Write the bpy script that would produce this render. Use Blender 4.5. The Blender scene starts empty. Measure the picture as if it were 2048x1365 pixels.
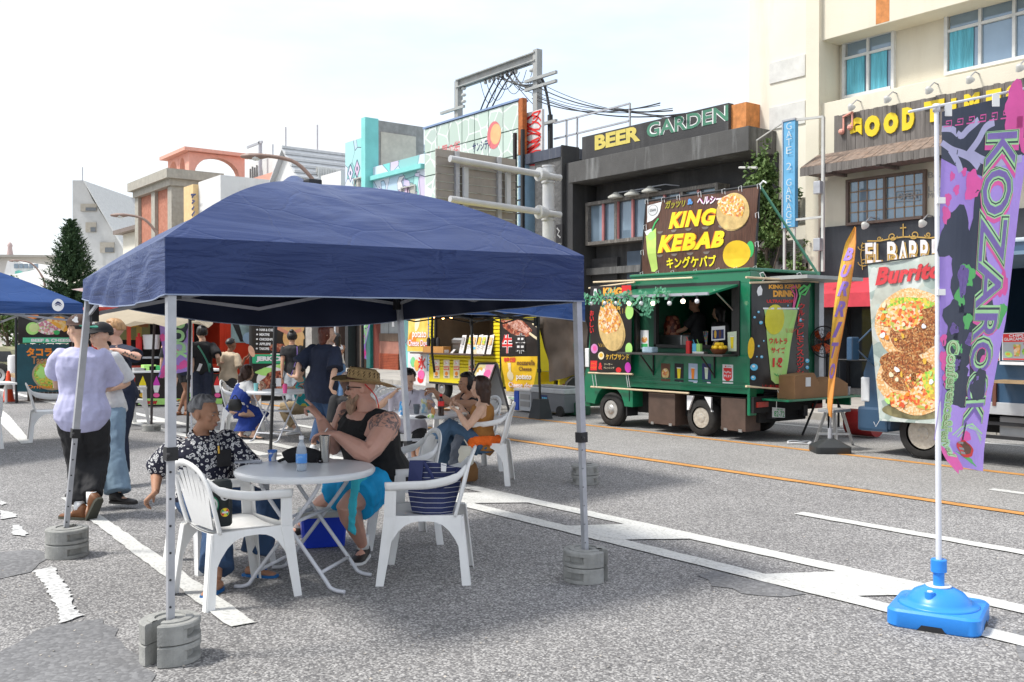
import bpy,bmesh,math,random
from mathutils import Vector,Matrix,Euler
from mathutils import noise as mnoise
rnd=random.Random(7)
scene=bpy.context.scene
C=scene.collection
# ---------------------------------------------------------------- camera, sky, sun, exposure
F_PX,CX,CY,CAM_H=1940.0,1024.0,682.5,1.6
cam_d=bpy.data.cameras.new('camera');cam=bpy.data.objects.new('camera',cam_d);C.objects.link(cam)
scene.camera=cam
cam_d.sensor_width=36.0;cam_d.lens=F_PX/2048*36.0
cam_d.clip_start=0.05;cam_d.clip_end=3000
_a=math.atan(1504/1940);_p=math.atan(20.5/1940)
cam.location=(0,0,CAM_H)
cam.rotation_euler=(math.pi/2-_p,0,math.pi/2-_a)
_fx,_fy=-math.cos(_a),math.sin(_a)
FW=Vector((_fx*math.cos(_p),_fy*math.cos(_p),-math.sin(_p)))
RT=Vector((_fy,-_fx,0));UP=RT.cross(FW)
CAMP=Vector((0,0,CAM_H))
world=bpy.data.worlds.new("World");scene.world=world;world.use_nodes=True
SUN_EL,SUN_AZ=math.radians(56),math.atan2(-0.79,-0.45)
nt=world.node_tree;nt.nodes.clear()
def wn(t,**k):
 n=nt.nodes.new(t)
 for a,b in k.items():setattr(n,a,b)
 return n
sky=wn('ShaderNodeTexSky',sky_type='NISHITA',sun_disc=False,sun_elevation=SUN_EL,
         sun_rotation=math.pi/2-SUN_AZ,air_density=1.0,dust_density=2.0)
tc=wn('ShaderNodeTexCoord');mp=wn('ShaderNodeMapping');mp.inputs['Scale'].default_value=(1.2,1.2,4.5)
n1=wn('ShaderNodeTexNoise');n1.inputs['Scale'].default_value=1.7;n1.inputs['Detail'].default_value=7;n1.inputs['Roughness'].default_value=.55
cr=wn('ShaderNodeValToRGB');cr.color_ramp.elements[0].position=.36;cr.color_ramp.elements[1].position=.56
cr.color_ramp.elements[0].color=(.45,.45,.45,1)
bg1=wn('ShaderNodeBackground');bg1.inputs['Strength'].default_value=.13
bg2=wn('ShaderNodeBackground');bg2.inputs['Color'].default_value=(.955,.98,1.0,1);bg2.inputs['Strength'].default_value=.385
mx=wn('ShaderNodeMixShader');wo=wn('ShaderNodeOutputWorld')
L=nt.links.new
L(tc.outputs['Generated'],mp.inputs['Vector']);L(mp.outputs['Vector'],n1.inputs['Vector']);L(n1.outputs['Fac'],cr.inputs['Fac'])
L(sky.outputs['Color'],bg1.inputs['Color']);L(cr.outputs['Color'],mx.inputs['Fac']);L(bg1.outputs[0],mx.inputs[1]);L(bg2.outputs[0],mx.inputs[2]);L(mx.outputs[0],wo.inputs['Surface'])
sun_d=bpy.data.lights.new('sun','SUN');sun_d.energy=1.5;sun_d.angle=math.radians(10);sun_d.color=(1,.965,.9)
sun=bpy.data.objects.new('sun',sun_d);C.objects.link(sun)
_sd=Vector((math.cos(SUN_AZ)*math.cos(SUN_EL),math.sin(SUN_AZ)*math.cos(SUN_EL),math.sin(SUN_EL)))
sun.rotation_euler=_sd.to_track_quat('Z','Y').to_euler()
scene.view_settings.view_transform='Standard';scene.view_settings.look='None'
scene.view_settings.exposure=1.55;scene.view_settings.gamma=1.0;scene.view_settings.use_curve_mapping=False
scene.render.engine='CYCLES'
scene.cycles.max_bounces=6;scene.cycles.transparent_max_bounces=12
# ---------------------------------------------------------------- measuring: a pixel of the photograph to a point of the place
def ray(x,y):return FW+(x-CX)/F_PX*RT+(CY-y)/F_PX*UP
def G(x,y,z=0.0):
 r=ray(x,y);return CAMP+r*((z-CAM_H)/r.z)
def PY(x,y,Y):
 r=ray(x,y);return CAMP+r*(Y/r.y)
def PX(x,y,X):
 r=ray(x,y);return CAMP+r*(X/r.x)
def AT(x,y,D):return CAMP+ray(x,y)*D
V=Vector
def DIR(r,f=0.0):    # a horizontal heading from its part to the picture's right and its part away from the camera
 v=V((RT.x*r+_fx*f,RT.y*r+_fy*f,0));return v.normalized()
def heading(v):return math.atan2(v.y,v.x)-math.pi/2       # z-rotation that turns local +Y to v
# ---------------------------------------------------------------- materials
MATS={}
def _c(c):return tuple(c)+(1,) if len(c)==3 else tuple(c)
def mat(name,col,rough=.6,metal=0.0,var=.12,vs=4.0,bump=0.0,bs=40.0,streak=None,stretch=None,spec=.5,col2=None,band=None,emit=None,trans=0.0,ior=1.45,alpha=1.0,sss=0.0,cells=None,coat=0.0):
 if name in MATS:return MATS[name]
 m=bpy.data.materials.new(name);m.use_nodes=True;t=m.node_tree;N=t.nodes;K=t.links.new
 b=N['Principled BSDF'];b.inputs['Roughness'].default_value=rough;b.inputs['Metallic'].default_value=metal
 b.inputs['Specular IOR Level'].default_value=spec
 b.inputs['IOR'].default_value=ior;b.inputs['Transmission Weight'].default_value=trans;b.inputs['Alpha'].default_value=alpha
 b.inputs['Coat Weight'].default_value=coat
 if sss:b.inputs['Subsurface Weight'].default_value=sss;b.inputs['Subsurface Radius'].default_value=(.02,.008,.004);b.inputs['Subsurface Scale'].default_value=.5
 tcn=N.new('ShaderNodeTexCoord');src=tcn.outputs['Object']
 if stretch:
  mpn=N.new('ShaderNodeMapping');mpn.inputs['Scale'].default_value=stretch;K(src,mpn.inputs['Vector']);vec=mpn.outputs['Vector']
 else:vec=src
 nz=N.new('ShaderNodeTexNoise');nz.inputs['Scale'].default_value=vs;nz.inputs['Detail'].default_value=6;nz.inputs['Roughness'].default_value=.6;K(vec,nz.inputs['Vector'])
 rp=N.new('ShaderNodeValToRGB');rp.color_ramp.elements[0].position=.3;rp.color_ramp.elements[1].position=.7
 c=col;c2=col2 or tuple(min(1,x*(1+var)) for x in c[:3]);c1=c if col2 else tuple(x*(1-var) for x in c[:3])
 rp.color_ramp.elements[0].color=_c(c1[:3]);rp.color_ramp.elements[1].color=_c(c2[:3])
 K(nz.outputs['Fac'],rp.inputs['Fac']);out=rp.outputs['Color']
 def mixc(fac,colb):
  nonlocal out
  mxn=N.new('ShaderNodeMix');mxn.data_type='RGBA';K(fac,mxn.inputs[0]);K(out,mxn.inputs[6])
  if isinstance(colb,tuple):mxn.inputs[7].default_value=_c(colb)
  else:K(colb,mxn.inputs[7])
  out=mxn.outputs[2]
 if cells:          # scale, colours, amount
  vo=N.new('ShaderNodeTexVoronoi');vo.inputs['Scale'].default_value=cells[0];K(vec,vo.inputs['Vector'])
  sx=N.new('ShaderNodeSeparateColor');K(vo.outputs['Color'],sx.inputs[0])
  rr=N.new('ShaderNodeValToRGB');rr.color_ramp.interpolation='CONSTANT';cols=cells[1]
  for i,q in enumerate(cols):
   if i<2:e=rr.color_ramp.elements[i];e.position=i/len(cols)
   else:e=rr.color_ramp.elements.new(i/len(cols))
   e.color=_c(q)
  K(sx.outputs[0],rr.inputs['Fac'])
  v=N.new('ShaderNodeValue');v.outputs[0].default_value=cells[2];mixc(v.outputs[0],rr.outputs['Color'])
  if len(cells)>3:
   ve=N.new('ShaderNodeTexVoronoi');ve.feature='DISTANCE_TO_EDGE';ve.inputs['Scale'].default_value=cells[0];K(vec,ve.inputs['Vector'])
   lt=N.new('ShaderNodeMath');lt.operation='LESS_THAN';lt.inputs[1].default_value=cells[4];K(ve.outputs['Distance'],lt.inputs[0]);mixc(lt.outputs[0],cells[3])
 if streak:         # colour, amount, scale: dirt that ran down
  ms=N.new('ShaderNodeMapping');s=streak[2];ms.inputs['Scale'].default_value=(s,s,s*.12);K(src,ms.inputs['Vector'])
  ns=N.new('ShaderNodeTexNoise');ns.inputs['Scale'].default_value=1;ns.inputs['Detail'].default_value=8;ns.inputs['Roughness'].default_value=.7;K(ms.outputs['Vector'],ns.inputs['Vector'])
  rs=N.new('ShaderNodeValToRGB');rs.color_ramp.elements[0].position=.52;rs.color_ramp.elements[1].position=.78
  rs.color_ramp.elements[1].color=(streak[1],)*3+(1,);K(ns.outputs['Fac'],rs.inputs['Fac']);mixc(rs.outputs['Color'],tuple(streak[0]))
 K(out,b.inputs['Base Color'])
 if bump:
  nb=N.new('ShaderNodeTexNoise');nb.inputs['Scale'].default_value=bs;nb.inputs['Detail'].default_value=4;K(vec,nb.inputs['Vector'])
  bn=N.new('ShaderNodeBump');bn.inputs['Strength'].default_value=1;bn.inputs['Distance'].default_value=bump;K(nb.outputs['Fac'],bn.inputs['Height']);K(bn.outputs['Normal'],b.inputs['Normal'])
 if emit:b.inputs['Emission Color'].default_value=_c(emit[0]);b.inputs['Emission Strength'].default_value=emit[1]
 MATS[name]=m;return m
def ground_mat(name,dark,mid,light,scale,var=.25,smooth=0.0):
 m=bpy.data.materials.new(name);m.use_nodes=True;t=m.node_tree;N=t.nodes;K=t.links.new;b=N['Principled BSDF']
 b.inputs['Roughness'].default_value=.9;b.inputs['Specular IOR Level'].default_value=.3
 tcn=N.new('ShaderNodeTexCoord')
 vo=N.new('ShaderNodeTexVoronoi');vo.inputs['Scale'].default_value=scale;K(tcn.outputs['Object'],vo.inputs['Vector'])
 sx=N.new('ShaderNodeSeparateColor');K(vo.outputs['Color'],sx.inputs[0])
 rr=N.new('ShaderNodeValToRGB');e=rr.color_ramp.elements;e[0].position=.0;e[0].color=_c(dark);e[1].position=1;e[1].color=_c(light)
 k=e.new(.3);k.color=_c(tuple(a*.6+c*.4 for a,c in zip(dark,mid)));k=e.new(.6);k.color=_c(mid)
 K(sx.outputs[0],rr.inputs['Fac'])
 vd=N.new('ShaderNodeValToRGB');vd.color_ramp.elements[0].color=(1,1,1,1);vd.color_ramp.elements[0].position=.45;vd.color_ramp.elements[1].color=(.35,.35,.35,1);vd.color_ramp.elements[1].position=.75
 K(vo.outputs['Distance'],vd.inputs['Fac'])
 m1=N.new('ShaderNodeMix');m1.data_type='RGBA';m1.blend_type='MULTIPLY';m1.inputs[0].default_value=1-smooth;K(rr.outputs['Color'],m1.inputs[6]);K(vd.outputs['Color'],m1.inputs[7])
 n2=N.new('ShaderNodeTexNoise');n2.inputs['Scale'].default_value=.45;n2.inputs['Detail'].default_value=9;n2.inputs['Roughness'].default_value=.65;K(tcn.outputs['Object'],n2.inputs['Vector'])
 r2=N.new('ShaderNodeValToRGB');r2.color_ramp.elements[0].position=.32;r2.color_ramp.elements[1].position=.68
 r2.color_ramp.elements[0].color=(1-var,)*3+(1,);r2.color_ramp.elements[1].color=(1+var*.6,1+var*.6,1+var*.58,1);K(n2.outputs['Fac'],r2.inputs['Fac'])
 m2=N.new('ShaderNodeMix');m2.data_type='RGBA';m2.blend_type='MULTIPLY';m2.inputs[0].default_value=1;K(m1.outputs[2],m2.inputs[6]);K(r2.outputs['Color'],m2.inputs[7])
 K(m2.outputs[2],b.inputs['Base Color'])
 bn=N.new('ShaderNodeBump');bn.inputs['Strength'].default_value=.5;bn.inputs['Distance'].default_value=.004;bn.invert=True;K(vo.outputs['Distance'],bn.inputs['Height']);K(bn.outputs['Normal'],b.inputs['Normal'])
 MATS[name]=m;return m
# ---------------------------------------------------------------- mesh builder
class MB:
 def __init__(s):s.v=[];s.f=[];s.mi=[];s.cur=0
 def add(s,vs,fs):
  o=len(s.v);s.v+=[tuple(q) for q in vs];s.f+=[tuple(i+o for i in f) for f in fs];s.mi+=[s.cur]*len(fs);return s
 def quad(s,a,b,c,d):return s.add([a,b,c,d],[(0,1,2,3)])
 def box(s,lo,hi,M=None,bev=0.0):
  x0,y0,z0=lo;x1,y1,z1=hi
  if bev>0:
   bm=bmesh.new();bmesh.ops.create_cube(bm,size=1.0)
   for v in bm.verts:v.co=V((x0+(v.co.x+.5)*(x1-x0),y0+(v.co.y+.5)*(y1-y0),z0+(v.co.z+.5)*(z1-z0)))
   bmesh.ops.bevel(bm,geom=bm.edges[:],offset=bev,segments=2,affect='EDGES',profile=.6)
   vs=[v.co.copy() for v in bm.verts];bm.verts.index_update();fs=[[v.index for v in f.verts] for f in bm.faces];bm.free()
  else:
   vs=[V(p) for p in((x0,y0,z0),(x1,y0,z0),(x1,y1,z0),(x0,y1,z0),(x0,y0,z1),(x1,y0,z1),(x1,y1,z1),(x0,y1,z1))]
   fs=[(0,3,2,1),(4,5,6,7),(0,1,5,4),(1,2,6,5),(2,3,7,6),(3,0,4,7)]
  if M is not None:vs=[M@v for v in vs]
  return s.add(vs,fs)
 def loft(s,rings,cap=True,closed=True):
  o=len(s.v);n=len(rings[0])
  for r in rings:s.v+=[tuple(q) for q in r]
  nf=len(s.f)
  for i in range(len(rings)-1):
   for j in range(n if closed else n-1):
    k=(j+1)%n;a=o+i*n
    s.f.append((a+j,a+k,a+n+k,a+n+j))
  if cap and closed:
   s.f.append(tuple(o+j for j in reversed(range(n))));s.f.append(tuple(o+(len(rings)-1)*n+j for j in range(n)))
  s.mi+=[s.cur]*(len(s.f)-nf);return s
 def tube(s,pts,r,n=8,up=None,sq=1.0,cap=True,flat=None):
  pts=[V(p) for p in pts];rs=r if isinstance(r,list) else[r]*len(pts)
  rings=[];prev=None
  for i,p in enumerate(pts):
   a=pts[max(i-1,0)];b=pts[min(i+1,len(pts)-1)];t=(b-a)
   if t.length<1e-9:t=V((0,0,1))
   t.normalize()
   if prev is None:
    u=V(up) if up else(V((0,0,1)) if abs(t.z)<.9 else V((1,0,0)))
    x=t.cross(u).normalized()
   else:
    x=prev-t*prev.dot(t);x.normalize()
   y=t.cross(x).normalized();prev=x;rr=rs[i];ra,rb=(rr if isinstance(rr,tuple) else(rr,rr*sq))
   rings.append([p+x*(ra*math.cos(2*math.pi*(j+.5)/n))+y*(rb*math.sin(2*math.pi*(j+.5)/n)) for j in range(n)])
  return s.loft(rings,cap)
 def beam(s,a,b,w,h,up=(0,0,1)):
  a,b=V(a),V(b);t=(b-a).normalized();u=V(up);x=t.cross(u)
  if x.length<1e-4:x=t.cross(V((1,0,0)))
  x.normalize();y=x.cross(t).normalized()
  r=lambda p:[p+x*(w/2*i)+y*(h/2*j) for i,j in((-1,-1),(1,-1),(1,1),(-1,1))]
  return s.loft([r(a),r(b)])
 def cyl(s,a,b,r,n=16,r2=None):return s.tube([a,b],[r,r if r2 is None else r2],n)
 def lathe(s,c,prof,n=24,M=None,axis='z',cap=True):
  c=V(c);rings=[]
  for r,z in prof:
   ring=[]
   for j in range(n):
    a=2*math.pi*j/n;q=V((r*math.cos(a),r*math.sin(a),z))
    if axis=='y':q=V((q.x,q.z,q.y))
    if axis=='x':q=V((q.z,q.x,q.y))
    if M is not None:q=M@q
    ring.append(c+q)
   rings.append(ring)
  return s.loft(rings,cap=cap)
 def prism(s,poly,off):
  off=V(off);a=[V(p) for p in poly];b=[p+off for p in a];return s.loft([a,b])
 def ball(s,c,r,n=10,m=7,sc=(1,1,1)):
  c=V(c);rings=[]
  for i in range(1,m):
   th=math.pi*i/m;rings.append([c+V((r*sc[0]*math.sin(th)*math.cos(2*math.pi*j/n),r*sc[1]*math.sin(th)*math.sin(2*math.pi*j/n),-r*sc[2]*math.cos(th))) for j in range(n)])
  return s.loft(rings)
 def xf(s,M):
  s.v=[tuple(M@V(q)) for q in s.v];return s
FRAME={}
def setp(o,label=None,cat=None,group=None,kind=None):
 if label:o['label']=label
 if cat:o['category']=cat
 if group:o['group']=group
 if kind:o['kind']=kind
 return o
def thing(name,label,cat,base,rz=0.0,group=None,local=False):
 o=bpy.data.objects.new(name,None);o.empty_display_size=.2;C.objects.link(o);o.location=base
 if rz:o.rotation_euler=(0,0,rz)
 FRAME[o]=V((0,0,0)) if local else V(base)
 return setp(o,label,cat,group)
def part(name,mb,m,parent=None,smooth=False,label=None,kind=None,recalc=True):
 me=bpy.data.meshes.new(name)
 base=FRAME.get(parent,V((0,0,0))) if parent is not None else V((0,0,0))
 vs=mb.v if base.length==0 else[(q[0]-base.x,q[1]-base.y,q[2]-base.z) for q in mb.v]
 me.from_pydata(vs,[],mb.f)
 for q in(m if isinstance(m,(list,tuple)) else[m]):me.materials.append(q)
 if any(mb.mi):me.polygons.foreach_set('material_index',mb.mi)
 if recalc:
  bm=bmesh.new();bm.from_mesh(me);bmesh.ops.recalc_face_normals(bm,faces=bm.faces);bm.to_mesh(me);bm.free()
 if smooth:
  me.polygons.foreach_set('use_smooth',[True]*len(me.polygons))
  if smooth is not True:me.set_sharp_from_angle(angle=math.radians(smooth))
 me.update()
 o=bpy.data.objects.new(name,me);C.objects.link(o)
 if parent is not None:o.parent=parent
 FRAME[o]=base
 if label:o['label']=label
 if kind:o['kind']=kind
 return o
def rebase(o,base):          # a one-mesh thing: put its origin at its own base
 base=V(base);me=o.data
 me.transform(Matrix.Translation(-base));o.location=base;FRAME[o]=base;return o
def solo(name,mb,m,label,cat,base,smooth=False,group=None,kind=None):
 o=part(name,mb,m,None,smooth);rebase(o,base);return setp(o,label,cat,group,kind)
def struct(name,mb,m,smooth=False,kind='structure',label=None):
 o=part(name,mb,m,None,smooth);o['kind']=kind
 if label:o['label']=label
 return o
def dup(root,loc=None,rz=None,label=None,group=None):
 c=root.copy();C.objects.link(c)
 if loc is not None:c.location=loc
 if rz is not None:c.rotation_euler=(0,0,rz)
 if label:c['label']=label
 if group:c['group']=group
 def kids(a,b):
  for ch in list(a.children):
   d=ch.copy();C.objects.link(d);d.parent=b;kids(ch,d)
 for ch in list(root.children):
  d=ch.copy();C.objects.link(d);d.parent=c;kids(ch,d)
 FRAME[c]=FRAME.get(root,V((0,0,0)))
 return c
def catmull(pts,k=6,closed=False):
 pts=[V(p) for p in pts];n=len(pts);out=[]
 rng=n if closed else n-1
 for i in range(rng):
  if closed:a,b,c,d=pts[(i-1)%n],pts[i],pts[(i+1)%n],pts[(i+2)%n]
  else:a,b,c,d=pts[max(i-1,0)],pts[i],pts[i+1],pts[min(i+2,n-1)]
  for j in range(k):
   t=j/k;out.append(.5*((2*b)+(c-a)*t+(2*a-5*b+4*c-d)*t*t+(3*b-a-3*c+d)*t**3))
 if not closed:out.append(pts[-1])
 return out
# ---------------------------------------------------------------- flat print on a surface: u to the right 0..1, v down 0..1
_txt={}
TMP=bpy.data.scenes.new('scratch')          # a scratch scene keeps each small evaluation cheap; removed at the end
def evalmesh(ob):
 TMP.collection.objects.link(ob);vl=TMP.view_layers[0];vl.update();me=bpy.data.meshes.new_from_object(ob.evaluated_get(vl.depsgraph));TMP.collection.objects.unlink(ob);return me
def text2d(s,bold=0.0,shear=0.0,space=1.0):
 k=(s,bold,shear,space)
 if k in _txt:return _txt[k]
 cu=bpy.data.curves.new('t','FONT');cu.body=s;cu.offset=bold;cu.shear=shear;cu.resolution_u=3;cu.space_character=space
 ob=bpy.data.objects.new('t',cu);me=evalmesh(ob)
 vs=[(v.co.x,v.co.y) for v in me.vertices];fs=[tuple(p.vertices) for p in me.polygons]
 bpy.data.objects.remove(ob);bpy.data.curves.remove(cu);bpy.data.meshes.remove(me)
 if not vs:vs=[(0,0),(1,0),(0,1)];fs=[]
 x0=min(v[0] for v in vs);x1=max(v[0] for v in vs);y0=min(v[1] for v in vs);y1=max(v[1] for v in vs)
 w=max(x1-x0,1e-6);h=max(y1-y0,1e-6)
 _txt[k]=([((a-x0)/w,1-(b-y0)/h) for a,b in vs],fs);return _txt[k]
class Panel:
 def __init__(s,tl,tr,br,bl,wave=None,res=None,flip=False):
  s.c=[V(tl),V(tr),V(br),V(bl)];s.wave=wave;s.res=res
  s.n=(s.c[1]-s.c[0]).cross(s.c[3]-s.c[0]).normalized()*-1
  if flip:s.n=-s.n
  s.W=(s.c[1]-s.c[0]).length;s.H=(s.c[3]-s.c[0]).length
  if s.n.dot(CAMP-s.c[0])<0:s.n=-s.n
  s.parent=None
 def pt(s,u,v,off=0.0):
  tl,tr,br,bl=s.c;p=(tl*(1-u)+tr*u)*(1-v)+(bl*(1-u)+br*u)*v
  w=s.wave(u,v) if s.wave else 0.0
  return p+s.n*(off+w)
 def grid(s,nu,nv,u0=0,v0=0,u1=1,v1=1,off=0,thick=0.0):
  mb=MB();vs=[s.pt(u0+(u1-u0)*i/nu,v0+(v1-v0)*j/nv,off) for j in range(nv+1) for i in range(nu+1)]
  n=nu+1;fs=[(j*n+i,j*n+i+1,(j+1)*n+i+1,(j+1)*n+i) for j in range(nv) for i in range(nu)]
  mb.add(vs,fs)
  if thick:
   mb.add([V(q)-s.n*thick for q in vs],[tuple(reversed(f)) for f in fs])
   m=len(vs);rim=[i for i in range(n)]+[j*n+nu for j in range(1,nv+1)]+[nv*n+i for i in range(nu-1,-1,-1)]+[j*n for j in range(nv-1,0,-1)]
   mb.f+=[(rim[k],rim[k]+m,rim[(k+1)%len(rim)]+m,rim[(k+1)%len(rim)]) for k in range(len(rim))];mb.mi+=[0]*len(rim)
  return mb
 def shape(s,vs,fs,name,m,off,parent,label=None):
# cut along the cloth's grid so the print follows every fold
  if s.wave:
   bm=bmesh.new();bv=[bm.verts.new((a,b,0)) for a,b in vs]
   for f in fs:
    try:bm.faces.new([bv[i] for i in f])
    except ValueError:pass
   nu,nv=s.res or(12,12);us=[v[0] for v in vs];ws=[v[1] for v in vs]
   for ax,n,lo,hi in((0,nu,min(us),max(us)),(1,nv,min(ws),max(ws))):
    for i in range(1,n):
     q=i/n
     if lo<q<hi:
      co=(q,0,0) if ax==0 else(0,q,0);no=(1,0,0) if ax==0 else(0,1,0)
      bmesh.ops.bisect_plane(bm,geom=bm.verts[:]+bm.edges[:]+bm.faces[:],plane_co=co,plane_no=no)
   bm.verts.index_update();vs=[(v.co.x,v.co.y) for v in bm.verts];fs=[tuple(v.index for v in f.verts) for f in bm.faces];bm.free()
  mb=MB();mb.add([s.pt(a,b,off) for a,b in vs],fs)
  return part(name,mb,m,parent,recalc=False,label=label)
 def text(s,t,box,m,off=.003,parent=None,bold=.02,shear=0,space=1.0,rot=0,name='lettering',slope=0.0,halo=None,halo_b=.05):
  u0,v0,u1,v1=box
  if halo:s.text(t,box,halo,off-.0012,parent,bold+halo_b,shear,space,rot,name,slope)
  vs,fs=text2d(t,bold,shear,space)
  if rot==90:vs=[(1-b,a) for a,b in vs]          # reads downwards, tops to the right
  if rot==-90:vs=[(b,1-a) for a,b in vs]
  vs=[(u0+(u1-u0)*a,v0+(v1-v0)*b+slope*a) for a,b in vs]
  return s.shape(vs,fs,name,m,off,parent or s.parent)
 def vtext(s,t,box,m,off=.003,parent=None,bold=.02,name='lettering',halo=None):
  u0,v0,u1,v1=box;n=len(t);mb=None
  allv=[];allf=[]
  for i,ch in enumerate(t):
   if ch==' ':continue
   vs,fs=text2d(ch,bold);a=v0+(v1-v0)*i/n;b=v0+(v1-v0)*(i+.86)/n;o=len(allv)
   k=.32 if ch in 'Iー1l' else 1.0
   if ch=='ー':allv+=[((u0+u1)/2+(u1-u0)*.12*(q-.5),a+(b-a)*p) for p,q in vs]
   else:allv+=[((u0+u1)/2+(u1-u0)*k*(p-.5),a+(b-a)*q) for p,q in vs]
   allf+=[tuple(x+o for x in f) for f in fs]
  if halo:s.shape(allv,allf,name,halo,off-.001,parent or s.parent)
  return s.shape(allv,allf,name,m,off,parent or s.parent)
 def poly(s,pts,m,off=.002,parent=None,name='print',label=None):
  return s.shape(list(pts),[tuple(range(len(pts)))],name,m,off,parent or s.parent,label)
 def blob(s,u,v,ru,rv,m,off=.002,parent=None,name='picture',rot=0,n=28,wob=0.0,seed=0,a0=0,a1=360,label=None):
  r=random.Random(seed);ph=[r.uniform(0,6.28) for _ in range(4)];pts=[];asp=s.H/max(s.W,1e-6)
  cnt=n
  for i in range(cnt+(0 if a1-a0>=360 else 1)):
   a=math.radians(a0+(a1-a0)*i/cnt)
   k=1+wob*(math.sin(3*a+ph[0])+.6*math.sin(5*a+ph[1])+.4*math.sin(8*a+ph[2]))
   x,y=ru*s.W*k*math.cos(a),rv*s.H*k*math.sin(a);c,d=math.cos(math.radians(rot)),math.sin(math.radians(rot))
   pts.append((u+(x*c-y*d)/s.W,v+(x*d+y*c)/s.H))
  return s.shape(pts,[tuple(range(len(pts)))],name,m,off,parent or s.parent,label)
 def rect(s,u0,v0,u1,v1,m,off=.002,parent=None,name='print',label=None):
  return s.poly([(u0,v0),(u1,v0),(u1,v1),(u0,v1)],m,off,parent,name,label)
 def stroke(s,pts,w,m,off=.002,parent=None,name='line'):
  pts=[V((a*s.W,b*s.H,0)) for a,b in pts];L_,R_=[],[]
  for i,p in enumerate(pts):
   t=(pts[min(i+1,len(pts)-1)]-pts[max(i-1,0)]).normalized();nn=V((-t.y,t.x,0));L_.append(p+nn*w/2);R_.append(p-nn*w/2)
  al=[(q.x/s.W,q.y/s.H) for q in L_+R_];n=len(pts);fs=[(i,i+1,n+i+1,n+i) for i in range(n-1)]
  return s.shape(al,fs,name,m,off,parent or s.parent)
# shared finishes
WHITE=mat('white_plastic',(.8,.8,.79),.35,var=.05,vs=3,bump=.0006,bs=60,streak=((.55,.54,.5),.35,9))
BLACKM=mat('black_metal',(.02,.02,.022),.45,var=.2)
GREYM=mat('grey_painted_metal',(.42,.43,.46),.4,metal=.35,var=.12,vs=9)
STEEL=mat('steel',(.55,.55,.54),.28,metal=.9,var=.08)
RUBBER=mat('rubber',(.025,.024,.023),.85,var=.3,vs=14)
CONCRETE=mat('concrete_block',(.3,.3,.285),.9,var=.22,vs=9,bump=.003,bs=90,streak=((.17,.18,.17),.6,14))
BLACK=mat('black_paint',(.018,.018,.02),.5,var=.15)
DARKGLASS=mat('dark_glass',(.03,.035,.04),.06,var=.2,spec=.8)
WIRE=mat('cable_black',(.03,.03,.032),.6)
INK={k:mat('ink_'+k,c,.55,var=.05) for k,c in dict(white=(.78,.78,.78),black=(.015,.014,.016),yellow=(.85,.68,.02),gold=(.7,.42,.05),red=(.68,.03,.03),orange=(.85,.25,.02),green=(.05,.42,.12),lime=(.42,.75,.2),blue=(.03,.15,.55),sky=(.12,.5,.75),pink=(.85,.12,.35),purple=(.33,.2,.62),navy=(.02,.03,.12),cream=(.75,.66,.45),brown=(.13,.055,.03),teal=(.03,.33,.33),grey=(.3,.3,.3),magenta=(.6,.05,.45)).items()}
# ================================================================ GROUND
ASPH=ground_mat('asphalt_coarse',(.14,.137,.14),(.28,.272,.268),(.48,.47,.46),92,.24,.5)
LANE=ground_mat('asphalt_lane',(.2,.195,.19),(.32,.312,.302),(.44,.43,.415),85,.18,.5)
PATCH=ground_mat('asphalt_patch',(.15,.15,.155),(.19,.19,.195),(.23,.23,.235),45,.15,.8)
PAINT=mat('road_paint',(.46,.46,.43),.7,var=.25,vs=2.5,bump=.002,bs=70,col2=(.62,.62,.6),cells=(70,[(.66,.66,.64),(.62,.62,.6),(.6,.6,.58),(.55,.55,.54),(.35,.35,.34)],.45))
PAINTO=mat('road_paint_orange',(.52,.25,.07),.7,var=.2,vs=3,bump=.002,bs=70)
PAVE=mat('pavement_blocks',(.3,.28,.255),.85,var=.2,vs=2,bump=.003,bs=30,col2=(.4,.37,.33))
KERB=mat('kerb_concrete',(.36,.34,.31),.85,var=.2,vs=3,bump=.002,bs=50)
mb=MB();mb.quad((-900,-700,0),(500,-700,0),(500,900,0),(-900,900,0));struct('ground',mb,ASPH)
mb=MB();mb.quad((-160,8.8,.004),(20,8.8,.004),(20,14.7,.004),(-160,14.7,.004));struct('road',mb,LANE)
def sheet(name,polys,m,z,kind='structure'):
 mb=MB()
 for q in polys:mb.add([(p[0],p[1],z) for p in q],[tuple(range(len(q)))])
 return struct(name,mb,m)
def ragged(poly,amp,step,seed=0):
 r=random.Random(seed);out=[]
 n=len(poly)
 for i in range(n):
  a,b=V(poly[i][:2]+(0,)) if isinstance(poly[i],tuple) else V((poly[i][0],poly[i][1],0)),V((poly[(i+1)%n][0],poly[(i+1)%n][1],0))
  k=max(1,int((b-a).length/step));t=(b-a).normalized();nn=V((-t.y,t.x,0))
  for j in range(k):out.append(a+(b-a)*(j/k)+nn*r.uniform(-amp,amp)+t*r.uniform(-amp,amp)*.5)
 return out
def gp(pts):return[tuple(G(x,y))[:2] for x,y in pts]
def stripe(y0,y1,x0,x1,seed=0,amp=.006):
 return ragged([(x0,y0),(x1,y0),(x1,y1),(x0,y1)],amp,.12,seed)
sheet('road_marking_orange',[stripe(8.62,8.75,-90,2,1),stripe(10.98,11.11,-90,2,2)],PAINTO,.008)
yA,yB=5.62,5.79
yC,yD=G(1300,1094).y,G(1177,1076).y
con=[gp([(1138,1052.5),(1250,1053.5),(1377,1083),(1245,1079.5)])]
g1=G(1138,1052.5);g2=G(1535,1149);dx=g2.x-g1.x
polys=[stripe(yA,yB,-30,2,3),stripe(min(yC,yD)-.02,min(yC,yD)+.15,-30,2,4)]
y_lo=min(yC,yD)+.1
q=con[0]
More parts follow.
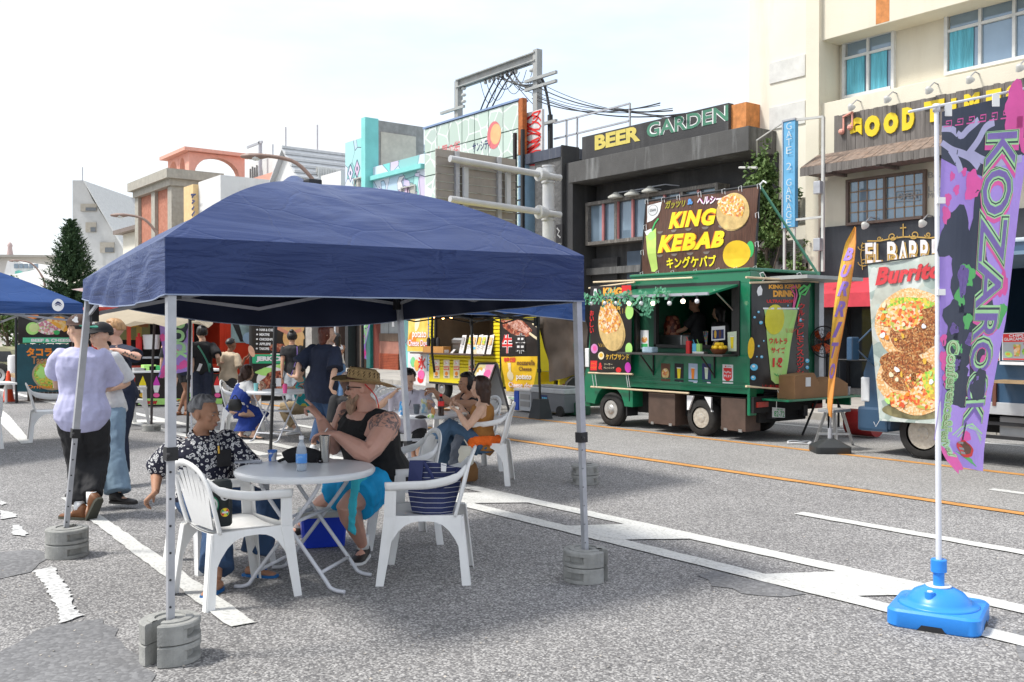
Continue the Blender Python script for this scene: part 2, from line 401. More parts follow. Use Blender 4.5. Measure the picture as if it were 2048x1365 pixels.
for k in range(-9,3):
 polys.append(ragged([(q[0][0]+dx*k-.02,y_lo),(q[3][0]+dx*k,y_lo),(q[2][0]+dx*k,yA+.04),(q[1][0]+dx*k-.02,yA+.04)],.005,.12,20+k))
mb=MB()
for i,p in enumerate(polys):mb.add([(a.x,a.y,.008+.0008*(i>1)) for a in p],[tuple(range(len(p)))])
struct('road_marking_white',mb,PAINT)
sheet('road_marking_white',[stripe(7.1,7.24,-5.16,2,5),stripe(9.71,9.84,-4.75,1,6),stripe(13.70,13.82,-70,2,7),stripe(7.1,7.24,-15.5,-10.6,8),
       ragged(gp([(122,997),(150,996),(512,1248),(460,1257)]),.008,.1,9),
       ragged(gp([(0,818),(20,834),(65,888),(42,889),(0,848)]),.006,.2,10)],PAINT,.0085)
worn=mat('road_paint_thick',(.5,.5,.49),.7,var=.25,vs=9,bump=.003,bs=25,cells=(50,[(.55,.55,.54),(.6,.6,.59),(.3,.3,.3),(.58,.58,.57)],.6))
sheet('road_marking_worn',[ragged(gp(p),.012,.03,11+i) for i,p in enumerate([
    [(66,1145),(107,1135),(122,1160),(142,1190),(150,1222),(168,1233),(145,1243),(120,1250),(116,1225),(100,1195),(84,1165)],
    [(24,1053),(40,1052),(55,1068),(52,1075),(25,1072)],[(0,1022),(28,1028),(34,1036),(0,1041)],[(0,1003),(14,1008),(0,1014)]])],worn,.0095)
sheet('asphalt_patch',[ragged(gp(p),.03,.1,30+i) for i,p in enumerate([
    [(-30,1106),(66,1100),(100,1119),(55,1145),(-30,1170)],
    [(-60,1330),(0,1304),(74,1259),(207,1237),(237,1274),(270,1310),(314,1365),(330,1400),(-60,1400)],
    [(1390,1150),(1430,1142),(1500,1162),(1560,1174),(1606,1189),(1567,1198),(1485,1186),(1430,1172)],
    [(2025,1262),(2080,1268),(2080,1350),(2040,1320)],
    [(200,815),(420,800),(470,822),(430,850),(250,862),(215,840)],[(650,905),(700,890),(800,905),(760,925)]])],PATCH,.0045)
# leaf-size scraps and pale grit lying on the asphalt
mb=MB()
for i in range(500):
 p=G(rnd.uniform(-20,2070),780+585*rnd.random()**.8);s=rnd.uniform(.003,.009);a=rnd.uniform(0,6.28)
 c,d=math.cos(a)*s,math.sin(a)*s
 mb.add([(p.x+c,p.y+d,.006),(p.x-d,p.y+c,.006),(p.x-c,p.y-d,.006+s*.5),(p.x+d,p.y-c,.006)],[(0,1,2,3)])
struct('grit',mb,mat('grit',(.42,.38,.33),.8,var=.4,vs=1.3),kind='stuff')
# pavement on the far side, its kerb in stones
mb=MB();mb.box((-150,15.18,-.05),(15,30,.11));struct('pavement',mb,PAVE)
mb=MB()
x=-60.0
ks=None
while x<3:
 k=MB();k.box((x+.004,15.0,-.02),(x+.596,15.178,.13),bev=.012) if x>-24 else k.box((x+.006,15.0,-.02),(x+.594,15.178,.13))
 o=part('kerb_stone',k,KERB);o['kind']='structure';x+=.6
 if x>-38:continue
 x+=.0
# joints of the paving slabs where they can be told apart: rows of slabs in front of the storefronts
for i in range(28):
 for j in range(5):
  xx=-15.2+i*.42;yy=15.2+j*.42
  if j>3:continue
  if i==0 and j==0:
   k=MB();k.box((-.203,-.203,0),(.203,.203,.018),bev=.004);sl=part('paving_slab',k,PAVE);sl['kind']='structure';o=sl
  else:o=sl.copy();C.objects.link(o)
  o.location=(xx,yy+.2,.108+rnd.uniform(-.002,.002))
# ================================================================ BUILDINGS along the far pavement (their fronts on the line y = 19.3)
FY=19.3
CREAM=mat('cream_render',(.7,.65,.53),.85,var=.06,vs=.7,bump=.004,bs=30,streak=((.5,.42,.3),.35,1.3))
CREAM2=mat('cream_render_pale',(.72,.69,.6),.85,var=.05,vs=.7,bump=.003,bs=30,streak=((.55,.36,.2),.3,2.0))
NAVYW=mat('dark_slate_wall',(.035,.04,.05),.5,var=.25,vs=2,bump=.002,streak=((.1,.11,.12),.5,2.5))
CHAR=mat('charcoal_render',(.045,.045,.047),.8,var=.2,vs=1.2,bump=.006,bs=30,streak=((.14,.14,.14),.55,1.6))
CHARL=mat('charcoal_band',(.08,.079,.078),.8,var=.2,vs=1.4,bump=.006,bs=30,streak=((.3,.31,.31),.75,2.2))
RUST=mat('rust_stain',(.55,.22,.07),.8,var=.3,vs=6,streak=((.3,.12,.05),.6,5))
WOODG=mat('weathered_plank',(.16,.145,.135),.85,var=.35,vs=6,stretch=(1,1,.15),bump=.004,bs=30,streak=((.05,.045,.04),.8,9))
WOODB=mat('weathered_shingle',(.2,.15,.12),.85,var=.4,vs=9,stretch=(1,1,.3),streak=((.3,.17,.1),.6,5))
WINGLASS=mat('window_glass',(.22,.3,.38),.05,var=.15,vs=.8,spec=.9,metal=.3)
WINFR=mat('window_frame_white',(.62,.63,.62),.5)
CURT=mat('curtain_teal',(.12,.42,.52),.8,var=.25,vs=14,stretch=(1,1,.08))
def wallbox(root,name,a,b,m,y0,y1,bev=0.0): # a (x,z) low corner, b high corner
 mb=MB();mb.box((min(a[0],b[0]),y0,min(a[1],b[1])),(max(a[0],b[0]),y1,max(a[1],b[1])),bev=bev);return part(name,mb,m,root)
def pz(x,y,Y=FY):p=PY(x,y,Y);return p.x,p.z
# ---- cream block with the bar
cb=thing('cream_building','tall cream rendered building with teal curtains and a dark ground floor at the right','building',(-10,FY,0))
xL=pz(1497,300,20.4)[0];xP=pz(1612,400,19.2)[0];xQ=pz(1638,400,19.2)[0]
wallbox(cb,'side_wall',(xL,0),(xP+.05,13),CREAM2,20.4,27)
wallbox(cb,'pilaster',(xP,0),(xQ,13),CREAM,19.18,20.6)
for yy,ww in((70,0),(255,1),(455,1)):
 a=pz(1535,140 if yy==70 else yy,20.38);b=pz(1610,110,20.38)
for(x0,y0,x1,y1) in((1540,128,1611,170),(1540,217,1611,262)):
 a=pz(x0,y0,20.4);b=pz(x1,y1,20.4);mb=MB();z1,z0=a[1],a[1]-(y1-y0)*24/F_PX
 mb.box((a[0],20.37,z0),(b[0],20.4,z1));part('patch_panel',mb,mat('grey_patch',(.6,.6,.58),.8),cb)
e=pz(1636,84);zt=pz(1642,208)[1];zb=pz(1616,459)[1]
wallbox(cb,'upper_wall',(xQ-.02,zt-.5),(-6.5,e[1]+.05),CREAM,20.0,27)
wallbox(cb,'overhang',(xQ-.03,e[1]),(-6.5,13),CREAM,FY,27.2,.01)
wallbox(cb,'middle_wall',(xQ-.03,zb),(-6.5,zt),CREAM,FY,27.1,.01)
wallbox(cb,'ground_floor_wall',(xP-.03,2.75),(-6.5,zb),NAVYW,FY-.06,27)
for x0,x1 in((xP-.03,-12.9),(-9.5,-8.9),(-7,-6.5)):wallbox(cb,'pier',(x0,0),(x1,2.75),NAVYW,FY-.05,21)
wallbox(cb,'shopfront_glass',(-12.9,.12),(-7,2.75),DARKGLASS,FY+.5,FY+.53)
for i in range(7):wallbox(cb,'mullion',(-12.9+i*.82,.12),(-12.84+i*.82,2.75),BLACK,FY+.42,FY+.5)
wallbox(cb,'sill_step',(-12.9,.1),(-7,.3),CHAR,FY+.1,FY+.6)
st=pz(1762,0)[0]
mb=MB();mb.box((st-.12,FY-.004,e[1]+.03),(st+.2,FY,12.5));part('rust_streak',mb,RUST,cb)
def window(root,x0,x1,z0,z1,y,cols,split,curt,frm=WINFR,fw=.07,depth=.12,glass=WINGLASS,bars=None):
 f=MB()
 f.box((x0-fw,y-.03,z0-fw),(x0,y+depth,z1+fw));f.box((x1,y-.03,z0-fw),(x1+fw,y+depth,z1+fw))
 f.box((x0,y-.03,z1),(x1,y+depth,z1+fw));f.box((x0,y-.06,z0-fw),(x1,y+depth,z0))
 for i in range(1,cols):xx=x0+(x1-x0)*i/cols;f.box((xx-.03,y-.02,z0),(xx+.03,y+depth-.04,z1))
 if split:zz=z0+(z1-z0)*split;f.box((x0,y-.015,zz-.03),(x1,y+depth-.05,zz+.03))
 fo=part('window',f,frm,root)
 g=MB()
 for i in range(cols):
  a=x0+(x1-x0)*i/cols+.03;b=x0+(x1-x0)*(i+1)/cols-.03
  g2=MB();g2.quad((a,y+.04,z0),(b,y+.04,z0),(b,y+.04,z1),(a,y+.04,z1));part('pane',g2,glass,fo)
 if curt:
  c=MB()
  for a,b in curt:
   xa,xb=x0+(x1-x0)*a,x0+(x1-x0)*b;n=max(6,int((xb-xa)/.03));zz=z0+(z1-z0)*(split or 1)
   top=[V((xa+(xb-xa)*i/n,y+.03-.012*(i%2)-.004*rnd.random(),zz-.03)) for i in range(n+1)]
   bot=[V((p.x+rnd.uniform(-.008,.008),p.y,z0)) for p in top]
   c.loft([top,bot],cap=False,closed=False)
  part('curtain',c,CURT,fo)
 return fo
a=pz(1694,98,20.0);b=pz(1787,0,20.0);z1=PY(1694,90,20.0).z;z0=PY(1694,194,20.0).z
window(cb,a[0],b[0],z0,z1,19.93,2,.72,[(.02,.42),(.55,.9)])
a=pz(1899,40,20.0);z1=PY(1899,33,20.0).z;z0=PY(1899,146,20.0).z
window(cb,a[0],a[0]+2.75,z0,z1,19.93,4,.72,[(.01,.2)])
a=pz(1701,360);b=pz(1850,350);z1=PY(1701,366,FY).z;z0=PY(1701,447,FY).z
BRN=mat('brown_window_frame',(.14,.1,.08),.5)
w=window(cb,a[0],b[0],z0,z1,FY-.07,2,0,None,BRN,.06,.05)
g=MB()
for i in range(1,8):xx=a[0]+(b[0]-a[0])*i/8;g.box((xx-.012,FY+.002,z0),(xx+.012,FY+.012,z1))
for j in range(1,4):zz=z0+(z1-z0)*j/4;g.box((a[0],FY+.002,zz-.012),(b[0],FY+.012,zz+.012))
for q in g.v:pass
g.v=[(q[0],q[1]-.046,q[2]) for q in g.v]
part('lattice',g,mat('lattice_tan',(.35,.24,.16),.6),cb)
pn=Panel(PY(1790,384,FY-.06),PY(1838,380,FY-.06),PY(1838,401,FY-.06),PY(1790,404,FY-.06))
pn.text('OPEN',(.1,.2,.9,.8),INK['grey'],.01,cb,name='neon_lettering')
for q in(((0,0),(1,0)),((1,0),(1,1)),((1,1),(0,1)),((0,1),(0,0))):pn.stroke(q,.015,INK['grey'],.01,cb,'neon_line')
for t_,yy in(('BAR',345),('&',360),('LIVE',373),('MUSIC',386)):
 x0,x1=(1868,1878) if t_=='&' else(1857,1895)
 Panel(PY(x0,yy,FY),PY(x1,yy-1,FY),PY(x1,yy+10,FY),PY(x0,yy+11,FY)).text(t_,(0,0,1,1),INK['grey'],.01,cb,bold=.0)
# ---- plank sign GOOD TIMES with its little shingled roof
gs=thing('plank_sign','long weathered plank sign board with yellow hand cut letters over a small shingled roof','sign',(pz(1668,300,19.1)[0],19.1,4))
sx0,zt_=pz(1668,233,19.1);_,zb_=pz(1668,307,19.1)
for i in range(48):
 xx=sx0+i*.108;k=MB();k.box((xx+.003,19.1+rnd.uniform(-.006,.006),zb_+rnd.uniform(-.02,.01)),(xx+.105,19.2,zt_+rnd.uniform(-.02,.015)))
 part('plank',k,WOODG,gs)
YEL=mat('yellow_cut_letter',(.75,.55,.02),.5,var=.1)
def raised(root,s,x0,y0,x1,y1,Y,m,bold=.06,th=.03,jig=0.0,nm='letter'):
 a,b=PY(x0,y0,Y),PY(x1,y1,Y)
 vs,fs=text2d(s,bold);H_=y1-y0
 pts=[V((a.x+(b.x-a.x)*p,Y,a.z+(b.z-a.z)*q)) for p,q in vs]
 mb=MB();n=len(pts);mb.add(pts,fs);mb.add([p+V((0,th,0)) for p in pts],[tuple(reversed(f)) for f in fs])
 ed={}
 for f in fs:
  for i in range(len(f)):
   e_=(f[i],f[(i+1)%len(f)]);ed[e_]=1
 for(i,j) in ed:
  if(j,i) not in ed:mb.f.append((j,i,i+n,j+n));mb.mi.append(0)
 return part(nm,mb,m,root)
for ch,x0,x1,yt,yb in(('G',1699,1723,238,274),('O',1729,1759,234,271),('O',1767,1796,228,265),('D',1804,1828,217,258),
                           ('T',1848,1888,205,240),('I',1902,1912,198,222),('M',1928,1958,190,218),('E',1972,2002,182,212),('S',2012,2040,172,205)):
 zz=(yb-yt);raised(gs,ch,x0,yt,x1,yb+zz*0,19.06,YEL,.09+rnd.uniform(-.01,.02),.035)
nb=MB();A=PY(1683,264,19.05);sc_=.0117
P_=lambda dx,dz:(A.x+dx,19.05,A.z+dz)
nb.ball(P_(0,0),.07,8,5);nb.ball(P_(.22,.06),.07,8,5);nb.beam(P_(.05,0),P_(.05,.34),.03,.03);nb.beam(P_(.27,.06),P_(.27,.4),.03,.03);nb.beam(P_(.04,.32),P_(.28,.39),.06,.03)
part('music_note',nb,mat('salmon',(.75,.35,.28),.5),gs)
x_e,z_e=pz(1635,335,18.3);z_in=zb_
for i in range(46):
 xx=sx0-.45+i*.118;k=MB()
 k.loft([[V((xx+.004,19.12,z_in+.02)),V((xx+.114,19.12,z_in+.02)),V((xx+.114,18.5,z_in-.32+rnd.uniform(-.015,.01))),V((xx+.004,18.5,z_in-.32))],
            [V((xx+.004,19.12,z_in-.03)),V((xx+.114,19.12,z_in-.03)),V((xx+.114,18.5,z_in-.37)),V((xx+.004,18.5,z_in-.37))]])
 part('shingle',k,WOODB,gs)
for i in range(46):
 xx=sx0-.45+i*.118;k=MB();k.box((xx+.003,18.47,z_in-.52+rnd.uniform(-.01,.01)),(xx+.115,18.5,z_in-.34));part('fascia_board',k,WOODG,gs)
for i in range(5):k=MB();k.beam((sx0+.2+i*1.25,18.5,z_in-.5),(sx0+.2+i*1.25,19.25,z_in-.5),.09,.09);part('bracket',k,WOODG,gs)
k=MB();k.box((sx0-.45,18.52,z_in-.48),(sx0+5,19.24,z_in-.44));part('soffit',k,WOODG,gs)
# spot lamps over the sign and over the bar's dark band
def spot(px,py,Y,dirx,label,grp='spot lamps over the bar signs'):
 p=PY(px,py,Y);t=thing('spot_lamp',label,'lamp',p,group=grp)
 k=MB();k.tube([p+V((0,.45,.18)),p+V((0,.2,.2)),p+V((0,.02,.08))],.015,6);part('arm',k,GREYM,t)
 k=MB();k.lathe(p,[(.02,.1),(.05,.08),(.09,-.02),(.07,-.03),(.0,.0)],12,Euler((.9,0,0)).to_matrix());part('shade',k,mat('lamp_shell',(.5,.5,.48),.4),t,40)
for(x,y),lb in zip(((1703,216),(1775,200),(1858,182),(1940,161),(2040,137)),('leftmost','second from left','third from left','fourth from left','rightmost')):
 spot(x,y,18.95,0,'small spot lamp above the plank bar sign, %s of the row'%lb)
spot(1730,452,18.9,0,'white spot lamp at the left of the gilt bar lettering');spot(1845,448,18.9,0,'white spot lamp right of centre over the gilt bar lettering')
# EL BARRIO lettering
es=thing('bar_sign','gilt and white western style lettering on the dark wall beneath the lattice window','sign',PY(1800,500,FY-.07))
pn=Panel(PY(1722,470,FY-.075),PY(1925,452,FY-.075),PY(1925,560,FY-.075),PY(1722,548,FY-.075))
GOLD=mat('gilt',(.55,.36,.1),.4,metal=.3);
es_txt=(('E',.05,.13),('L',.14,.22),('B',.28,.38),('A',.39,.49),('R',.5,.6),('R',.61,.71),('I',.72,.77),('O',.78,.88))
for ch,u0,u1 in es_txt:
 pn.text(ch,(u0+.012,.25,u1+.012,.78),GOLD,.006,es,bold=.06,name='letter');pn.text(ch,(u0,.22,u1,.75),INK['white'],.02,es,bold=.025,name='letter')
 pn.text(ch,(u0+.004,.5,u1+.0,.75),GOLD,.024,es,bold=-.01,name='letter')
def curl(u,v,r,s,n=22,turns=1.4,a0=0):return[(u+s*r*(1-i/n*.85)*math.cos(a0+turns*2*math.pi*i/n)/2,v+r*(1-i/n*.85)*math.sin(a0+turns*2*math.pi*i/n)) for i in range(n+1)]
for u,v,r,s in((.33,.1,.1,1),(.55,.1,.1,-1),(.2,.13,.06,1),(.68,.12,.06,-1),(.03,.3,.12,-1),(.03,.7,.12,-1),(.12,.92,.06,1)):pn.stroke(curl(u,v,r,s),.02,GOLD,.012,es,'scroll')
pn.stroke([(.07,.17),(.2,.19),(.32,.15),(.44,.13),(.56,.15),(.7,.19),(.84,.17)],.025,GOLD,.012,es,'scroll')
pn.stroke([(.44,.13),(.44,-.16)],.025,GOLD,.012,es,'scroll');pn.stroke([(.41,-.07),(.47,-.07)],.025,GOLD,.012,es,'scroll');pn.stroke([(.02,.2),(0,.5),(.02,.9)],.02,GOLD,.012,es,'scroll')
# awning
aw=MB();a=pz(1655,588,18.6);zA=a[1]
aw.loft([[V((-14.2+.3,19.2,zA+.35)),V((-9.5,19.2,zA+.35))],[V((-13.9,18.5,zA)),V((-9.5,18.5,zA))],[V((-13.9,18.48,zA-.3)),V((-9.5,18.48,zA-.3))],[V((-13.9,18.5,zA-.3)),V((-9.5,18.5,zA-.3))],[V((-13.9,19.2,zA+.3)),V((-9.5,19.2,zA+.3))]],cap=False,closed=False)
solo('awning',aw,mat('awning_red',(.5,.04,.06),.7,var=.15),'faded red fabric awning over the dark shopfront','awning',(-12,19.2,zA))
# ---- black bar building with painted BEER GARDEN
bg=thing('black_building','low black rendered building with a beer garden parapet and a boxed row of windows','building',(-18.5,FY,0))
x0=pz(1137,345)[0];x1=pz(1496,270)[0];zl0=6.05;zl1=6.66
wallbox(bg,'lintel_band',(x0,zl0),(x1+.02,zl1),CHARL,FY,26,.012)
wallbox(bg,'wall',(x0+.1,0),(x1+.1,zl0+.05),CHAR,20.35,26)
xp0=pz(1164,275,19.75)[0];xp1=pz(1457,205,19.75)[0];zp=PY(1457,206,19.75).z
wallbox(bg,'parapet',(xp0,zl1-.05),(xp1,zp),CHAR,19.75,19.95)
wallbox(bg,'rusty_parapet_end',(xp1,zl1-.03),(pz(1495,212,19.9)[0],zp-.05),RUST,19.85,21)
wallbox(bg,'left_cheek',(x0-.35,0),(x0+.02,zl1+.03),CHAR,19.45,26)
pn=Panel(PY(1180,262,19.74),PY(1462,200,19.74),PY(1462,262,19.74),PY(1180,312,19.74))
def wtext(root,s,x0,yt0,yb0,x1,yt1,yb1,Y,m,halo=None,bold=.05,off=.006):
# upright lettering painted on a wall: quad given by its left and right ends
 zt=(PY(x0,yt0,Y).z+PY(x1,yt1,Y).z)/2;zb=(PY(x0,yb0,Y).z+PY(x1,yb1,Y).z)/2;xa,xb=PY(x0,yt0,Y).x,PY(x1,yt1,Y).x
 p=Panel((xa,Y,zt),(xb,Y,zt),(xb,Y,zb),(xa,Y,zb))
 if halo:p.text(s,(0,0,1,1),halo,off,root,bold=bold+.03)
 return p.text(s,(0,0,1,1),m,off+.006,root,bold=bold)
wtext(bg,'BEER',1190,271,301,1281,252,282,19.75,mat('sign_yellow',(.6,.5,.12),.6))
wtext(bg,'GARDEN',1294,248,276,1457,209,243,19.75,mat('sign_green',(.06,.2,.13),.6),INK['white'],.02)
# windows in their projecting box
wa=PY(1173,408,19.9);wb=PY(1438,364,19.9);zt=(wa.z+wb.z)/2;zb=PY(1173,492,19.9).z
OLDW=mat('flaking_frame',(.12,.11,.1),.7,var=.4,vs=20,streak=((.45,.42,.38),.7,12));PINKB=mat('pink_bar',(.42,.16,.16),.6)
f=MB()
f.box((wa.x,19.85,zb),(wb.x,20.4,zb+.1));f.box((wa.x,19.85,zt-.1),(wb.x,20.4,zt));f.box((wa.x,19.85,zb+.1),(wa.x+.1,20.4,zt-.1));f.box((wb.x-.1,19.85,zb+.1),(wb.x,20.4,zt-.1))
for i in(1,2,3):xx=wa.x+(wb.x-wa.x)*i/4;f.box((xx-.05,19.87,zb+.1),(xx+.05,20.3,zt-.1))
wf=part('window_box',f,OLDW,bg)
for i in range(8):
 xa_,xb_=wa.x+.1+(wb.x-wa.x-.2)*i/8,wa.x+.1+(wb.x-wa.x-.2)*(i+1)/8
 g=MB();g.quad((xa_,20.0,zb+.1),(xb_,20.0,zb+.1),(xb_,20.0,zt-.1),(xa_,20.0,zt-.1));part('pane',g,WINGLASS,wf)
 if i not in(0,4):g=MB();g.box((xa_-.04,19.9,zb+.1),(xa_+.04,19.96,zt-.1));part('bar',g,PINKB,wf)
for(px,py),lb in zip(((1232,392),(1265,387),(1300,380)),('left','middle','right')):
 p=PY(px,py,19.75);t=thing('wall_lamp','pale shaded lamp over the boxed windows, %s one of three'%lb,'lamp',p,group='lamps over the boxed windows')
 k=MB();k.lathe(p,[(.06,.1),(.1,.06),(.24,-.03),(.24,-.07),(.0,-.05)],12);part('lamp_shade',k,mat('lamp_pale',(.5,.5,.46),.5),t,40)
 k=MB();k.tube([p+V((0,0,.08)),p+V((.3,.3,.14)),p+V((.55,.6,.1))],.02,6);part('arm',k,GREYM,t)
for x0_,y0_,x1_,y1_,m,nm in((1172,520,1238,600,CHAR,'shutter_panel'),(1258,504,1285,620,mat('door_blue_grey',(.07,.1,.14),.6),'door'),(1137,510,1168,620,CHARL,'service_panel')):
 a=PY(x0_,y0_,20.3);b=PY(x1_,y1_,20.3);k=MB();k.box((a.x,20.22,0.11),(b.x,20.35,a.z));part(nm,k,m,bg)
k=MB();k.box((-22.1,20.0,3.3),(-15.5,20.34,3.5));part('ledge',k,CHARL,bg)
# ---- pebbled pillar house left of it
ph=thing('pebbled_building','narrow charcoal building front with rough pebbled render between the tiled sign and the beer garden','building',(-23,FY,0))
xa=pz(1062,400)[0];xb=pz(1137,400)[0]
PEB=mat('pebbled_render',(.1,.1,.1),.85,var=.2,vs=3,bump=.05,bs=7)
wallbox(ph,'wall',(xa+.12,0),(xb-.36,6.9),PEB,FY+.06,26)
wallbox(ph,'coping',(xa-.3,6.9),(xb-.33,7.22),mat('coping_navy',(.06,.07,.1),.6,streak=((.3,.3,.3),.5,4)),FY,26)
wallbox(ph,'corner_pier',(xb-.36,0),(xb-.3,7.25),CHAR,FY,20)
k=MB();
for xx in(xa-.55,xa-.15):k.box((xx,FY-.3,0),(xx+.09,FY-.2,7.9 if xx<xa-.3 else 7.95))
part('black_mast',k,BLACK,ph)
for i in range(9):k=MB();k.box((xa-.5,FY-.28,3.2+i*.42),(xa-.12,FY-.24,3.24+i*.42));part('rung',k,BLACK,ph)
# roof railing
k=MB();zr=8.2
for a,b in(((xa+.3,20,zr),(xb+1.9,20,zr)),((xa+.3,20,7.7),(xb+1.9,20,7.7)),((xa+3,20,zr),(xa+3,24,zr)),((xb-.4,20,7.0),(xb-.4,20,zr)),((xb+1.9,20,6.9),(xb+1.9,20,zr)),((xa+.9,20,7.0),(xa+.9,20,zr))):k.beam(a,b,.05,.05)
solo('roof_railing',k,GREYM,'thin pale metal railing on the roof beside the utility gantry','railing',(xb,20,7))
# ---- box of red scribbles behind the tiled sign
k=MB();a=PY(1048,228,19.5);b=PY(1084,240,19.5);k.box((a.x-.1,19.5,6.6),(b.x,19.6,a.z));
gb=solo('graffiti_hoarding',k,mat('hoarding_white',(.62,.6,.6),.7,streak=((.4,.35,.33),.4,3)),'pale hoarding with red scribbled graffiti on the roof right of the tiled sign','sign',(a.x,19.9,6.6))
pn=Panel(V((a.x,19.49,a.z)),V((b.x,19.49,a.z)),V((b.x,19.49,6.7)),V((a.x,19.49,6.7)))
for i in range(9):pn.stroke([(min(.97,max(.03,.5+.45*math.sin(i*1.7+j*(.6+i*.08)))),min(.97,max(.03,.05+i*.1+.08*math.cos(j*.9+i)))) for j in range(9)],.05,INK['red'],.005,gb,'scribble')
# ---- tiled advertising wall: panels of painted green stone
sw=thing('tiled_sign_wall','tall hoarding of pale green marbled panels with red lettering and a sun emblem','sign',(-27,FY,0))
cols=[851.6,876.7,900.8,926.8,951.8,979.7,1009,1040];zc=[8.96,PY(1039,258,FY).z,PY(1039,311,FY).z,PY(851.6,409,FY).z,4.4]
xs=[PY(c,300,FY).x for c in cols]
MARB=mat('marbled_panel',(.42,.55,.47),.35,var=.08,vs=2,cells=(1.6,[(.45,.55,.49),(.49,.59,.53),(.43,.52,.48),(.5,.61,.55)],.9,(.68,.74,.71),.035))
for i in range(7):
 for j in range(4):
  k=MB();k.box((xs[i]+.02,FY-.06,zc[j+1]+.02),(xs[i+1]-.02,FY+.02,zc[j]-.02));part('panel',k,MARB,sw)
k=MB();k.box((xs[0]-.03,FY+.02,4.3),(xs[-1]+.03,FY+.25,8.98));part('backing',k,mat('backing_grey',(.25,.3,.33),.6),sw)
k=MB();k.box((xs[-1]+.02,FY-.08,PY(1048,310,FY).z),(PY(1049,200,FY).x,FY+.1,9.02));part('rusty_edge',k,mat('orange_rust',(.4,.12,.03),.7,var=.3,vs=7),sw)
k=MB();k.box((xs[-1]+.02,FY-.09,4.2),(PY(1049,200,FY).x,FY+.6,PY(1048,311,FY).z));part('blue_edge',k,mat('edge_blue',(.3,.48,.65),.6,var=.1),sw)
k=MB();k.box((xs[0]-.06,FY-.1,8.97),(xs[-1]+.05,FY+.3,9.03));part('blue_trim',k,mat('trim_blue',(.2,.28,.45),.5),sw)
pn=Panel((xs[0],FY-.062,8.96),(xs[-1],FY-.062,8.96),(xs[-1],FY-.062,4.4),(xs[0],FY-.062,4.4))
SG_R=mat('sign_red',(.62,.16,.18),.5)
pn.text('太陽の街',(.14,.165,.41,.275),SG_R,.004,sw,bold=.01);pn.text('サンシティ',(.545,.215,.74,.285),INK['navy'],.004,sw,bold=.02)
pn.blob(.765,.195,.068,.1,SG_R,.004,sw,'sun_emblem');pn.blob(.782,.19,.052,.074,mat('sun_orange',(.8,.42,.2),.5),.007,sw,'sun_emblem')
for i in range(16):pn.stroke([(.02+rnd.uniform(0,.13),.62+rnd.uniform(0,.33)) for _ in range(4)],.04,SG_R,.004+i*.0004,sw,'scribble')
# ---- teal graffiti building
tb=thing('graffiti_building','turquoise painted building covered in pale lilac and mint graffiti shapes','building',(-33,FY,0))
TEAL=mat('turquoise_wall',(.22,.6,.58),.7,var=.1,vs=1.5)
GRAF=mat('graffiti_wall',(.25,.62,.6),.7,var=.1,cells=(.95,[(.2,.6,.58),(.5,.55,.72),(.38,.66,.66),(.58,.5,.66),(.3,.62,.6),(.62,.66,.76),(.25,.5,.5),(.46,.6,.74)],.95,(.12,.16,.22),.012))
p=[PY(x,330,FY).x for x in(697,738,746,851)]
GR=mat('grey_render',(.3,.29,.28),.85,var=.2,bump=.004,bs=20,streak=((.16,.15,.14),.6,2))
wallbox(tb,'left_slab',(p[0],0),(p[1],9.35),GRAF,FY-.15,26);yf=PX(848,297,p[2]).y;wallbox(tb,'fin',(p[1],0),(p[2],10.05),TEAL,FY-.35,FY+.25)
wallbox(tb,'main_wall',(p[2],0),(p[3]-.06,8.1),GRAF,FY,26);wallbox(tb,'cornice',(p[2],7.55),(p[3]-.06,7.72),TEAL,FY-.18,FY)
wallbox(tb,'side_slab',(p[1]+.02,0),(p[2]-.02,10.0),GR,FY+.25,yf)
k=MB();k.box((p[2]-.02,PX(762,290,p[2]).y,8.0),(p[2]+.02,yf-.4,9.55));part('side_panel',k,mat('beige_panel',(.55,.5,.43),.8),tb)
GCOL=[mat('graf_%d'%i,c,.7,var=.08) for i,c in enumerate([(.55,.5,.72),(.65,.62,.78),(.35,.66,.62),(.6,.45,.6),(.3,.4,.36),(.45,.62,.78),(.7,.7,.74)])]
INKD=mat('graf_line',(.08,.14,.2),.7)
pn=Panel((p[2]+.1,FY-.002,7.5),(p[3]-.1,FY-.002,7.5),(p[3]-.1,FY-.002,3.6),(p[2]+.1,FY-.002,3.6))
r2=random.Random(5)
for i in range(34):
 u,v=r2.uniform(.06,.94),r2.uniform(.05,.75);a=r2.uniform(-.5,.5);l=r2.uniform(.06,.2);w_=r2.uniform(.02,.05)
 pts=[(u-w_,v-l),(u+w_*1.4,v-l*.8),(u+w_+a*.12,v),(u+w_*1.8+a*.1,v+l),(u-w_*.6+a*.1,v+l*.9),(u-w_*1.3+a*.05,v+.1*l)]
 pts=[(min(.99,max(.01,x)),min(.97,max(.01,y))) for x,y in pts]
 pn.poly(pts,GCOL[i%7],.003+i*.0006,tb,'graffiti');pn.stroke(pts+[pts[0]],.025,INKD,.0033+i*.0006,tb,'graffiti_line')
pn2=Panel((p[0]+.05,FY-.152,9.2),(p[1]-.05,FY-.152,9.2),(p[1]-.05,FY-.152,4),(p[0]+.05,FY-.152,4))
for i,(u,v) in enumerate(((.25,.22),(.6,.2),(.3,.42),(.72,.42),(.5,.3),(.2,.62))):
 q=[(u,v-.07),(u+.14,v),(u,v+.07),(u-.14,v)];pn2.poly(q,GCOL[(i*2+1)%7],.004,tb,'graffiti');pn2.stroke(q+[q[0]],.05,INKD,.006,tb,'graffiti_line');pn2.blob(u,v,.04,.018,INKD,.007,tb,'graffiti')
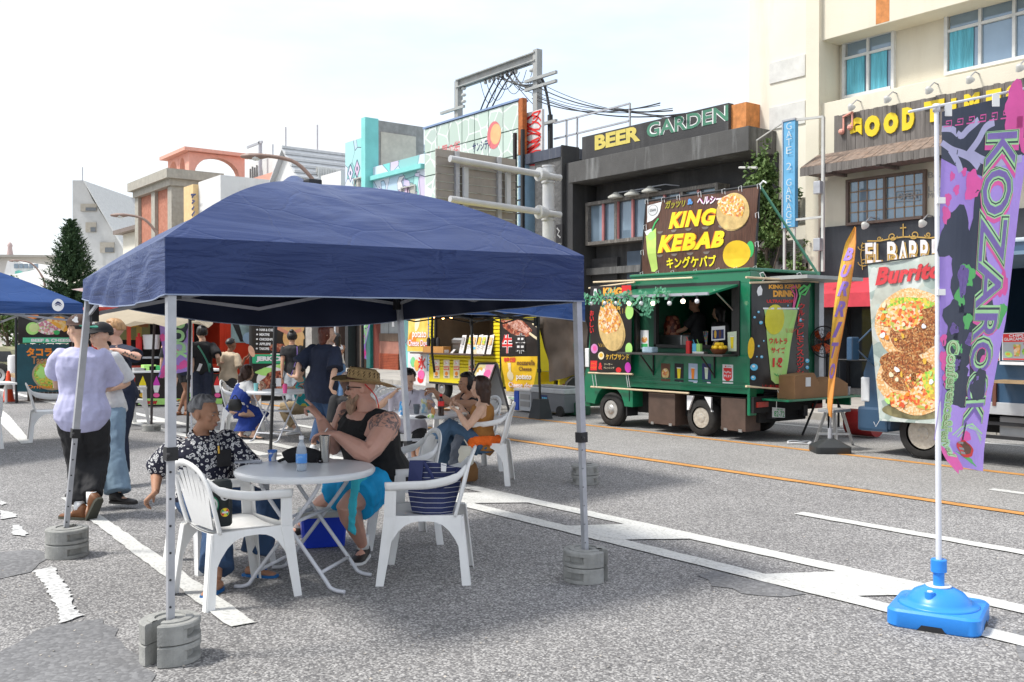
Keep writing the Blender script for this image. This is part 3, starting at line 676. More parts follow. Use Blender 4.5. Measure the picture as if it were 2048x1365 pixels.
for(x0_,x1_,y0_,y1_,Y) in((712,731,360,392,FY-.15),(806,832,378,420,FY)):
 a,b=PY(x0_,y0_,Y),PY(x1_,y0_,Y);window(tb,a.x,b.x,a.z-1.6,a.z,Y-.06,2,0,None,mat('alu_frame',(.45,.45,.43),.5),.05,.02,mat('pale_glass',(.42,.42,.38),.2,spec=.7))
# ---- white gabled house, block parapet, white wall, brick house, far blocks
WHW=mat('white_wall',(.68,.68,.67),.8,var=.06,vs=1,streak=((.4,.38,.34),.45,1.6));ROOFM=mat('roof_sheet',(.55,.56,.57),.5,var=.08)
wh=thing('white_gabled_house','small white house with a ribbed gable roof and barred window behind the blue canopy','house',PY(630,400,24))
a=PY(599,346,22);ap=PY(574,298,22);ye=PX(720,352,a.x).y;xl_=2*ap.x-a.x;dz=ap.z-a.z
k=MB();k.box((xl_,22,0),(a.x,ye,a.z));k.prism([V((xl_,22.0,a.z)),V((a.x,22.0,a.z)),V((ap.x,22.0,ap.z-.1))],(0,ye-22,0));part('wall',k,WHW,wh)
for s_ in(-1,1):
 k=MB();k.loft([[V((ap.x,y,ap.z+.0)),V((ap.x-s_*(ap.x-a.x)*1.14,y,ap.z-dz*1.14)),V((ap.x-s_*(ap.x-a.x)*1.14,y,ap.z-dz*1.14-.08)),V((ap.x,y,ap.z-.08))] for y in(21.7,ye)]);part('roof',k,ROOFM,wh)
for i in range(5):u=i/4.4;k=MB();xx=ap.x+(a.x-ap.x)*1.1*u;zz=ap.z-dz*1.1*u;k.box((xx-.05,21.7,zz),(xx+.07,ye,zz+.13));part('roof_rib',k,ROOFM,wh)
q0=PX(632,335,a.x);q1=PX(678,338,a.x);k=MB();k.box((a.x,q0.y,q0.z-1.5),(a.x+.08,q1.y,q0.z));w=part('window',k,mat('alu_frame',(.45,.45,.43),.5),wh)
for u0_,u1_ in((.04,.48),(.52,.96)):k=MB();k.box((a.x+.08,q0.y+(q1.y-q0.y)*u0_,q0.z-1.42),(a.x+.1,q0.y+(q1.y-q0.y)*u1_,q0.z-.08));part('pane',k,mat('dim_glass',(.12,.13,.14),.2),w)
for i in range(14):k=MB();yy=q0.y+(q1.y-q0.y)*(i+.5)/14;k.box((a.x+.16,yy-.03,q0.z-1.5),(a.x+.2,yy+.03,q0.z));part('window_bar',k,WINFR,w)
# open block parapet
bw=thing('breeze_block_parapet','white rooftop parapet pierced with square breeze block openings below the street lamp','wall',PY(500,380,21))
a,b=PY(454,402,21),PY(535,355,21);zt=a.z+.15;x=a.x
k=MB();k.box((a.x-.3,21,0),(b.x+6,21.3,zt-1.35));part('wall',k,WHW,bw);k=MB();k.box((a.x-.3,20.98,zt-.12),(b.x+.3,21.3,zt+.1));part('coping',k,WHW,bw)
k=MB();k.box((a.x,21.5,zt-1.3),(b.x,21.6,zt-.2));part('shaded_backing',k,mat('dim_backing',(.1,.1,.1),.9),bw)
nb_=int((b.x-a.x)/.5);blk=None
for i in range(nb_+1):
 for j in range(3):
  xx,z_=a.x+i*(b.x-a.x)/nb_,zt-1.3+j*.4
  if blk is None:
   k=MB();s_=.5;
   for lo,hi in(((-.25,0,0),(-.14,.2,.39)),((.14,0,0),(.25,.2,.39)),((-.14,0,0),(.14,.2,.08)),((-.14,0,.31),(.14,.2,.39)),((-.02,0,.08),(.02,.2,.31))):k.box(lo,hi)
   blk=part('breeze_block',k,WHW,bw);o=blk
  else:o=blk.copy();C.objects.link(o)
  o.location=V((xx,21.02,z_))-FRAME[bw]
k=MB();k.box((b.x+6.02,21.05,0),(b.x+8,28,zt-.2));part('roof_block',k,WHW,bw)
cj=MB()
for i in range(7):q=PY(528+i*9,380,20.9);cj.box((q.x,20.5,q.z-.3),(q.x+.35,20.9,q.z+.15))
part('roof_clutter',cj,mat('clutter_grey',(.3,.3,.3),.6,var=.3),bw)
# white plant house with pipes
a=PY(497,330,26);b=PY(560,325,26);k=MB();k.box((a.x,26,0),(b.x,30,a.z));t=thing('plant_room','small white rooftop plant room with upright pipes behind the street lamp head','building',(a.x,26,0));part('wall',k,WHW,t)
for i in range(5):k=MB();xx=a.x+.8+i*.35;k.cyl((xx,25.8,a.z-2.4),(xx,25.8,a.z-.4+.1*(i%2)),.06,8);part('pipe',k,mat('pipe_grey',(.2,.2,.2),.5),t)
k=MB();k.box((a.x+2.8,25.5,a.z-2),(a.x+2.95,25.7,a.z+1.1));k.box((a.x+.9,25.5,a.z+.9),(a.x+3.3,25.6,a.z+1.05));part('post',k,GREYM,t)
# white wall and yellow sign
a=PY(397,385,FY);b=PY(441,352,FY);c2=PX(500,348,b.x)
t=thing('white_block_building','plain white building end with a slim yellow sign beside the brick house','building',(b.x,FY,0))
k=MB();k.box((a.x,FY,0),(b.x,30,PY(441,350,FY).z));part('wall',k,WHW,t)
k=MB();k.box((PY(378,400,FY).x,FY-.3,5),(a.x,FY+.3,PY(390,372,FY).z));part('yellow_sign',k,mat('sign_ochre',(.7,.5,.25),.6,var=.1),t)
pn=Panel(PY(379,385,FY-.31),PY(396,380,FY-.31),PY(396,440,FY-.31),PY(379,445,FY-.31))
for i in range(4):pn.stroke([(.2+.15*i,.1+.2*i),(.8-.1*i,.14+.2*i),(.3,.2+.2*i)],.12,INK['navy'],.02,t,'brushwork')
# brick house
BR=mat('brick',(.42,.17,.11),.8,var=.25,vs=8,bump=.01,bs=20,cells=(6,[(.42,.17,.11),(.5,.22,.15),(.36,.14,.09),(.46,.2,.13)],.5));STN=mat('stone_trim',(.38,.36,.31),.8,var=.15,streak=((.2,.19,.16),.5,1.5))
t=thing('brick_building','red brick building with stone piers, two upper windows and an open pink arched crown','building',(-60,FY,0))
x0=PY(276,372,FY).x;x1=PY(345,340,FY).x;zt=10.55;yb=PX(432,350,x1).y;yc=PX(489,330,x1).y;hc=1.75
k=MB();k.box((x0,FY+.1,0),(x1-.1,yb,zt));part('wall',k,BR,t)
for i in range(2):xx=x0+(x1-x0)*i/2;k=MB();k.box((xx-.35,FY-.1,0),(xx+.35,FY+.5,zt));part('pier',k,STN,t)
k=MB();k.box((x1-.6,FY-.1,0),(x1+.1,FY+.7,zt));part('corner_pier',k,STN,t)
k=MB();k.box((x0-.6,FY-.5,zt),(x1+.5,yb+.3,zt+.55));k.box((x0-.3,FY-.25,zt-.4),(x1+.25,yb+.1,zt));part('cornice',k,STN,t)
for i in range(2):
 xa_=x0+(x1-x0)*i/2+.6;xb_=xa_+(x1-x0)/2-1.2;window(t,xa_,xb_,zt-5.6,zt-3.9,FY+.05,2,0,None,STN,.15,.05,mat('dim_glass',(.12,.13,.14),.2));
 k=MB();k.box((xa_-.2,FY-.1,zt-6.2),(xb_+.2,FY-.05,zt-5));part('balcony_rail',k,mat('rail_grey',(.25,.24,.22),.6),t)
k=MB();k.box((x1-.08,FY+3,zt-6.2),(x1+.02,yb-.5,zt-3.8));part('side_window',k,mat('green_shutter',(.25,.32,.27),.6),t)
PK=mat('salmon_render',(.72,.36,.28),.75,var=.08,streak=((.6,.3,.24),.3,2))
def arch(root,A,B,z0,z1,th,rise,m,n=14):   # a wall with one arched opening between A and B
 A,B=V(A),V(B);d=B-A;tn=V((-d.y,d.x,0)).normalized()*th
 pts=[(0,z0),(.1,z0)]
 for i in range(n+1):a_=math.pi*i/n;pts.append((.5-.4*math.cos(a_),z0+(z1-z0)*rise*math.sin(a_)))
 pts+=[(.9,z0),(1,z0),(1,z1),(0,z1)]
 mb=MB();top=[(0,z0),(0,z1)]
 for i in range(n):
  a0_,a1_=math.pi*i/n,math.pi*(i+1)/n;u0,u1=.5-.4*math.cos(a0_),.5-.4*math.cos(a1_);w0,w1=z0+(z1-z0)*rise*math.sin(a0_),z0+(z1-z0)*rise*math.sin(a1_)
  mb.prism([A+d*u0+V((0,0,w0)),A+d*u1+V((0,0,w1)),A+d*u1+V((0,0,z1)),A+d*u0+V((0,0,z1))],tn)
 for u0,u1 in((0,.1),(.9,1)):mb.prism([A+d*u0+V((0,0,z0)),A+d*u1+V((0,0,z0)),A+d*u1+V((0,0,z1)),A+d*u0+V((0,0,z1))],tn)
 return part('crown_arch',mb,m,root)
xm=x0+(x1-x0)*.42
arch(t,(xm,FY+1,0),((xm+x1)/2,FY+1,0),zt+.5,zt+hc,.5,.85,PK);arch(t,((xm+x1)/2+.01,FY+1.01,0),(x1-.62,FY+1.01,0),zt+.5,zt+hc,.5,.85,PK)
arch(t,(x1+.04,FY+.97,0),(x1+.04,yc,0),zt+.49,zt+hc-.02,.6,.85,PK);k=MB();k.box((xm-.4,FY+.6,zt+hc),(x1-.52,FY+1.5,zt+hc+.2));part('crown_rim',k,PK,t);k=MB();k.box((x1-.5,FY+.6,zt+hc),(x1+.35,yc+.4,zt+hc+.2));part('crown_rim',k,PK,t)
k=MB();k.box((x1-.3,yb+2,zt-1),(x1+6,yb+9,zt+.4));part('annex',k,PK,t);k=MB();k.box((x1+.5,yb+1.9,zt-2.2),(x1+6.2,yb+9,zt-.9));part('annex_band',k,mat('pale_yellow',(.75,.68,.35),.7),t)
c0=V((x1-2,yb+6,zt));k=MB();k.lathe(c0,[(0,0),(1.3,0),(1.3,2.3),(.9,2.7),(0,2.8)],18);part('water_tank',k,ROOFM,t,40)
k=MB()
for dx_,h_ in((-3,3.4),(-1,4.2),(3.5,3.6)):k.cyl(V((x1+dx_,yb+5,zt)),V((x1+dx_,yb+5,zt+h_)),.05,5)
part('aerial',k,GREYM,t)
# low house left of it
a,b=PY(246,470,22),PY(285,465,22);t=thing('beige_house','low beige roofed house between the pointed tower and the brick building','house',(a.x,22,0))
k=MB();k.box((a.x,22,0),(b.x+3,30,a.z));part('wall',k,CREAM2,t);k=MB();k.box((a.x-.5,21.4,a.z),(b.x+3,30,a.z+.3));part('roof',k,mat('roof_brown',(.2,.16,.14),.7),t)
# pointed concrete tower
TW=mat('stained_concrete',(.45,.45,.44),.85,var=.15,vs=.5,streak=((.22,.22,.2),.6,.7),bump=.01,bs=4)
D=100;t=thing('pointed_tower','stained grey concrete tower with a sloping triangular edge behind the pine tree','building',AT(190,690,D))
def flat(pts,D_,th):return[AT(x,y,D_) for x,y in pts],FW.xyz*th
pl,of=flat([(145,361),(166,361),(185,400),(247,497),(247,690),(145,690)],D,14);k=MB();k.prism(pl,V((of.x,of.y,0)));part('wall',k,TW,t)
pl,of=flat([(166,362),(169,362),(190,400),(219,450),(248,492),(247,500)],D-.6,12);k=MB();k.prism(pl,V((of.x,of.y,0)));part('sloping_edge',k,mat('pale_concrete',(.6,.6,.58),.8,var=.1),t)
for x0_,y0_,x1_,y1_ in((161,408,193,423),(171,445,192,465),(200,485,228,506)):
 pl,of=flat([(x0_,y0_),(x1_,y0_),(x1_,y1_),(x0_,y1_)],D-.12,.1);k=MB();k.prism(pl,V((of.x,of.y,0)));w_=part('window',k,mat('recess_tan',(.34,.31,.26),.8),t)
 pl,of=flat([(x0_+10,(y0_+y1_)/2),(x1_-1,(y0_+y1_)/2),(x1_-1,y1_-1),(x0_+10,y1_-1)],D-.2,.05);k=MB();k.prism(pl,V((of.x,of.y,0)));part('pane',k,mat('dim_glass',(.12,.13,.14),.2),w_)
k=MB();k.cyl(AT(165,362,D),AT(165,335,D),.06,5);part('aerial',k,GREYM,t)
# far left: flat roofed block and the white glazed gable
D=120;t=thing('flat_roofed_building','long pale flat roofed building far behind the left canopy with a small rooftop statue','building',AT(60,690,D))
pl,of=flat([(-60,513),(130,513),(130,690),(-60,690)],D,20);k=MB();k.prism(pl,V((of.x,of.y,0)));part('wall',k,mat('pale_render',(.55,.53,.5),.8,var=.08,vs=.3),t)
pl,of=flat([(-60,509),(132,511),(132,515),(-60,514)],D-1,22);k=MB();k.prism(pl,V((of.x,of.y,0)));part('roof',k,mat('roof_grey',(.35,.33,.3),.8),t)
k=MB();s0=AT(20,512,D-.5);k.lathe(s0,[(0,0),(.4,0),(.3,.6),(.25,1.0),(.32,1.3),(.15,1.6),(.0,1.7)],8);part('statue',k,mat('statue_pink',(.5,.38,.36),.8),t,60)
D=105;t=thing('glazed_gable_building','white gabled building with a glazed front and green mural beyond the left canopy','building',AT(50,690,D))
pl,of=flat([(5,560),(15,522),(35,522),(80,545),(80,690),(5,690)],D,10);k=MB();k.prism(pl,V((of.x,of.y,0)));part('wall',k,WHW,t)
for i in range(5):
 for j in range(2):
  x0_,y0_=28+i*10,528+j*30;pl,of=flat([(x0_,y0_),(x0_+8,y0_),(x0_+8,y0_+9),(x0_,y0_+9)],D-.12,.1);k=MB();k.prism(pl,V((of.x,of.y,0)));part('window',k,mat('far_glass',(.2,.25,.3),.3),t)
pl,of=flat([(30,543),(38,541),(48,546),(58,541),(78,544),(78,551),(30,551)],D-.16,.05);k=MB();k.prism(pl,V((of.x,of.y,0)));part('mural',k,mat('mural_green',(.12,.4,.33),.7,var=.4,vs=2),t)
# ================================================================ TREES, POLES, SIGNS OF THE STREET
# Norfolk pine
PINE_L=mat('pine_needles',(.025,.06,.028),.8,var=.35,vs=2.2,col2=(.06,.115,.045));BARK=mat('bark',(.12,.09,.07),.9,var=.3)
pb=AT(143,690,68);pb.z=0;t=thing('norfolk_pine','dark green tiered norfolk pine standing before the pointed concrete tower','tree',pb)
ptop=AT(145,440,68).z
k=MB();k.cyl(pb,pb+V((0,0,ptop-.2)),.2,8,.03);part('trunk',k,BARK,t)
r=random.Random(3);k=MB()
def leafcloud(k,c,rad,n,s,r,sc=(1,1,.8)):
 for _ in range(n):
  while True:
   q=V((r.uniform(-1,1),r.uniform(-1,1),r.uniform(-1,1)))
   if .1<q.length<1:break
  p=c+V((q.x*rad*sc[0],q.y*rad*sc[1],q.z*rad*sc[2]));a=V((r.uniform(-1,1),r.uniform(-1,1),r.uniform(-1,1))).normalized();b=a.cross(V((r.uniform(-1,1),r.uniform(-1,1),r.uniform(-1,1)))).normalized()
  l=s*r.uniform(.6,1.3);k.add([p,p+a*l*.5+b*l*.3,p+a*l,p+a*l*.5-b*l*.3],[(0,1,2,3)])
z=1.0;tier=0
while z<ptop-.15:
 f=(ptop-z)/ptop;R=.2+3.0*f**.9;n=int(7+6*f);tier+=1
 if r.random()<.08:z+=.15;continue
 for i in range(n):
  a=2*math.pi*(i+.5*(tier%2))/n+r.uniform(-.12,.12);rr=R*r.uniform(.72,1.12)
  if z<3.2 and math.cos(a-3.9)>.5:rr*=1.35
  d=V((math.cos(a),math.sin(a),0));m_=max(3,int(rr/.17))
  for j in range(m_):
   u=(j+.6)/m_;c=pb+V((0,0,z+.16*u*rr+.25*u**3*(f>.1)))+d*rr*u
   leafcloud(k,c,.2*(1-.45*u)+.05,13,.15,r,(1,1,.8))
   for q in range(3):
    p=c+V((r.uniform(-.1,.1),r.uniform(-.1,.1),0));k.add([p,p+d*.16+V((-d.y*.05,d.x*.05,.1)),p+d*.3+V((0,0,.22)),p+d*.16+V((d.y*.05,-d.x*.05,.1))],[(0,1,2,3)])
 z+=.27*(.6+.5*f)
part('crown',k,PINE_L,t,recalc=False)
# loose leafy tree beside the cream building, and bush at the far left
LEAF=mat('tree_leaves',(.05,.1,.025),.7,var=.4,vs=3,col2=(.13,.2,.05))
def tree(name,label,base,h,rad,n,s,seed,m,cz=.62,sc=(1,1,1.5),tr=.07,clumps=22):
 r=random.Random(seed);base=V(base);t=thing(name,label,'tree',base)
 k=MB();top=base+V((0,0,h*.8));k.tube([base,base+V((.08,0,h*.4)),top],[tr,tr*.8,tr*.25],7)
 for i in range(9):
  a=r.uniform(0,6.28);z0=h*r.uniform(.25,.7);k.tube([base+V((.03,0,z0)),base+V((math.cos(a)*rad*.5,math.sin(a)*rad*.5,z0+.35)),base+V((math.cos(a)*rad*.85,math.sin(a)*rad*.85,z0+.9))],[tr*.4,tr*.25,tr*.08],5)
 part('trunk',k,BARK,t)
 k=MB()
 for i in range(clumps):
  q=V((r.gauss(0,.45),r.gauss(0,.45),r.uniform(-1,1)));w=(1-.75*max(0,q.z))
  c=base+V((q.x*rad*w*sc[0],q.y*rad*w*sc[1],h*cz+q.z*h*(1-cz)));leafcloud(k,c,rad*r.uniform(.2,.36),n,s,r)
  d=V((r.uniform(-.4,.4),r.uniform(-.4,.4),1)).normalized()
  for j in range(10):leafcloud(k,c+d*rad*.08*j,.05,4,s,r)
 part('crown',k,m,t,recalc=False);return t
p=PY(1530,480,19.0);tree('leafy_tree','loose green tree growing between the beer garden and the cream building',(p.x,19.0,.1),5.55,.9,230,.1,11,LEAF,.6,clumps=52)
p=G(15,770);tree('leafy_bush','green bush behind the olive van at the far left edge',(p.x,p.y,0),2.4,1.3,170,.12,5,LEAF,.55,clumps=22)
# plank fence in the gap, air conditioners, vertical neon sign
t=thing('plank_fence','tall weathered plank fence behind the food truck in the gap between buildings','fence',PY(1520,560,19.4))
a=PY(1478,460,19.4);b=PY(1562,445,19.4);x=a.x;zt=PY(1540,452,19.4).z
while x<b.x:k=MB();k.box((x,19.4+rnd.uniform(-.01,.01),.1),(x+.13,19.44,zt+rnd.uniform(-.06,.05)));part('plank',k,WOODG,t);x+=.138
ACM=mat('ac_cream',(.5,.48,.42),.6,var=.15,streak=((.35,.2,.1),.4,8))
for yy,lb in((425,'upper'),(508,'lower')):
 p=PY(1586,yy,19.5);t=thing('air_conditioner','%s cream air conditioner unit in the gap behind the blue vertical sign'%lb,'air conditioner',p,group='air conditioners beside the cream wall')
 k=MB();k.box(p+V((-.42,0,-.3)),p+V((.42,.32,.33)),bev=.02);part('casing',k,ACM,t)
 k=MB()
 for i in range(12):k.box(p+V((-.3+0,-.012,-.24+i*.042)),p+V((.2,0,-.224+i*.042)))
 part('grille',k,mat('grille_dark',(.2,.19,.17),.6),t,kind='stuff')
t=thing('vertical_sign','tall narrow blue neon sign reading down beside the cream building','sign',PY(1580,350,18.4))
a=PY(1567,240,18.4);b=PY(1590,246,18.4);zb=PY(1567,456,18.4).z;zt=a.z-.05
SB=mat('sign_sky_blue',(.13,.38,.62),.55,var=.1,vs=2,streak=((.08,.2,.3),.3,6))
k=MB();k.box((a.x,18.4,zb),(b.x,18.52,zt));part('board',k,SB,t);k=MB();k.box((a.x-.03,18.38,zb-.02),(a.x,18.54,zt+.04));k.box((a.x,18.38,zt),(b.x+.01,18.54,zt+.04));part('edge_trim',k,GREYM,t)
pn=Panel((a.x,18.4,zt),(b.x,18.4,zt),(b.x,18.4,zb),(a.x,18.4,zb))
pn.vtext('GATE 2 GARAGE',(.34,.02,.8,1.0),mat('neon_tube_off',(.55,.6,.6),.3),.04,t,bold=-.012)
k=MB();c_=V((b.x+.75,18.45,0))
k.beam((b.x,18.45,zt),(b.x+.7,18.45,zt-.05),.05,.05);k.beam((b.x+.7,18.45,zt-.05),(b.x+.7,18.45,2.9),.06,.06);k.beam((b.x,18.45,4.1),(b.x+.7,18.45,4.1),.05,.05);k.beam((a.x,18.45,zb),(a.x,18.45,2.8),.05,.05)
k.beam((b.x-.04,18.45,zb),(b.x-.04,18.45,2.8),.04,.04);k.tube([(a.x,18.45,zt+.02),(a.x-.9,18.6,zt-.25),(a.x-1.35,19.2,zt-.5)],.02,6);k.tube([(a.x-1.9,19.2,zt-.7),(a.x-.9,18.6,zt-.9)],.03,6)
part('bracket_frame',k,mat('frame_pale',(.5,.5,.48),.5),t)
for zz in(4.6,3.35):k=MB();k.box((b.x+.55,18.3,zz),(b.x+.72,18.44,zz+.28),bev=.015);part('junction_box',k,GREYM,t)
# small wooden board above the fence gate
t=thing('wooden_gate_sign','old wooden frame with an oval black sign just above the food truck roof','sign',PY(1580,540,19.2))
a=PY(1548,528,19.1);b=PY(1612,518,19.1);k=MB();k.box((a.x,19.1,2.3),(a.x+.12,19.2,a.z+.05));k.box((b.x-.12,19.1,2.3),(b.x,19.2,a.z+.15));k.box((a.x,19.08,a.z-.15),(b.x,19.2,a.z-.03));part('frame',k,WOODG,t)
pn=Panel(PY(1558,528,19.0),PY(1602,526,19.0),PY(1602,552,19.0),PY(1558,554,19.0));pn.blob(.5,.62,.5,.6,INK['grey'],0,t,'oval');pn.blob(.5,.62,.46,.55,INK['black'],.004,t,'oval');pn.text('REAL',(.18,.3,.82,.75),INK['grey'],.008,t,bold=.0)
# utility gantry
GY=21.6
GP=mat('gantry_grey',(.36,.37,.36),.6,metal=.2,var=.15,vs=2,streak=((.4,.25,.15),.4,5))
a=PY(1075,100,GY);b=PY(917,163,GY);t=thing('utility_gantry','pale grey steel utility gantry with crossarms and looping cables above the roofs','utility pole',(a.x,GY,0))
for q in(a,b):k=MB();k.beam((q.x,GY,0),(q.x,GY,q.z),.24,.24,up=(0,1,0));part('post',k,GP,t)
k=MB();zb_=(a.z+b.z)/2-.12;k.box((b.x,GY-.03,zb_-.22),(a.x,GY+.03,zb_+.1));k.box((b.x,GY-.16,zb_+.06),(a.x,GY+.16,zb_+.1));k.box((b.x,GY-.16,zb_-.22),(a.x,GY+.16,zb_-.18));part('beam',k,GP,t)
for q,zs in((a,(-1.05,-1.35,-2.7)),(b,(-1.1,-1.5))):
 for i,dz in enumerate(zs):k=MB();k.beam((q.x-(1.0 if q is b else .5),GY-.15,q.z+dz),(q.x+(.6 if q is b else 1.2),GY-.15,q.z+dz),.1,.1);part('crossarm',k,GP,t)
k=MB();r=random.Random(2)
def wire(p0,p1,sag,rad=.014,n=12):k.tube([V(p0).lerp(V(p1),i/n)-V((0,0,4*sag*(i/n)*(1-i/n))) for i in range(n+1)],rad,5)
for i in range(7):
 u=.3+i*.07;x_=b.x+(a.x-b.x)*u;z_=zb_-.25;wire((x_,GY,z_),(x_+1.0+.3*(i%3),GY+.1,z_-.1),.5+.35*r.random(),.012)
for i in range(3):wire((b.x+.3+i*.2,GY,b.z-3.4),(b.x+2.4+i*.5,GY,zb_-.35),-.35,.03)
for i in range(3):wire((a.x+.2,GY,a.z-1.2),(a.x-2.2+i*.4,GY,zb_-.3),.18+.1*i,.03)
wire((a.x+.15,GY,a.z-1.0),(a.x+.7,GY,a.z-2.4),-.3,.05);wire((a.x+.7,GY,a.z-2.4),(a.x+.75,GY,5.2),-.05,.1)
part('jumper_cable',k,WIRE,t,kind='stuff')
k=MB()
for i in range(8):x_=b.x+(a.x-b.x)*(.35+i*.055);k.ball((x_,GY+.05,zb_-.3),.07,7,5,(1,1,1.5))
for i in range(3):k.ball((a.x-.3,GY,a.z-.35-i*.3),.09,7,5,(1.6,1,.8));k.ball((b.x+.35,GY,b.z-.35-i*.25),.09,7,5,(1.6,1,.8))
part('insulator',k,mat('porcelain',(.5,.5,.48),.3),t,kind='stuff')
k=MB()
for i in range(6):e=PY(1370-(i%3)*25,232-i*1.5-(i%3)*9,19.6);wire((a.x-.3,GY,a.z-.95-i*.19+(.25 if i>3 else 0)),e,.35,.012+.008*(i%2),16)
for i in range(3):wire((a.x-2.5+i*.4,GY,zb_-.3),(a.x-.2,GY,a.z-1.1-i*.4),.05,.014)
solo('overhead_wires',k,WIRE,'thin overhead wires running from the gantry to the beer garden roof','wires',(a.x,GY,a.z),kind=None)
# back of the overhead road sign
t=thing('overhead_road_sign','back of a large ribbed aluminium road sign on a thick white pole with two arms','road sign',PY(1097,335,15.5)*V((1,1,0)))
WP=mat('white_pole',(.48,.49,.5),.45,var=.08,vs=3,streak=((.4,.35,.3),.4,5));pp=PY(1097,335,15.5);X0=pp.x
k=MB();k.cyl((X0,15.5,.1),(X0,15.5,pp.z),.15,20);part('pole',k,WP,t,40)
k=MB();k.cyl((X0,15.5,pp.z),(X0,15.5,pp.z+.04),.165,20);part('pole_cap',k,WP,t)
za=PX(1097,356,X0).z;zb2=PX(1097,430,X0).z;ya=PX(897,328,X0+.1).y
for zz in(za,zb2):
 k=MB();k.cyl((X0+.16,15.75,zz),(X0+.16,ya,zz+.12),.078,16);part('arm',k,WP,t,40)
 k=MB();k.cyl((X0,15.5,zz-.14),(X0,15.5,zz-.1),.175,16);part('clamp',k,WP,t);k=MB();k.cyl((X0,15.5,zz+.1),(X0,15.5,zz+.14),.175,16);part('clamp',k,WP,t);k=MB();k.lathe((X0+.16,15.1,zz+.02),[(.1,.22),(.12,.2),(.17,-.02),(.17,-.06),(.1,-.06)],14,None,'y');part('flange',k,WP,t)
SGB=mat('sign_back_alu',(.33,.3,.27),.5,metal=.5,var=.12,vs=1.5,streak=((.2,.2,.2),.5,3))
Xs=X0-.12;tl=PX(872,297,Xs);tr=PX(1031,319,Xs);br=PX(1036,455,Xs);bl=PX(876,420,Xs);y0_,y1_=tl.y,tr.y;zt,zb_=(tl.z+tr.z)/2,(PX(1036,457,Xs).z)
for i in range(9):
 z0_=zt-(zt-zb_)*(i+1)/9;z1_=zt-(zt-zb_)*i/9;k=MB();k.box((Xs-.03,y0_,z0_+.004),(Xs,y1_,z1_-.004));k.box((Xs,y0_,z0_),(Xs+.035,y1_,z0_+.02));part('panel',k,SGB,t)
for u in(.24,.77):yy=y0_+(y1_-y0_)*u;k=MB();k.box((Xs,yy-.05,zb_+.05),(Xs+.08,yy+.05,zt-.02));part('rib',k,GREYM,t)
for u in(.32,.86):yy=y0_+(y1_-y0_)*u;k=MB();k.box((Xs+.08,yy-.06,zb2),(Xs+.16,yy+.06,za));part('strut',k,WP,t)
# small black hanging sign by the pole
k=MB();a=PY(1112,450,18.6);k.box((a.x,18.6,a.z-1.0),(a.x+.28,18.68,a.z));t=solo('black_hanging_sign',k,INK['black'],'small black sign with white words hanging on the pebbled wall by the pole','sign',(a.x,18.6,a.z))
pn=Panel((a.x,18.59,a.z),(a.x+.28,18.59,a.z),(a.x+.28,18.59,a.z-1),(a.x,18.59,a.z-1));pn.text('OPEN',(.1,.55,.9,.68),INK['grey'],.005,t);pn.stroke([(.2,.1),(.6,.2),(.3,.3),(.8,.4)],.05,INK['grey'],.005,t,'scribble')
# street lamps with arched arms
LH=mat('lamp_head_brown',(.25,.17,.14),.5,var=.15);LL=mat('lamp_lens',(.6,.62,.6),.25)
def street_lamp(px,py,D,side,down,label,rot=0.0):
 h=AT(px,py,D);t=thing('street_lamp',label,'street lamp',V((h.x,h.y,0))+V(side)*1.0*V(side).length,group='arched street lamps')
 sd=V(side);hz=h.z;base=V((h.x,h.y,0))+sd;t.location=base;FRAME[t]=base.copy()
 k=MB();k.tube(catmull([base,base+V((0,0,hz-2.6)),base-sd*.12+V((0,0,hz-1.3)),base-sd*.45+V((0,0,hz-.25)),h+sd*.12+V((0,0,.03))],6),[.11]*7+[.09]*6+[.07]*12,8);part('pole',k,LH,t,True)
 k=MB();M=Matrix.Rotation(math.atan2(sd.y,sd.x),3,'Z');k.lathe(h,[(.02,-.55),(.1,-.5),(.19,-.2),(.17,.2),(.07,.5),(.05,.7)],12,M@Matrix.Scale(.6,3,(0,0,1)),'x');part('lamp_head',k,LH,t,True)
 k=MB();k.ball(h+V((0,0,-.06)),.17,10,7,(1,1,.6));part('lens',k,LL,t,True);return t
street_lamp(512,313,34,(RT.x*2.6,RT.y*2.6,0),0,'brown street lamp head on an arched arm above the blue canopy peak')
street_lamp(241,431,52,(RT.x*2.4,RT.y*2.4,0),0,'brown arched street lamp in front of the brick building')
street_lamp(30,522,88,(RT.x*2.7,RT.y*2.7,0),0,'distant arched street lamp before the glazed gable building')
# plain far mass closing the end of the street on the left
for i,(xa_,xb_,zt,Y) in enumerate(((-200,-120,6,24),(-118,-92,7.5,21),(-90,-70,6.4,21))):
 k=MB();k.box((xa_,Y,0),(xb_,Y+12,zt));solo('far_building',k,WHW if i%2 else CREAM2,['low pale building at the vanishing end of the street','white far building beyond the beige house','pale far building just left of the brick house'][i],'building',(xa_,Y,0))
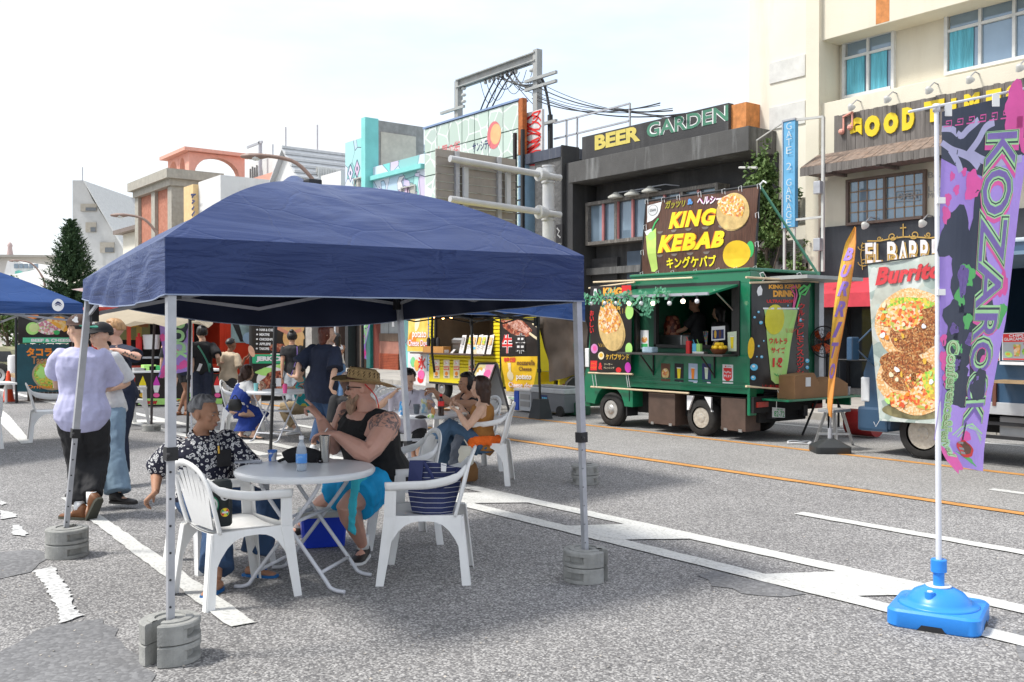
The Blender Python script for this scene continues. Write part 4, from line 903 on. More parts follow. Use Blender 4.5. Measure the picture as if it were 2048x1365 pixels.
# little timber shopfront with a porch and its pavement, seen under the canopy
t=thing('timber_shopfront','small shopfront with a timber porch post, grey shutters and red slatted base','shop',PY(790,730,19.0)*V((1,1,0)))
Y=19.15;X=lambda px:PY(px,650,Y).x;TIM=mat('timber_brown',(.13,.09,.065),.8,var=.3,vs=6,stretch=(1,1,.2));REDW=mat('red_slats',(.32,.07,.03),.7,var=.2)
zf=.11;H1=2.75
def slab(nm,a,b,z0,z1,y0,y1,m):k=MB();k.box((X(a),y0,z0),(X(b),y1,z1));return part(nm,k,m,t)
slab('back_wall',742,800,zf,H1,Y+.1,Y+.2,mat('dark_red_wall',(.16,.035,.025),.8));slab('roof_beam',740,812,H1-.2,H1+.1,Y-.8,Y+.2,TIM)
slab('shutter',761,777,1.5,2.5,Y,Y+.06,mat('shutter_grey',(.25,.27,.28),.5));slab('shutter',778,797,1.5,2.5,Y,Y+.06,mat('shutter_grey',(.25,.27,.28),.5));slab('notice',785,789,1.75,2.1,Y-.03,Y,INK['white']);slab('sign_band',760,798,1.2,1.5,Y-.04,Y+.06,TIM);slab('pink_panel',760,798,.72,1.2,Y-.02,Y+.05,mat('brick_pink',(.35,.16,.12),.8))
for i in range(10):z0=zf+i*.062;slab('slat',760,798,z0,z0+.05,Y-.05,Y,REDW)
for px in(756,):k=MB();k.box((X(px)-.09,Y-.75,zf),(X(px)+.09,Y-.57,H1));part('post',k,TIM,t);k=MB();k.beam((X(px),Y-.66,2.0),(X(px)-.6,Y-.66,H1-.15),.1,.1,up=(0,1,0));part('brace',k,TIM,t);k=MB();k.beam((X(px),Y-.66,2.0),(X(px)+.6,Y-.66,H1-.15),.1,.1,up=(0,1,0));part('brace',k,TIM,t)
k=MB();k.box((X(730),Y,zf),(X(741),Y+.1,2.6));solo('green_doorway',k,mat('door_green',(.02,.22,.2),.6,var=.3,vs=5),'narrow green painted doorway left of the timber shopfront','door',(X(735),Y,zf))
k=MB();k.box((X(640),Y-.1,zf),(X(728),Y+.5,2.9));sh=solo('dark_shopfront',k,mat('dark_brown_wall',(.045,.038,.035),.7,var=.2),'dark shuttered shopfront between the pink haired poster and the green doorway'.replace('pink haired poster','sandwich banner'),'shop',(X(690),Y,zf))
for px,m in((668,BLACK),(688,GREYM),(693,mat('pillar_brown',(.09,.06,.05),.7)),(712,BLACK)):k=MB();k.box((X(px),Y-.5,zf),(X(px+6),Y-.15,2.9));part('post',k,m,sh)
k=MB();k.box((X(610),Y-.3,zf),(X(636),Y+.2,2.9));o=solo('brick_pier',k,mat('grey_brick',(.3,.28,.26),.8,cells=(7,[(.3,.28,.26),(.35,.33,.3),(.25,.23,.22)],.6)),'pale brick pier beside the sandwich banner','wall',(X(620),Y,zf))
# ================================================================ CANOPIES
TENT_SHADE=mat('tent_underside_shade',(.006,.012,.038),.8,var=.12,vs=1.5)  # near-black navy: the shade under the canopies is painted into this colour
HEM=mat('tent_hem',(.25,.3,.42),.6)
def cloth_mat(name,col,transl=.25,rough=.45,spec=.6):
 m=mat(name,col,rough,var=.1,vs=1.3,spec=spec);t=m.node_tree;N=t.nodes;K=t.links.new;b=N['Principled BSDF'];out=N['Material Output']
 tr=N.new('ShaderNodeBsdfTranslucent');tr.inputs['Color'].default_value=_c(tuple(min(1,c*1.6) for c in col));mx_=N.new('ShaderNodeMixShader');mx_.inputs[0].default_value=transl
 tcn=N.new('ShaderNodeTexCoord');v1=N.new('ShaderNodeTexVoronoi');v1.feature='DISTANCE_TO_EDGE';v1.inputs['Scale'].default_value=2.6;w1=N.new('ShaderNodeTexNoise');w1.inputs['Scale'].default_value=3.2;w1.inputs['Detail'].default_value=6
 ad=N.new('ShaderNodeMixRGB');ad.inputs[0].default_value=.16;K(tcn.outputs['Object'],ad.inputs[1]);K(w1.outputs['Color'],ad.inputs[2]);K(ad.outputs[0],v1.inputs['Vector'])
 r1=N.new('ShaderNodeValToRGB');r1.color_ramp.elements[1].position=.03;r1.color_ramp.elements[0].color=(.72,.72,.72,1);K(v1.outputs['Distance'],r1.inputs['Fac'])
 w2=N.new('ShaderNodeTexNoise');w2.inputs['Scale'].default_value=3.4;w2.inputs['Detail'].default_value=9;w2.inputs['Distortion'].default_value=.9
 a1=N.new('ShaderNodeMath');a1.operation='MULTIPLY_ADD';a1.inputs[1].default_value=4.0;K(w2.outputs['Fac'],a1.inputs[0]);K(r1.outputs['Color'],a1.inputs[2])
 bn=N.new('ShaderNodeBump');bn.inputs['Strength'].default_value=.9;bn.inputs['Distance'].default_value=.009;K(a1.outputs[0],bn.inputs['Height']);K(bn.outputs['Normal'],b.inputs['Normal'])
 K(b.outputs[0],mx_.inputs[1]);K(tr.outputs[0],mx_.inputs[2]);K(mx_.outputs[0],out.inputs['Surface']);return m
NAVYC=cloth_mat('canopy_cloth',(.010,.028,.115),.0,.42,.45);NAVYC.node_tree.nodes['Principled BSDF'].inputs['Sheen Weight'].default_value=.14;NAVYC.node_tree.nodes['Principled BSDF'].inputs['Sheen Tint'].default_value=(.42,.55,1,1);NAVYC.node_tree.nodes['Principled BSDF'].inputs['Sheen Roughness'].default_value=.28
NAVYC2=cloth_mat('canopy_cloth_blue',(.03,.1,.33),.3,.45)
def weight_block(name,label,pos,rz=0.0,group=None,n=2):
# stack of two notched concrete rings with hand holes
 t=thing(name,label,'tent weight',pos,rz,group,local=True);t.scale=(.82,.82,.82)
 for lv in range(n):
  z0=lv*.125;prof=[]
  N_=40;R=.175;slot=.035
  outer=[];
  for i in range(N_+1):
   a=math.radians(14)+(2*math.pi-math.radians(28))*i/N_
   outer.append((a,R))
  k=MB();rings=[]
  def rad(a,z,i):
# hand holes sunk in the side
   for hc in(math.radians(105),math.radians(255)):
    d=abs((a-hc+math.pi)%(2*math.pi)-math.pi)
    if d<math.radians(34) and .03<z<.085:return R-.045*min(1,(math.radians(34)-d)/.12)
   return R
  zs=[0,.004,.028,.032,.058,.084,.088,.112,.12]
  cross=[]
  for zi,z in enumerate(zs):
   rr_=-.008 if zi in(0,len(zs)-1) else 0
   ring=[V(((rad(a,z,i)+rr_)*math.cos(a),(rad(a,z,i)+rr_)*math.sin(a),z0+z)) for i,(a,q) in enumerate(outer)]
   ring+=[V((.02,-slot*1.0,z0+z)),V((-.03,-.02,z0+z)),V((-.03,.02,z0+z)),V((.02,slot*1.0,z0+z))]
   rings.append(ring)
  k.loft(rings)
  part('ring_block',k,CONCRETE,t,35)
  if lv==n-1:
   k=MB();rr=[]
   for r_,z in((.13,.118),(.13,.126),(.12,.13),(.09,.13),(.088,.12)):
    rr.append([V((r_*math.cos(a),r_*math.sin(a),z0+z)) for a,q in outer])
   k.loft(rr,cap=False,closed=False);part('raised_rim',k,CONCRETE,t,35)
 return t
def leg(root,top,foot,w,m,knob=.45,holes=False,collar=True):
 top,foot=V(top),V(foot);k=MB();split=foot.lerp(top,knob)
 k.beam(split,top,w,w,up=(1,0,0));part('leg',k,m,root)
 k=MB();k.beam(foot,split,w*.78,w*.78,up=(1,0,0));lo=part('lower_leg',k,m,root)
 if collar:
  d=(top-foot).normalized();k=MB();k.beam(split-d*.03,split+d*.035,w*1.35,w*1.35,up=(1,0,0));k.ball(split+V((.035,-.02,0)),.014,6,5);part('leg_collar',k,BLACKM,root)
 if holes:
  k=MB()
  for i in range(6):p=foot.lerp(split,.15+i*.15);k.cyl(p+(CAMP-p).normalized()*w*.36,p+(CAMP-p).normalized()*w*.5,.006,8)
  part('pin_holes',k,BLACK,root,kind='stuff')
def canopy(label,P,ztop,zbot,peak,mcl,mleg,w=.035,feet=None,sag=.0,seed=0,knobs=None,res=22,valance=True,group=None,back_sag=0.0,legs=(1,1,1,1),puck=True,curve=.16,base=None,tname='canopy_tent',crinkle=1.0,lower=None):
# P: four corners (x,y) going round; ztop/zbot: per corner height of the roof edge and of the valance's hem
 P=[V((p[0],p[1],0)) for p in P];c=sum(P,V((0,0,0)))/4;pk=V((c.x,c.y,peak)) if not isinstance(peak,V) else peak
 t=thing(tname,label,'canopy tent',V((c.x,c.y,0)),group=group);nz=mnoise.noise
 def roof(i,u,v,off=0):     # side i, u along the edge, v from the edge up to the peak
  a,b=P[i],P[(i+1)%4];e=a.lerp(b,u);ez=ztop[i]*(1-u)+ztop[(i+1)%4]*u-sag*4*u*(1-u)*(1-v)
  p=e.lerp(V((pk.x,pk.y,0)),v);z=ez+(pk.z-ez)*(v-curve*math.sin(math.pi*v)*0);z+=curve*math.sin(math.pi*v)*.9
  z+=-.05*math.sin(math.pi*u)*math.sin(math.pi*min(1,v*1.1))
  edgef=math.sin(math.pi*u) if v<1 else 0
  wx=nz(V((p.x*3.1+seed,p.y*3.1,i)))*.022+nz(V((p.x*9+seed,p.y*7,i*3)))*.010
  return V((p.x,p.y,z+wx*crinkle*edgef*min(1,v*5)+off))
 mb=MB()
 for i in range(4):
  vs=[];
  for jv in range(res+1):
   for ju in range(res+1):vs.append(roof(i,ju/res,jv/res))
  n=res+1;mb.add(vs,[(b_*n+a_,b_*n+a_+1,(b_+1)*n+a_+1,(b_+1)*n+a_) for b_ in range(res) for a_ in range(res)])
 part('roof_cloth',mb,mcl,t,60,recalc=False)
 ln=MB();ln.add([V(q)-V((0,0,.012)) for q in mb.v],mb.f);part('roof_shade_layer',ln,TENT_SHADE,t,60,recalc=False)  # added layer below the roof cloth, dark to paint its underside in shade
 if valance:
  for i in range(4):
   a,b=P[i],P[(i+1)%4];nn=V((-(b-a).y,(b-a).x,0)).normalized()
   if nn.dot(c-a)>0:nn=-nn
   vs=[];m_=7;res2=44
   for jv in range(m_+1):
    for ju in range(res2+1):
     u=ju/res2;e=a.lerp(b,u);ez=ztop[i]*(1-u)+ztop[(i+1)%4]*u-sag*4*u*(1-u);hz=zbot[i]*(1-u)+zbot[(i+1)%4]*u
     bs=(back_sag[i] if isinstance(back_sag,(list,tuple)) else back_sag);hz-=bs*math.sin(math.pi*u)**.8
     q=jv/m_;out=.012*min(1,3*q)*math.sin(math.pi*u)**.3+min(1,4*q)*(.02*nz(V((e.x*4+seed,e.y*4,jv*.35+i)))+.012*math.sin(u*31+4*q+i+seed))*(.3+q)*math.sin(math.pi*min(1,max(0,u)))**.3
     vs.append(V((e.x,e.y,ez+(hz-ez)*q))+nn*out)
   n=res2+1;v_=MB();v_.add(vs,[(b_*n+a_,b_*n+a_+1,(b_+1)*n+a_+1,(b_+1)*n+a_) for b_ in range(m_) for a_ in range(res2)])
   vo=part('valance',v_,mcl,t,60,recalc=False)
   ln=MB();ln.add([V(q)-nn*.01 for q in vs],v_.f);part('valance_shade_layer',ln,TENT_SHADE,vo,60,recalc=False)  # added dark layer behind the valance, painting its inner side in shade
   h=MB();h.tube([V(x)+V((0,0,-.003)) for x in vs[m_*n:]],.0045,5);part('hem',h,HEM if i!=99 else mcl,vo)
# frame
 lg=lower or[.45]*4
 for i in range(4):
  top=V((P[i].x,P[i].y,ztop[i]-.04));ft=V(feet[i]) if feet and feet[i] else V((P[i].x,P[i].y,.02))
  if legs[i]:
   leg(t,top+(c-P[i]).normalized()*.052-V((0,0,.03)),ft,w,mleg,lg[i],holes=(w>.03))
   k=MB();q=top+(c-P[i]).normalized()*.09;k.box(q+V((-.026,-.026,-.26)),q+V((.026,.026,-.1)),bev=.006);part('corner_bracket',k,BLACKM,t)
 if True:
  for i in range(4):
   a,b=P[i]+(c-P[i]).normalized()*.05,P[(i+1)%4]+(c-P[(i+1)%4]).normalized()*.05;za,zb_=ztop[i]-.08,ztop[(i+1)%4]-.08
   for s_ in range(2):
    p0=a.lerp(b,s_*.5);p1=a.lerp(b,(s_+1)*.5);z0,z1=za+(zb_-za)*s_*.5,za+(zb_-za)*(s_+1)*.5
    for u in(0,1):
     k=MB();k.beam(p0+V((0,0,z0-.2*u+.03)),p1+V((0,0,z1-.2*(1-u)+.03)),.014,.026);part('truss_bar',k,mleg,t)
  for i in range(4):
   a=P[i]+(c-P[i]).normalized()*.05;k=MB();m2=a.lerp(c,.5);k.tube([V((a.x,a.y,ztop[i]-.1)),V((m2.x,m2.y,ztop[i]+(peak if not isinstance(peak,V) else peak.z-0)*0+.22)),V((c.x,c.y,pk.z-.12))],.013,6);part('roof_strut',k,mleg,t)
  k=MB();k.cyl((c.x,c.y,pk.z-.5),(c.x,c.y,pk.z-.02),.018,8);k.cyl((c.x,c.y,pk.z-.16),(c.x,c.y,pk.z-.1),.05,10);part('centre_post',k,BLACKM,t)
 return t,P,c,pk
def g2(x,y,z=0):p=G(x,y,z);return V((p.x,p.y,z))
# --- main canopy over the first table
A=G(341,1318);B=G(134,1112);Cc=G(1171,1160);Dd=V((-7.28,4.42,0))
def topat(px,py,P): # corner whose ground point is P, seen at px,py
 r=ray(px,py);s=(V((P.x,P.y,0))-V((0,0,0))).length/math.hypot(r.x,r.y);return CAM_H+r.z*s
zt=[topat(330,474,A),topat(1168,512,Cc),topat(800,560,Dd),topat(165,560,B)]
zt[2]=zt[1]+.0
zb_=[topat(330,588,A),topat(1168,602,Cc),topat(798,640,Dd),topat(168,596,B)]
def corner(px,py,P):
 s=math.hypot(P.x,P.y);r=ray(px,py);q=s/math.hypot(r.x,r.y);return(r.x*q,r.y*q)
PA,PC,PB,PD=corner(330,500,A),corner(1168,540,Cc),corner(166,590,B),corner(800,600,Dd)
fA,fC,fB,fD=G(340,1268,.13),G(1173,1110,.13),G(138,1072,.13),G(838,945,.13)
t1,P1,c1,pk1=canopy('large navy canopy tent over the nearest table, crumpled cloth peaking at centre',[PA,PC,PD,PB],zt,zb_,topat(600,368,V(((A.x+Dd.x)/2,(A.y+Dd.y)/2,0))),NAVYC,GREYM,.042,
    feet=[(A.x,A.y,.12),(Cc.x,Cc.y,.12),(-7.1,4.42,.02),(B.x-.05,B.y,.12)],seed=1,res=44,back_sag=[0.0,.0,.12,.06],curve=.13,lower=[.47,.42,.3,.42])
# a loose flap and vent hood by the peak
k=MB();pv=AT(590,378,6.9);
for a_,r_ in((0,1),):
 vs=[];nU,nV=12,5
 for j in range(nV+1):
  for i in range(nU+1):
   u=i/nU;v=j/nV;p=AT(540+85*u,392-26*math.sin(u*2.6)-12*v+3*math.sin(9*u),6.45+.5*v+.05*math.sin(14*u));vs.append(p)
 k.add(vs,[(j*(nU+1)+i,j*(nU+1)+i+1,(j+1)*(nU+1)+i+1,(j+1)*(nU+1)+i) for j in range(nV) for i in range(nU)])
part('vent_flap',k,NAVYC,t1,True,recalc=False)
k=MB();q=AT(625,370,6.72);k.box(q+V((-.05,-.05,-.02)),q+V((.05,.05,.035)),bev=.01);part('peak_cap',k,BLACKM,t1)
k=MB();q=AT(338,497,4.86);rg=[q+RT*(.018*math.cos(a))+UP*(.018*math.sin(a)) for a in[math.pi*.8+i*.38 for i in range(13)]];k.tube(rg,.0045,6);part('tie_ring',k,INK['white'],t1,True)
# weights under its legs
wA=weight_block('concrete_weight','two stacked notched concrete rings round the nearest tent leg',(A.x-.0,A.y,0),heading(DIR(-.35,-1))+math.pi/2,'concrete tent weights')
weight_block('concrete_weight','two stacked concrete rings under the tent leg behind the walking man',(B.x,B.y,0),2.2,'concrete tent weights')
weight_block('concrete_weight','two stacked concrete rings at the tent leg before the white road markings',(Cc.x,Cc.y,0),heading(DIR(1,-.5))+math.pi/2,'concrete tent weights')
weight_block('concrete_weight','two stacked concrete rings further back beside the yellow road line',(-7.54,6.81,0),2.4,'concrete tent weights')
weight_block('concrete_weight','single concrete ring under the dark umbrella pole behind the blue jeans',(-15.79,4.94,0),2.4,'concrete tent weights',n=1)
# --- second canopy, over the table of three women
canopy('navy canopy tent over the table where three women sit',[(-7.4,4.62),(-7.54,6.81),(-10.0,6.9),(-9.9,4.65)],[2.06,1.93,2.05,2.1],[1.86,1.70,1.9,1.92],2.5,NAVYC2,BLACKM,.03,
       feet=[None,(-7.54,6.81,.1),None,None],seed=4,res=20,legs=(0,1,0,0),curve=.1)
# --- canopy over the second table (dark legs)
canopy('navy canopy tent on black legs over the table with the blue dress',[(-11.4,5.09),(-11.5,7.9),(-14.4,8.0),(-14.45,5.05)],[2.05]*4,[1.86]*4,2.6,NAVYC2,BLACKM,.04,
       feet=[(-11.62,5.12,.02),None,None,None],seed=6,res=16,legs=(1,0,1,1),curve=.1)
k=MB();f=V((-11.62,5.12,0));k.cyl(f,f+V((0,0,.012)),.14,16);solo('base_plate',k,STEEL,'thin round metal plate under the leaning black tent leg','plate',f)
k=MB();q=AT(556,765,12.28);k.box(q+V((-.03,-.03,-.05)),q+V((.03,.03,.05)));solo('paper_tag',k,INK['white'],'small white label taped round the leaning black tent leg','label',q)
# --- canopy before the yellow truck
canopy('navy canopy tent on black legs in front of the yellow food truck',[(-13.6,8.5),(-13.6,11.2),(-15.8,11.25),(-15.9,8.6)],[2.05,1.98,2.0,2.05],[1.9,1.86,1.86,1.9],2.55,NAVYC2,BLACKM,.04,seed=8,res=14,legs=(0,1,1,0),curve=.1)
k=MB();f=V((-13.6,11.2,0));k.loft([[f+V((a*.16,b*.16,0)) for a,b in((-1,-1),(1,-1),(1,1),(-1,1))],[f+V((a*.1,b*.1,.36)) for a,b in((-1,-1),(1,-1),(1,1),(-1,1))]]);solo('rubber_weight',k,mat('weight_dark',(.04,.045,.05),.7),'dark tapered block weight at the black tent leg by the grey cooler','tent weight',f)
k=MB();a=AT(864,640,11);k.tube([AT(866,605,11),AT(864,660,11),AT(864,705,11),AT(869,745,11.05)],.014,6);solo('hanging_strap',k,BLACKM,'black strap hanging from the canopy in front of the yellow truck','strap',a)
# --- canopy at the far left
canopy('blue canopy tent cut by the left edge with a round white emblem',[(-12.6,-.9),AT(166,620,13.5).xy[:],(-16.3,2.9),(-15.5,-1.1)],[2.0,1.98,1.98,2.0],[1.79,1.84,1.84,1.8],2.75,NAVYC2,GREYM,.035,seed=12,res=26,legs=(0,1,0,0),curve=.1,lower=[.5,.5,.5,.5])
p=AT(116,611,13.45);pn=Panel(AT(104,598,12.97),AT(128,598,12.97),AT(128,623,12.97),AT(104,623,12.97))
lg_=MB();cdir=(CAMP-p).normalized()
t=thing('tent_emblem','round white printed emblem with a small mountain arc on the left canopy','emblem',pn.pt(.5,.5))
pn.blob(.5,.5,.5,.5,INK['white'],0,t,'disc');pn.poly([(.2,.5),(.35,.28),(.5,.2),(.68,.28),(.85,.5),(.7,.42),(.5,.38),(.34,.42)],INK['navy'],.004,t,'mountain');pn.stroke([(.3,.56),(.42,.47),(.6,.47),(.72,.56)],.012,INK['navy'],.004,t,'arc')
# --- beige umbrella over the snow cone table
ub=V((-15.79,4.94,0));t=thing('beige_umbrella','sagging beige fabric umbrella on a dark pole beside the red food truck','umbrella',ub)
k=MB();k.tube([ub+V((0,0,.1)),ub+V((.0,.02,1.0)),ub+V((.02,.06,1.95))],.02,8);part('pole',k,mat('pole_dark',(.05,.04,.04),.5),t)
k=MB();ct=ub+V((-.25,.05,2.0));N_=24;rings=[]
for i,(r_,z_) in enumerate(((.02,.0),(.25,-.04),(.5,-.1),(.75,-.19),(.9,-.3))):
 rings.append([ct+V((r_*math.cos(2*math.pi*j/N_)*1.15,r_*math.sin(2*math.pi*j/N_)*1.1,z_+.02*math.sin(j*1.9+i)-.05*(i==4)*math.cos(j*math.pi*2/3))) for j in range(N_)])
k.loft(rings,cap=False);part('cover',k,cloth_mat('umbrella_beige',(.42,.36,.27),.2,.8,.2),t,True,recalc=False)
# ================================================================ FOOD TRUCKS AND STALLS
def QY(pts,Y,**k):return Panel(*[PY(x,y,Y) for x,y in pts],**k)
def QX(pts,X,**k):return Panel(*[PX(x,y,X) for x,y in pts],**k)
def food(name,cols,sc,edge=None):return mat(name,cols[0],.45,var=.35,vs=sc*.6,cells=(sc*2,cols,.82))
KEB=food('food_kebab',[(.75,.3,.04),(.8,.62,.35),(.7,.4,.1),(.85,.75,.6),(.5,.15,.08),(.8,.45,.08)],16)
PITA=mat('food_pita',(.6,.42,.17),.7,var=.25,vs=9)
MEAT=food('food_meat',[(.22,.08,.03),(.35,.15,.05),(.5,.2,.06),(.16,.05,.02),(.6,.35,.15),(.42,.12,.04)],30)
SALAD=food('food_salad',[(.7,.15,.05),(.75,.35,.08),(.35,.5,.1),(.8,.6,.3),(.6,.1,.03),(.8,.68,.5),(.75,.5,.1)],16)
RICE=food('food_rice',[(.75,.45,.2),(.8,.55,.32),(.7,.38,.15),(.85,.65,.45),(.6,.3,.1)],26)
GREENS=food('food_greens',[(.2,.45,.04),(.75,.6,.08),(.35,.6,.1),(.8,.55,.1),(.65,.3,.08)],18)
GLAZE=food('food_glazed',[(.15,.03,.02),(.3,.06,.03),(.45,.12,.06),(.1,.02,.015),(.55,.25,.15)],10)
TACO=food('food_taco',[(.8,.4,.05),(.75,.5,.12),(.7,.25,.06),(.8,.6,.3)],6)
ONION=food('food_onion',[(.75,.6,.6),(.5,.1,.2),(.8,.75,.7),(.3,.45,.1),(.7,.3,.25)],12)
LEMON=mat('lemon',(.8,.52,.02),.4,var=.1,vs=30,bump=.001,bs=60)
BANN=mat('banner_black',(.02,.016,.015),.3,var=.2,vs=3,bump=.004,bs=5)
WOODP=mat('banner_wood_print',(.1,.045,.028),.3,var=.35,vs=5,stretch=(9,9,.6),bump=.004,bs=4)
BAMB=mat('wooden_pole',(.62,.5,.33),.5,var=.15)
def wheel(root,c,r,w,side=-1,rim=STEEL,holes=10,deep=False,rr=.6):
# tyre with rim, axle along y; side = which way the face looks
 c=V(c);M=None;k=MB()
 k.lathe(c,[(r*rr,-w/2),(r*.86,-w/2),(r*.97,-w*.38),(r,-w*.2),(r,w*.2),(r*.97,w*.38),(r*.86,w/2),(r*rr,w/2)],30,None,'y',False)
 ty=part('wheel',k,RUBBER,root,50)
 k=MB();f=side*w*.42;d=side*(-.07 if deep else-.015)
 k.lathe(c,[(r*rr,f),(r*(rr-.06),f),(r*(rr-.1),f+d),(r*.3,f+d*.6),(r*.24,f+d*.2+side*.02),(0,f+d*.2+side*.03)],26,None,'y');part('rim',k,rim,ty,50,recalc=True)
 k=MB()
 for i in range(holes):
  a=2*math.pi*i/holes;q=c+V((math.cos(a)*r*(rr-.17),f+d*.85,math.sin(a)*r*(rr-.17)));k.cyl(q,q+V((0,side*.008,0)),r*.045,8)
 part('rim_hole',k,BLACK,ty,kind='stuff')
 k=MB()
 for i in range(5):a=2*math.pi*i/5;q=c+V((math.cos(a)*r*.17,f+d*.3,math.sin(a)*r*.17));k.cyl(q,q+V((0,side*.03,0)),r*.035,6)
 part('wheel_nut',k,GREYM,ty,kind='stuff');return ty
RUSTRIM=mat('rusty_rim',(.42,.37,.3),.5,metal=.3,var=.35,vs=22,col2=(.62,.58,.5))
# ---------------------------------------------------------------- the green kebab truck
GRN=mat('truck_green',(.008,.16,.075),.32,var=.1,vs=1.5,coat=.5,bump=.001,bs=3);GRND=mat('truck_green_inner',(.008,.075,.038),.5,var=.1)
Yk=11.18;kk=thing('green_food_truck','small green kebab food truck with open serving hatch and fairy light garland','food truck',(-10.5,12,0))
xl=PY(1262,700,Yk).x;xr=PY(1497,700,Yk).x;zf=PY(1420,792,Yk).z;zr=PY(1400,548,Yk).z;Yb=12.85
def kbox(nm,lo,hi,m,root=kk,bev=.0,sm=False,lab=None):k=MB();k.box(lo,hi,bev=bev);return part(nm,k,m,root,sm,lab)
wz0,wz1=PY(1380,707,Yk).z,PY(1400,570,Yk).z;wx0,wx1=PY(1272,650,Yk).x,PY(1478,650,Yk).x
sd=kbox('side_panel',(xl,Yk,zf),(xr,Yk+.05,wz0),GRN,bev=.004)
kbox('side_panel',(xl,Yk,wz1),(xr,Yk+.05,zr),GRN,bev=.004);kbox('side_panel',(xl,Yk,wz0),(wx0,Yk+.05,wz1),GRN);kbox('side_panel',(wx1,Yk,wz0),(xr,Yk+.05,wz1),GRN)
kbox('roof',(xl-.02,Yk-.02,zr),(xr+.03,Yb+.02,zr+.05),GRN,bev=.02);kbox('roof_front_slope',(xl,Yk+.02,zf),(xl+.04,Yb,zr),GRN)
kbox('floor',(xl,Yk,zf),(xr,Yb,zf+.06),BLACK)
# far wall with a window through which daylight falls
fx0,fx1=xl+1.15,xl+1.75
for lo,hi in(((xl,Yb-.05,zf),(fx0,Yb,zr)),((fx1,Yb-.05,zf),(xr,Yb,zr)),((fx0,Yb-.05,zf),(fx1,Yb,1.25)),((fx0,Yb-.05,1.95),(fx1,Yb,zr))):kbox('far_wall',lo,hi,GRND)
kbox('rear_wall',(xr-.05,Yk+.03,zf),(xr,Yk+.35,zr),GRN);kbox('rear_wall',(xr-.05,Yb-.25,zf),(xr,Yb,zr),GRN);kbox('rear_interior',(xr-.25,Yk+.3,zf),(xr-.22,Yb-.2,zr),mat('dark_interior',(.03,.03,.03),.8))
kbox('trim_rail',(xl,Yk-.018,zf+.14),(xr,Yk,zf+.18),GRN,bev=.005);kbox('trim_rail',(xl,Yk-.012,zf+.22),(xr,Yk,zf+.235),GRN)
# inset hatch frame
bx0,bx1=PY(1302,650,Yk).x,PY(1470,650,Yk).x;bz0=PY(1380,697,Yk).z;FRB=mat('hatch_frame_black',(.025,.024,.022),.5)
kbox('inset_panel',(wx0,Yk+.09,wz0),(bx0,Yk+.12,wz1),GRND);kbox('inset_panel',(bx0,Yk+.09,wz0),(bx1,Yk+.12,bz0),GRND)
for lo,hi in(((bx0,Yk+.06,bz0),(bx1,Yk+.13,bz0+.05)),((bx0,Yk+.06,wz1-.08),(bx1,Yk+.13,wz1-.03)),((bx0,Yk+.06,bz0),(bx0+.05,Yk+.13,wz1)),((bx1-.05,Yk+.06,bz0),(bx1,Yk+.13,wz1))):kbox('window_frame',lo,hi,FRB)
for lo,hi in(((wx1-.12,Yk-.02,wz0-.02),(wx1+.02,Yk+.09,wz1+.03)),((wx0-.03,Yk-.015,wz0),(wx0+.03,Yk+.06,wz1)),((wx0,Yk-.015,wz1-.02),(wx1,Yk+.06,wz1+.03))):kbox('hatch_frame',lo,hi,FRB)
# lifted hatch
hz=PY(1400,572,Yk).z;ho=PY(1300,592,10.5).z;k=MB()
k.loft([[V((wx0,Yk,hz)),V((wx1,Yk,hz)),V((wx1,Yk,hz-.03)),V((wx0,Yk,hz-.03))],[V((wx0,10.5,ho)),V((wx1,10.5,ho)),V((wx1,10.5,ho-.03)),V((wx0,10.5,ho-.03))]]);part('hatch',k,GRN,kk)
k=MB();k.beam((wx0-.01,10.5,ho),(wx1+.01,10.5,ho),.03,.04);part('hatch_edge',k,GREYM,kk)
for xx in(wx0+.06,wx1-.1):k=MB();k.tube([(xx,Yk+.02,wz0+.62),(xx,10.75,hz-.1)],.012,6);part('gas_strut',k,STEEL,kk)
# garland of leaves and bulbs along the hatch edge
r=random.Random(9);k=MB();gl=mat('garland_leaf',(.03,.18,.09),.6,var=.4,vs=8,col2=(.12,.32,.2))
gx0,gx1=wx0-.62,wx1-.72
k2=MB();pts=[V((gx0+(gx1-gx0)*i/40,10.48+.03*math.sin(i),ho+.02+.05*math.sin(i*.9)-.06*(i>20)*math.sin((i-20)/6))) for i in range(41)]
k2.tube(pts,.006,5)
for p in pts:
 for j in range(7):
  c=p+V((r.uniform(-.05,.05),r.uniform(-.05,.05),r.uniform(-.09,.05)));a=r.uniform(0,6.28);d=V((math.cos(a),.5*math.sin(a),math.sin(a))).normalized()*.055;s_=V((-d.z,r.uniform(-.02,.02),d.x))*.5
  k.add([c,c+d*.5+s_,c+d*1.1,c+d*.5-s_],[(0,1,2,3)])
for j in range(60):c=V((gx0+(gx1-gx0)*.78+r.gauss(0,.07),10.47,ho-.1-r.random()*.2));a=r.uniform(0,6.28);d=V((math.cos(a),.3,math.sin(a))).normalized()*.05;s_=V((-d.z,0,d.x))*.5;k.add([c,c+d*.5+s_,c+d*1.1,c+d*.5-s_],[(0,1,2,3)])
gt=thing('leaf_garland','artificial ivy garland with round bulbs strung along the green truck hatch','garland',(gx0,10.48,ho))
part('leaves',k,gl,gt,recalc=False,kind='stuff');part('stem',k2,INK['green'],gt)
BULBW=mat('bulb_lit',(.8,.75,.65),.3,emit=((1,.86,.62),1.6));BULBC=mat('bulb_frost',(.75,.76,.78),.3)
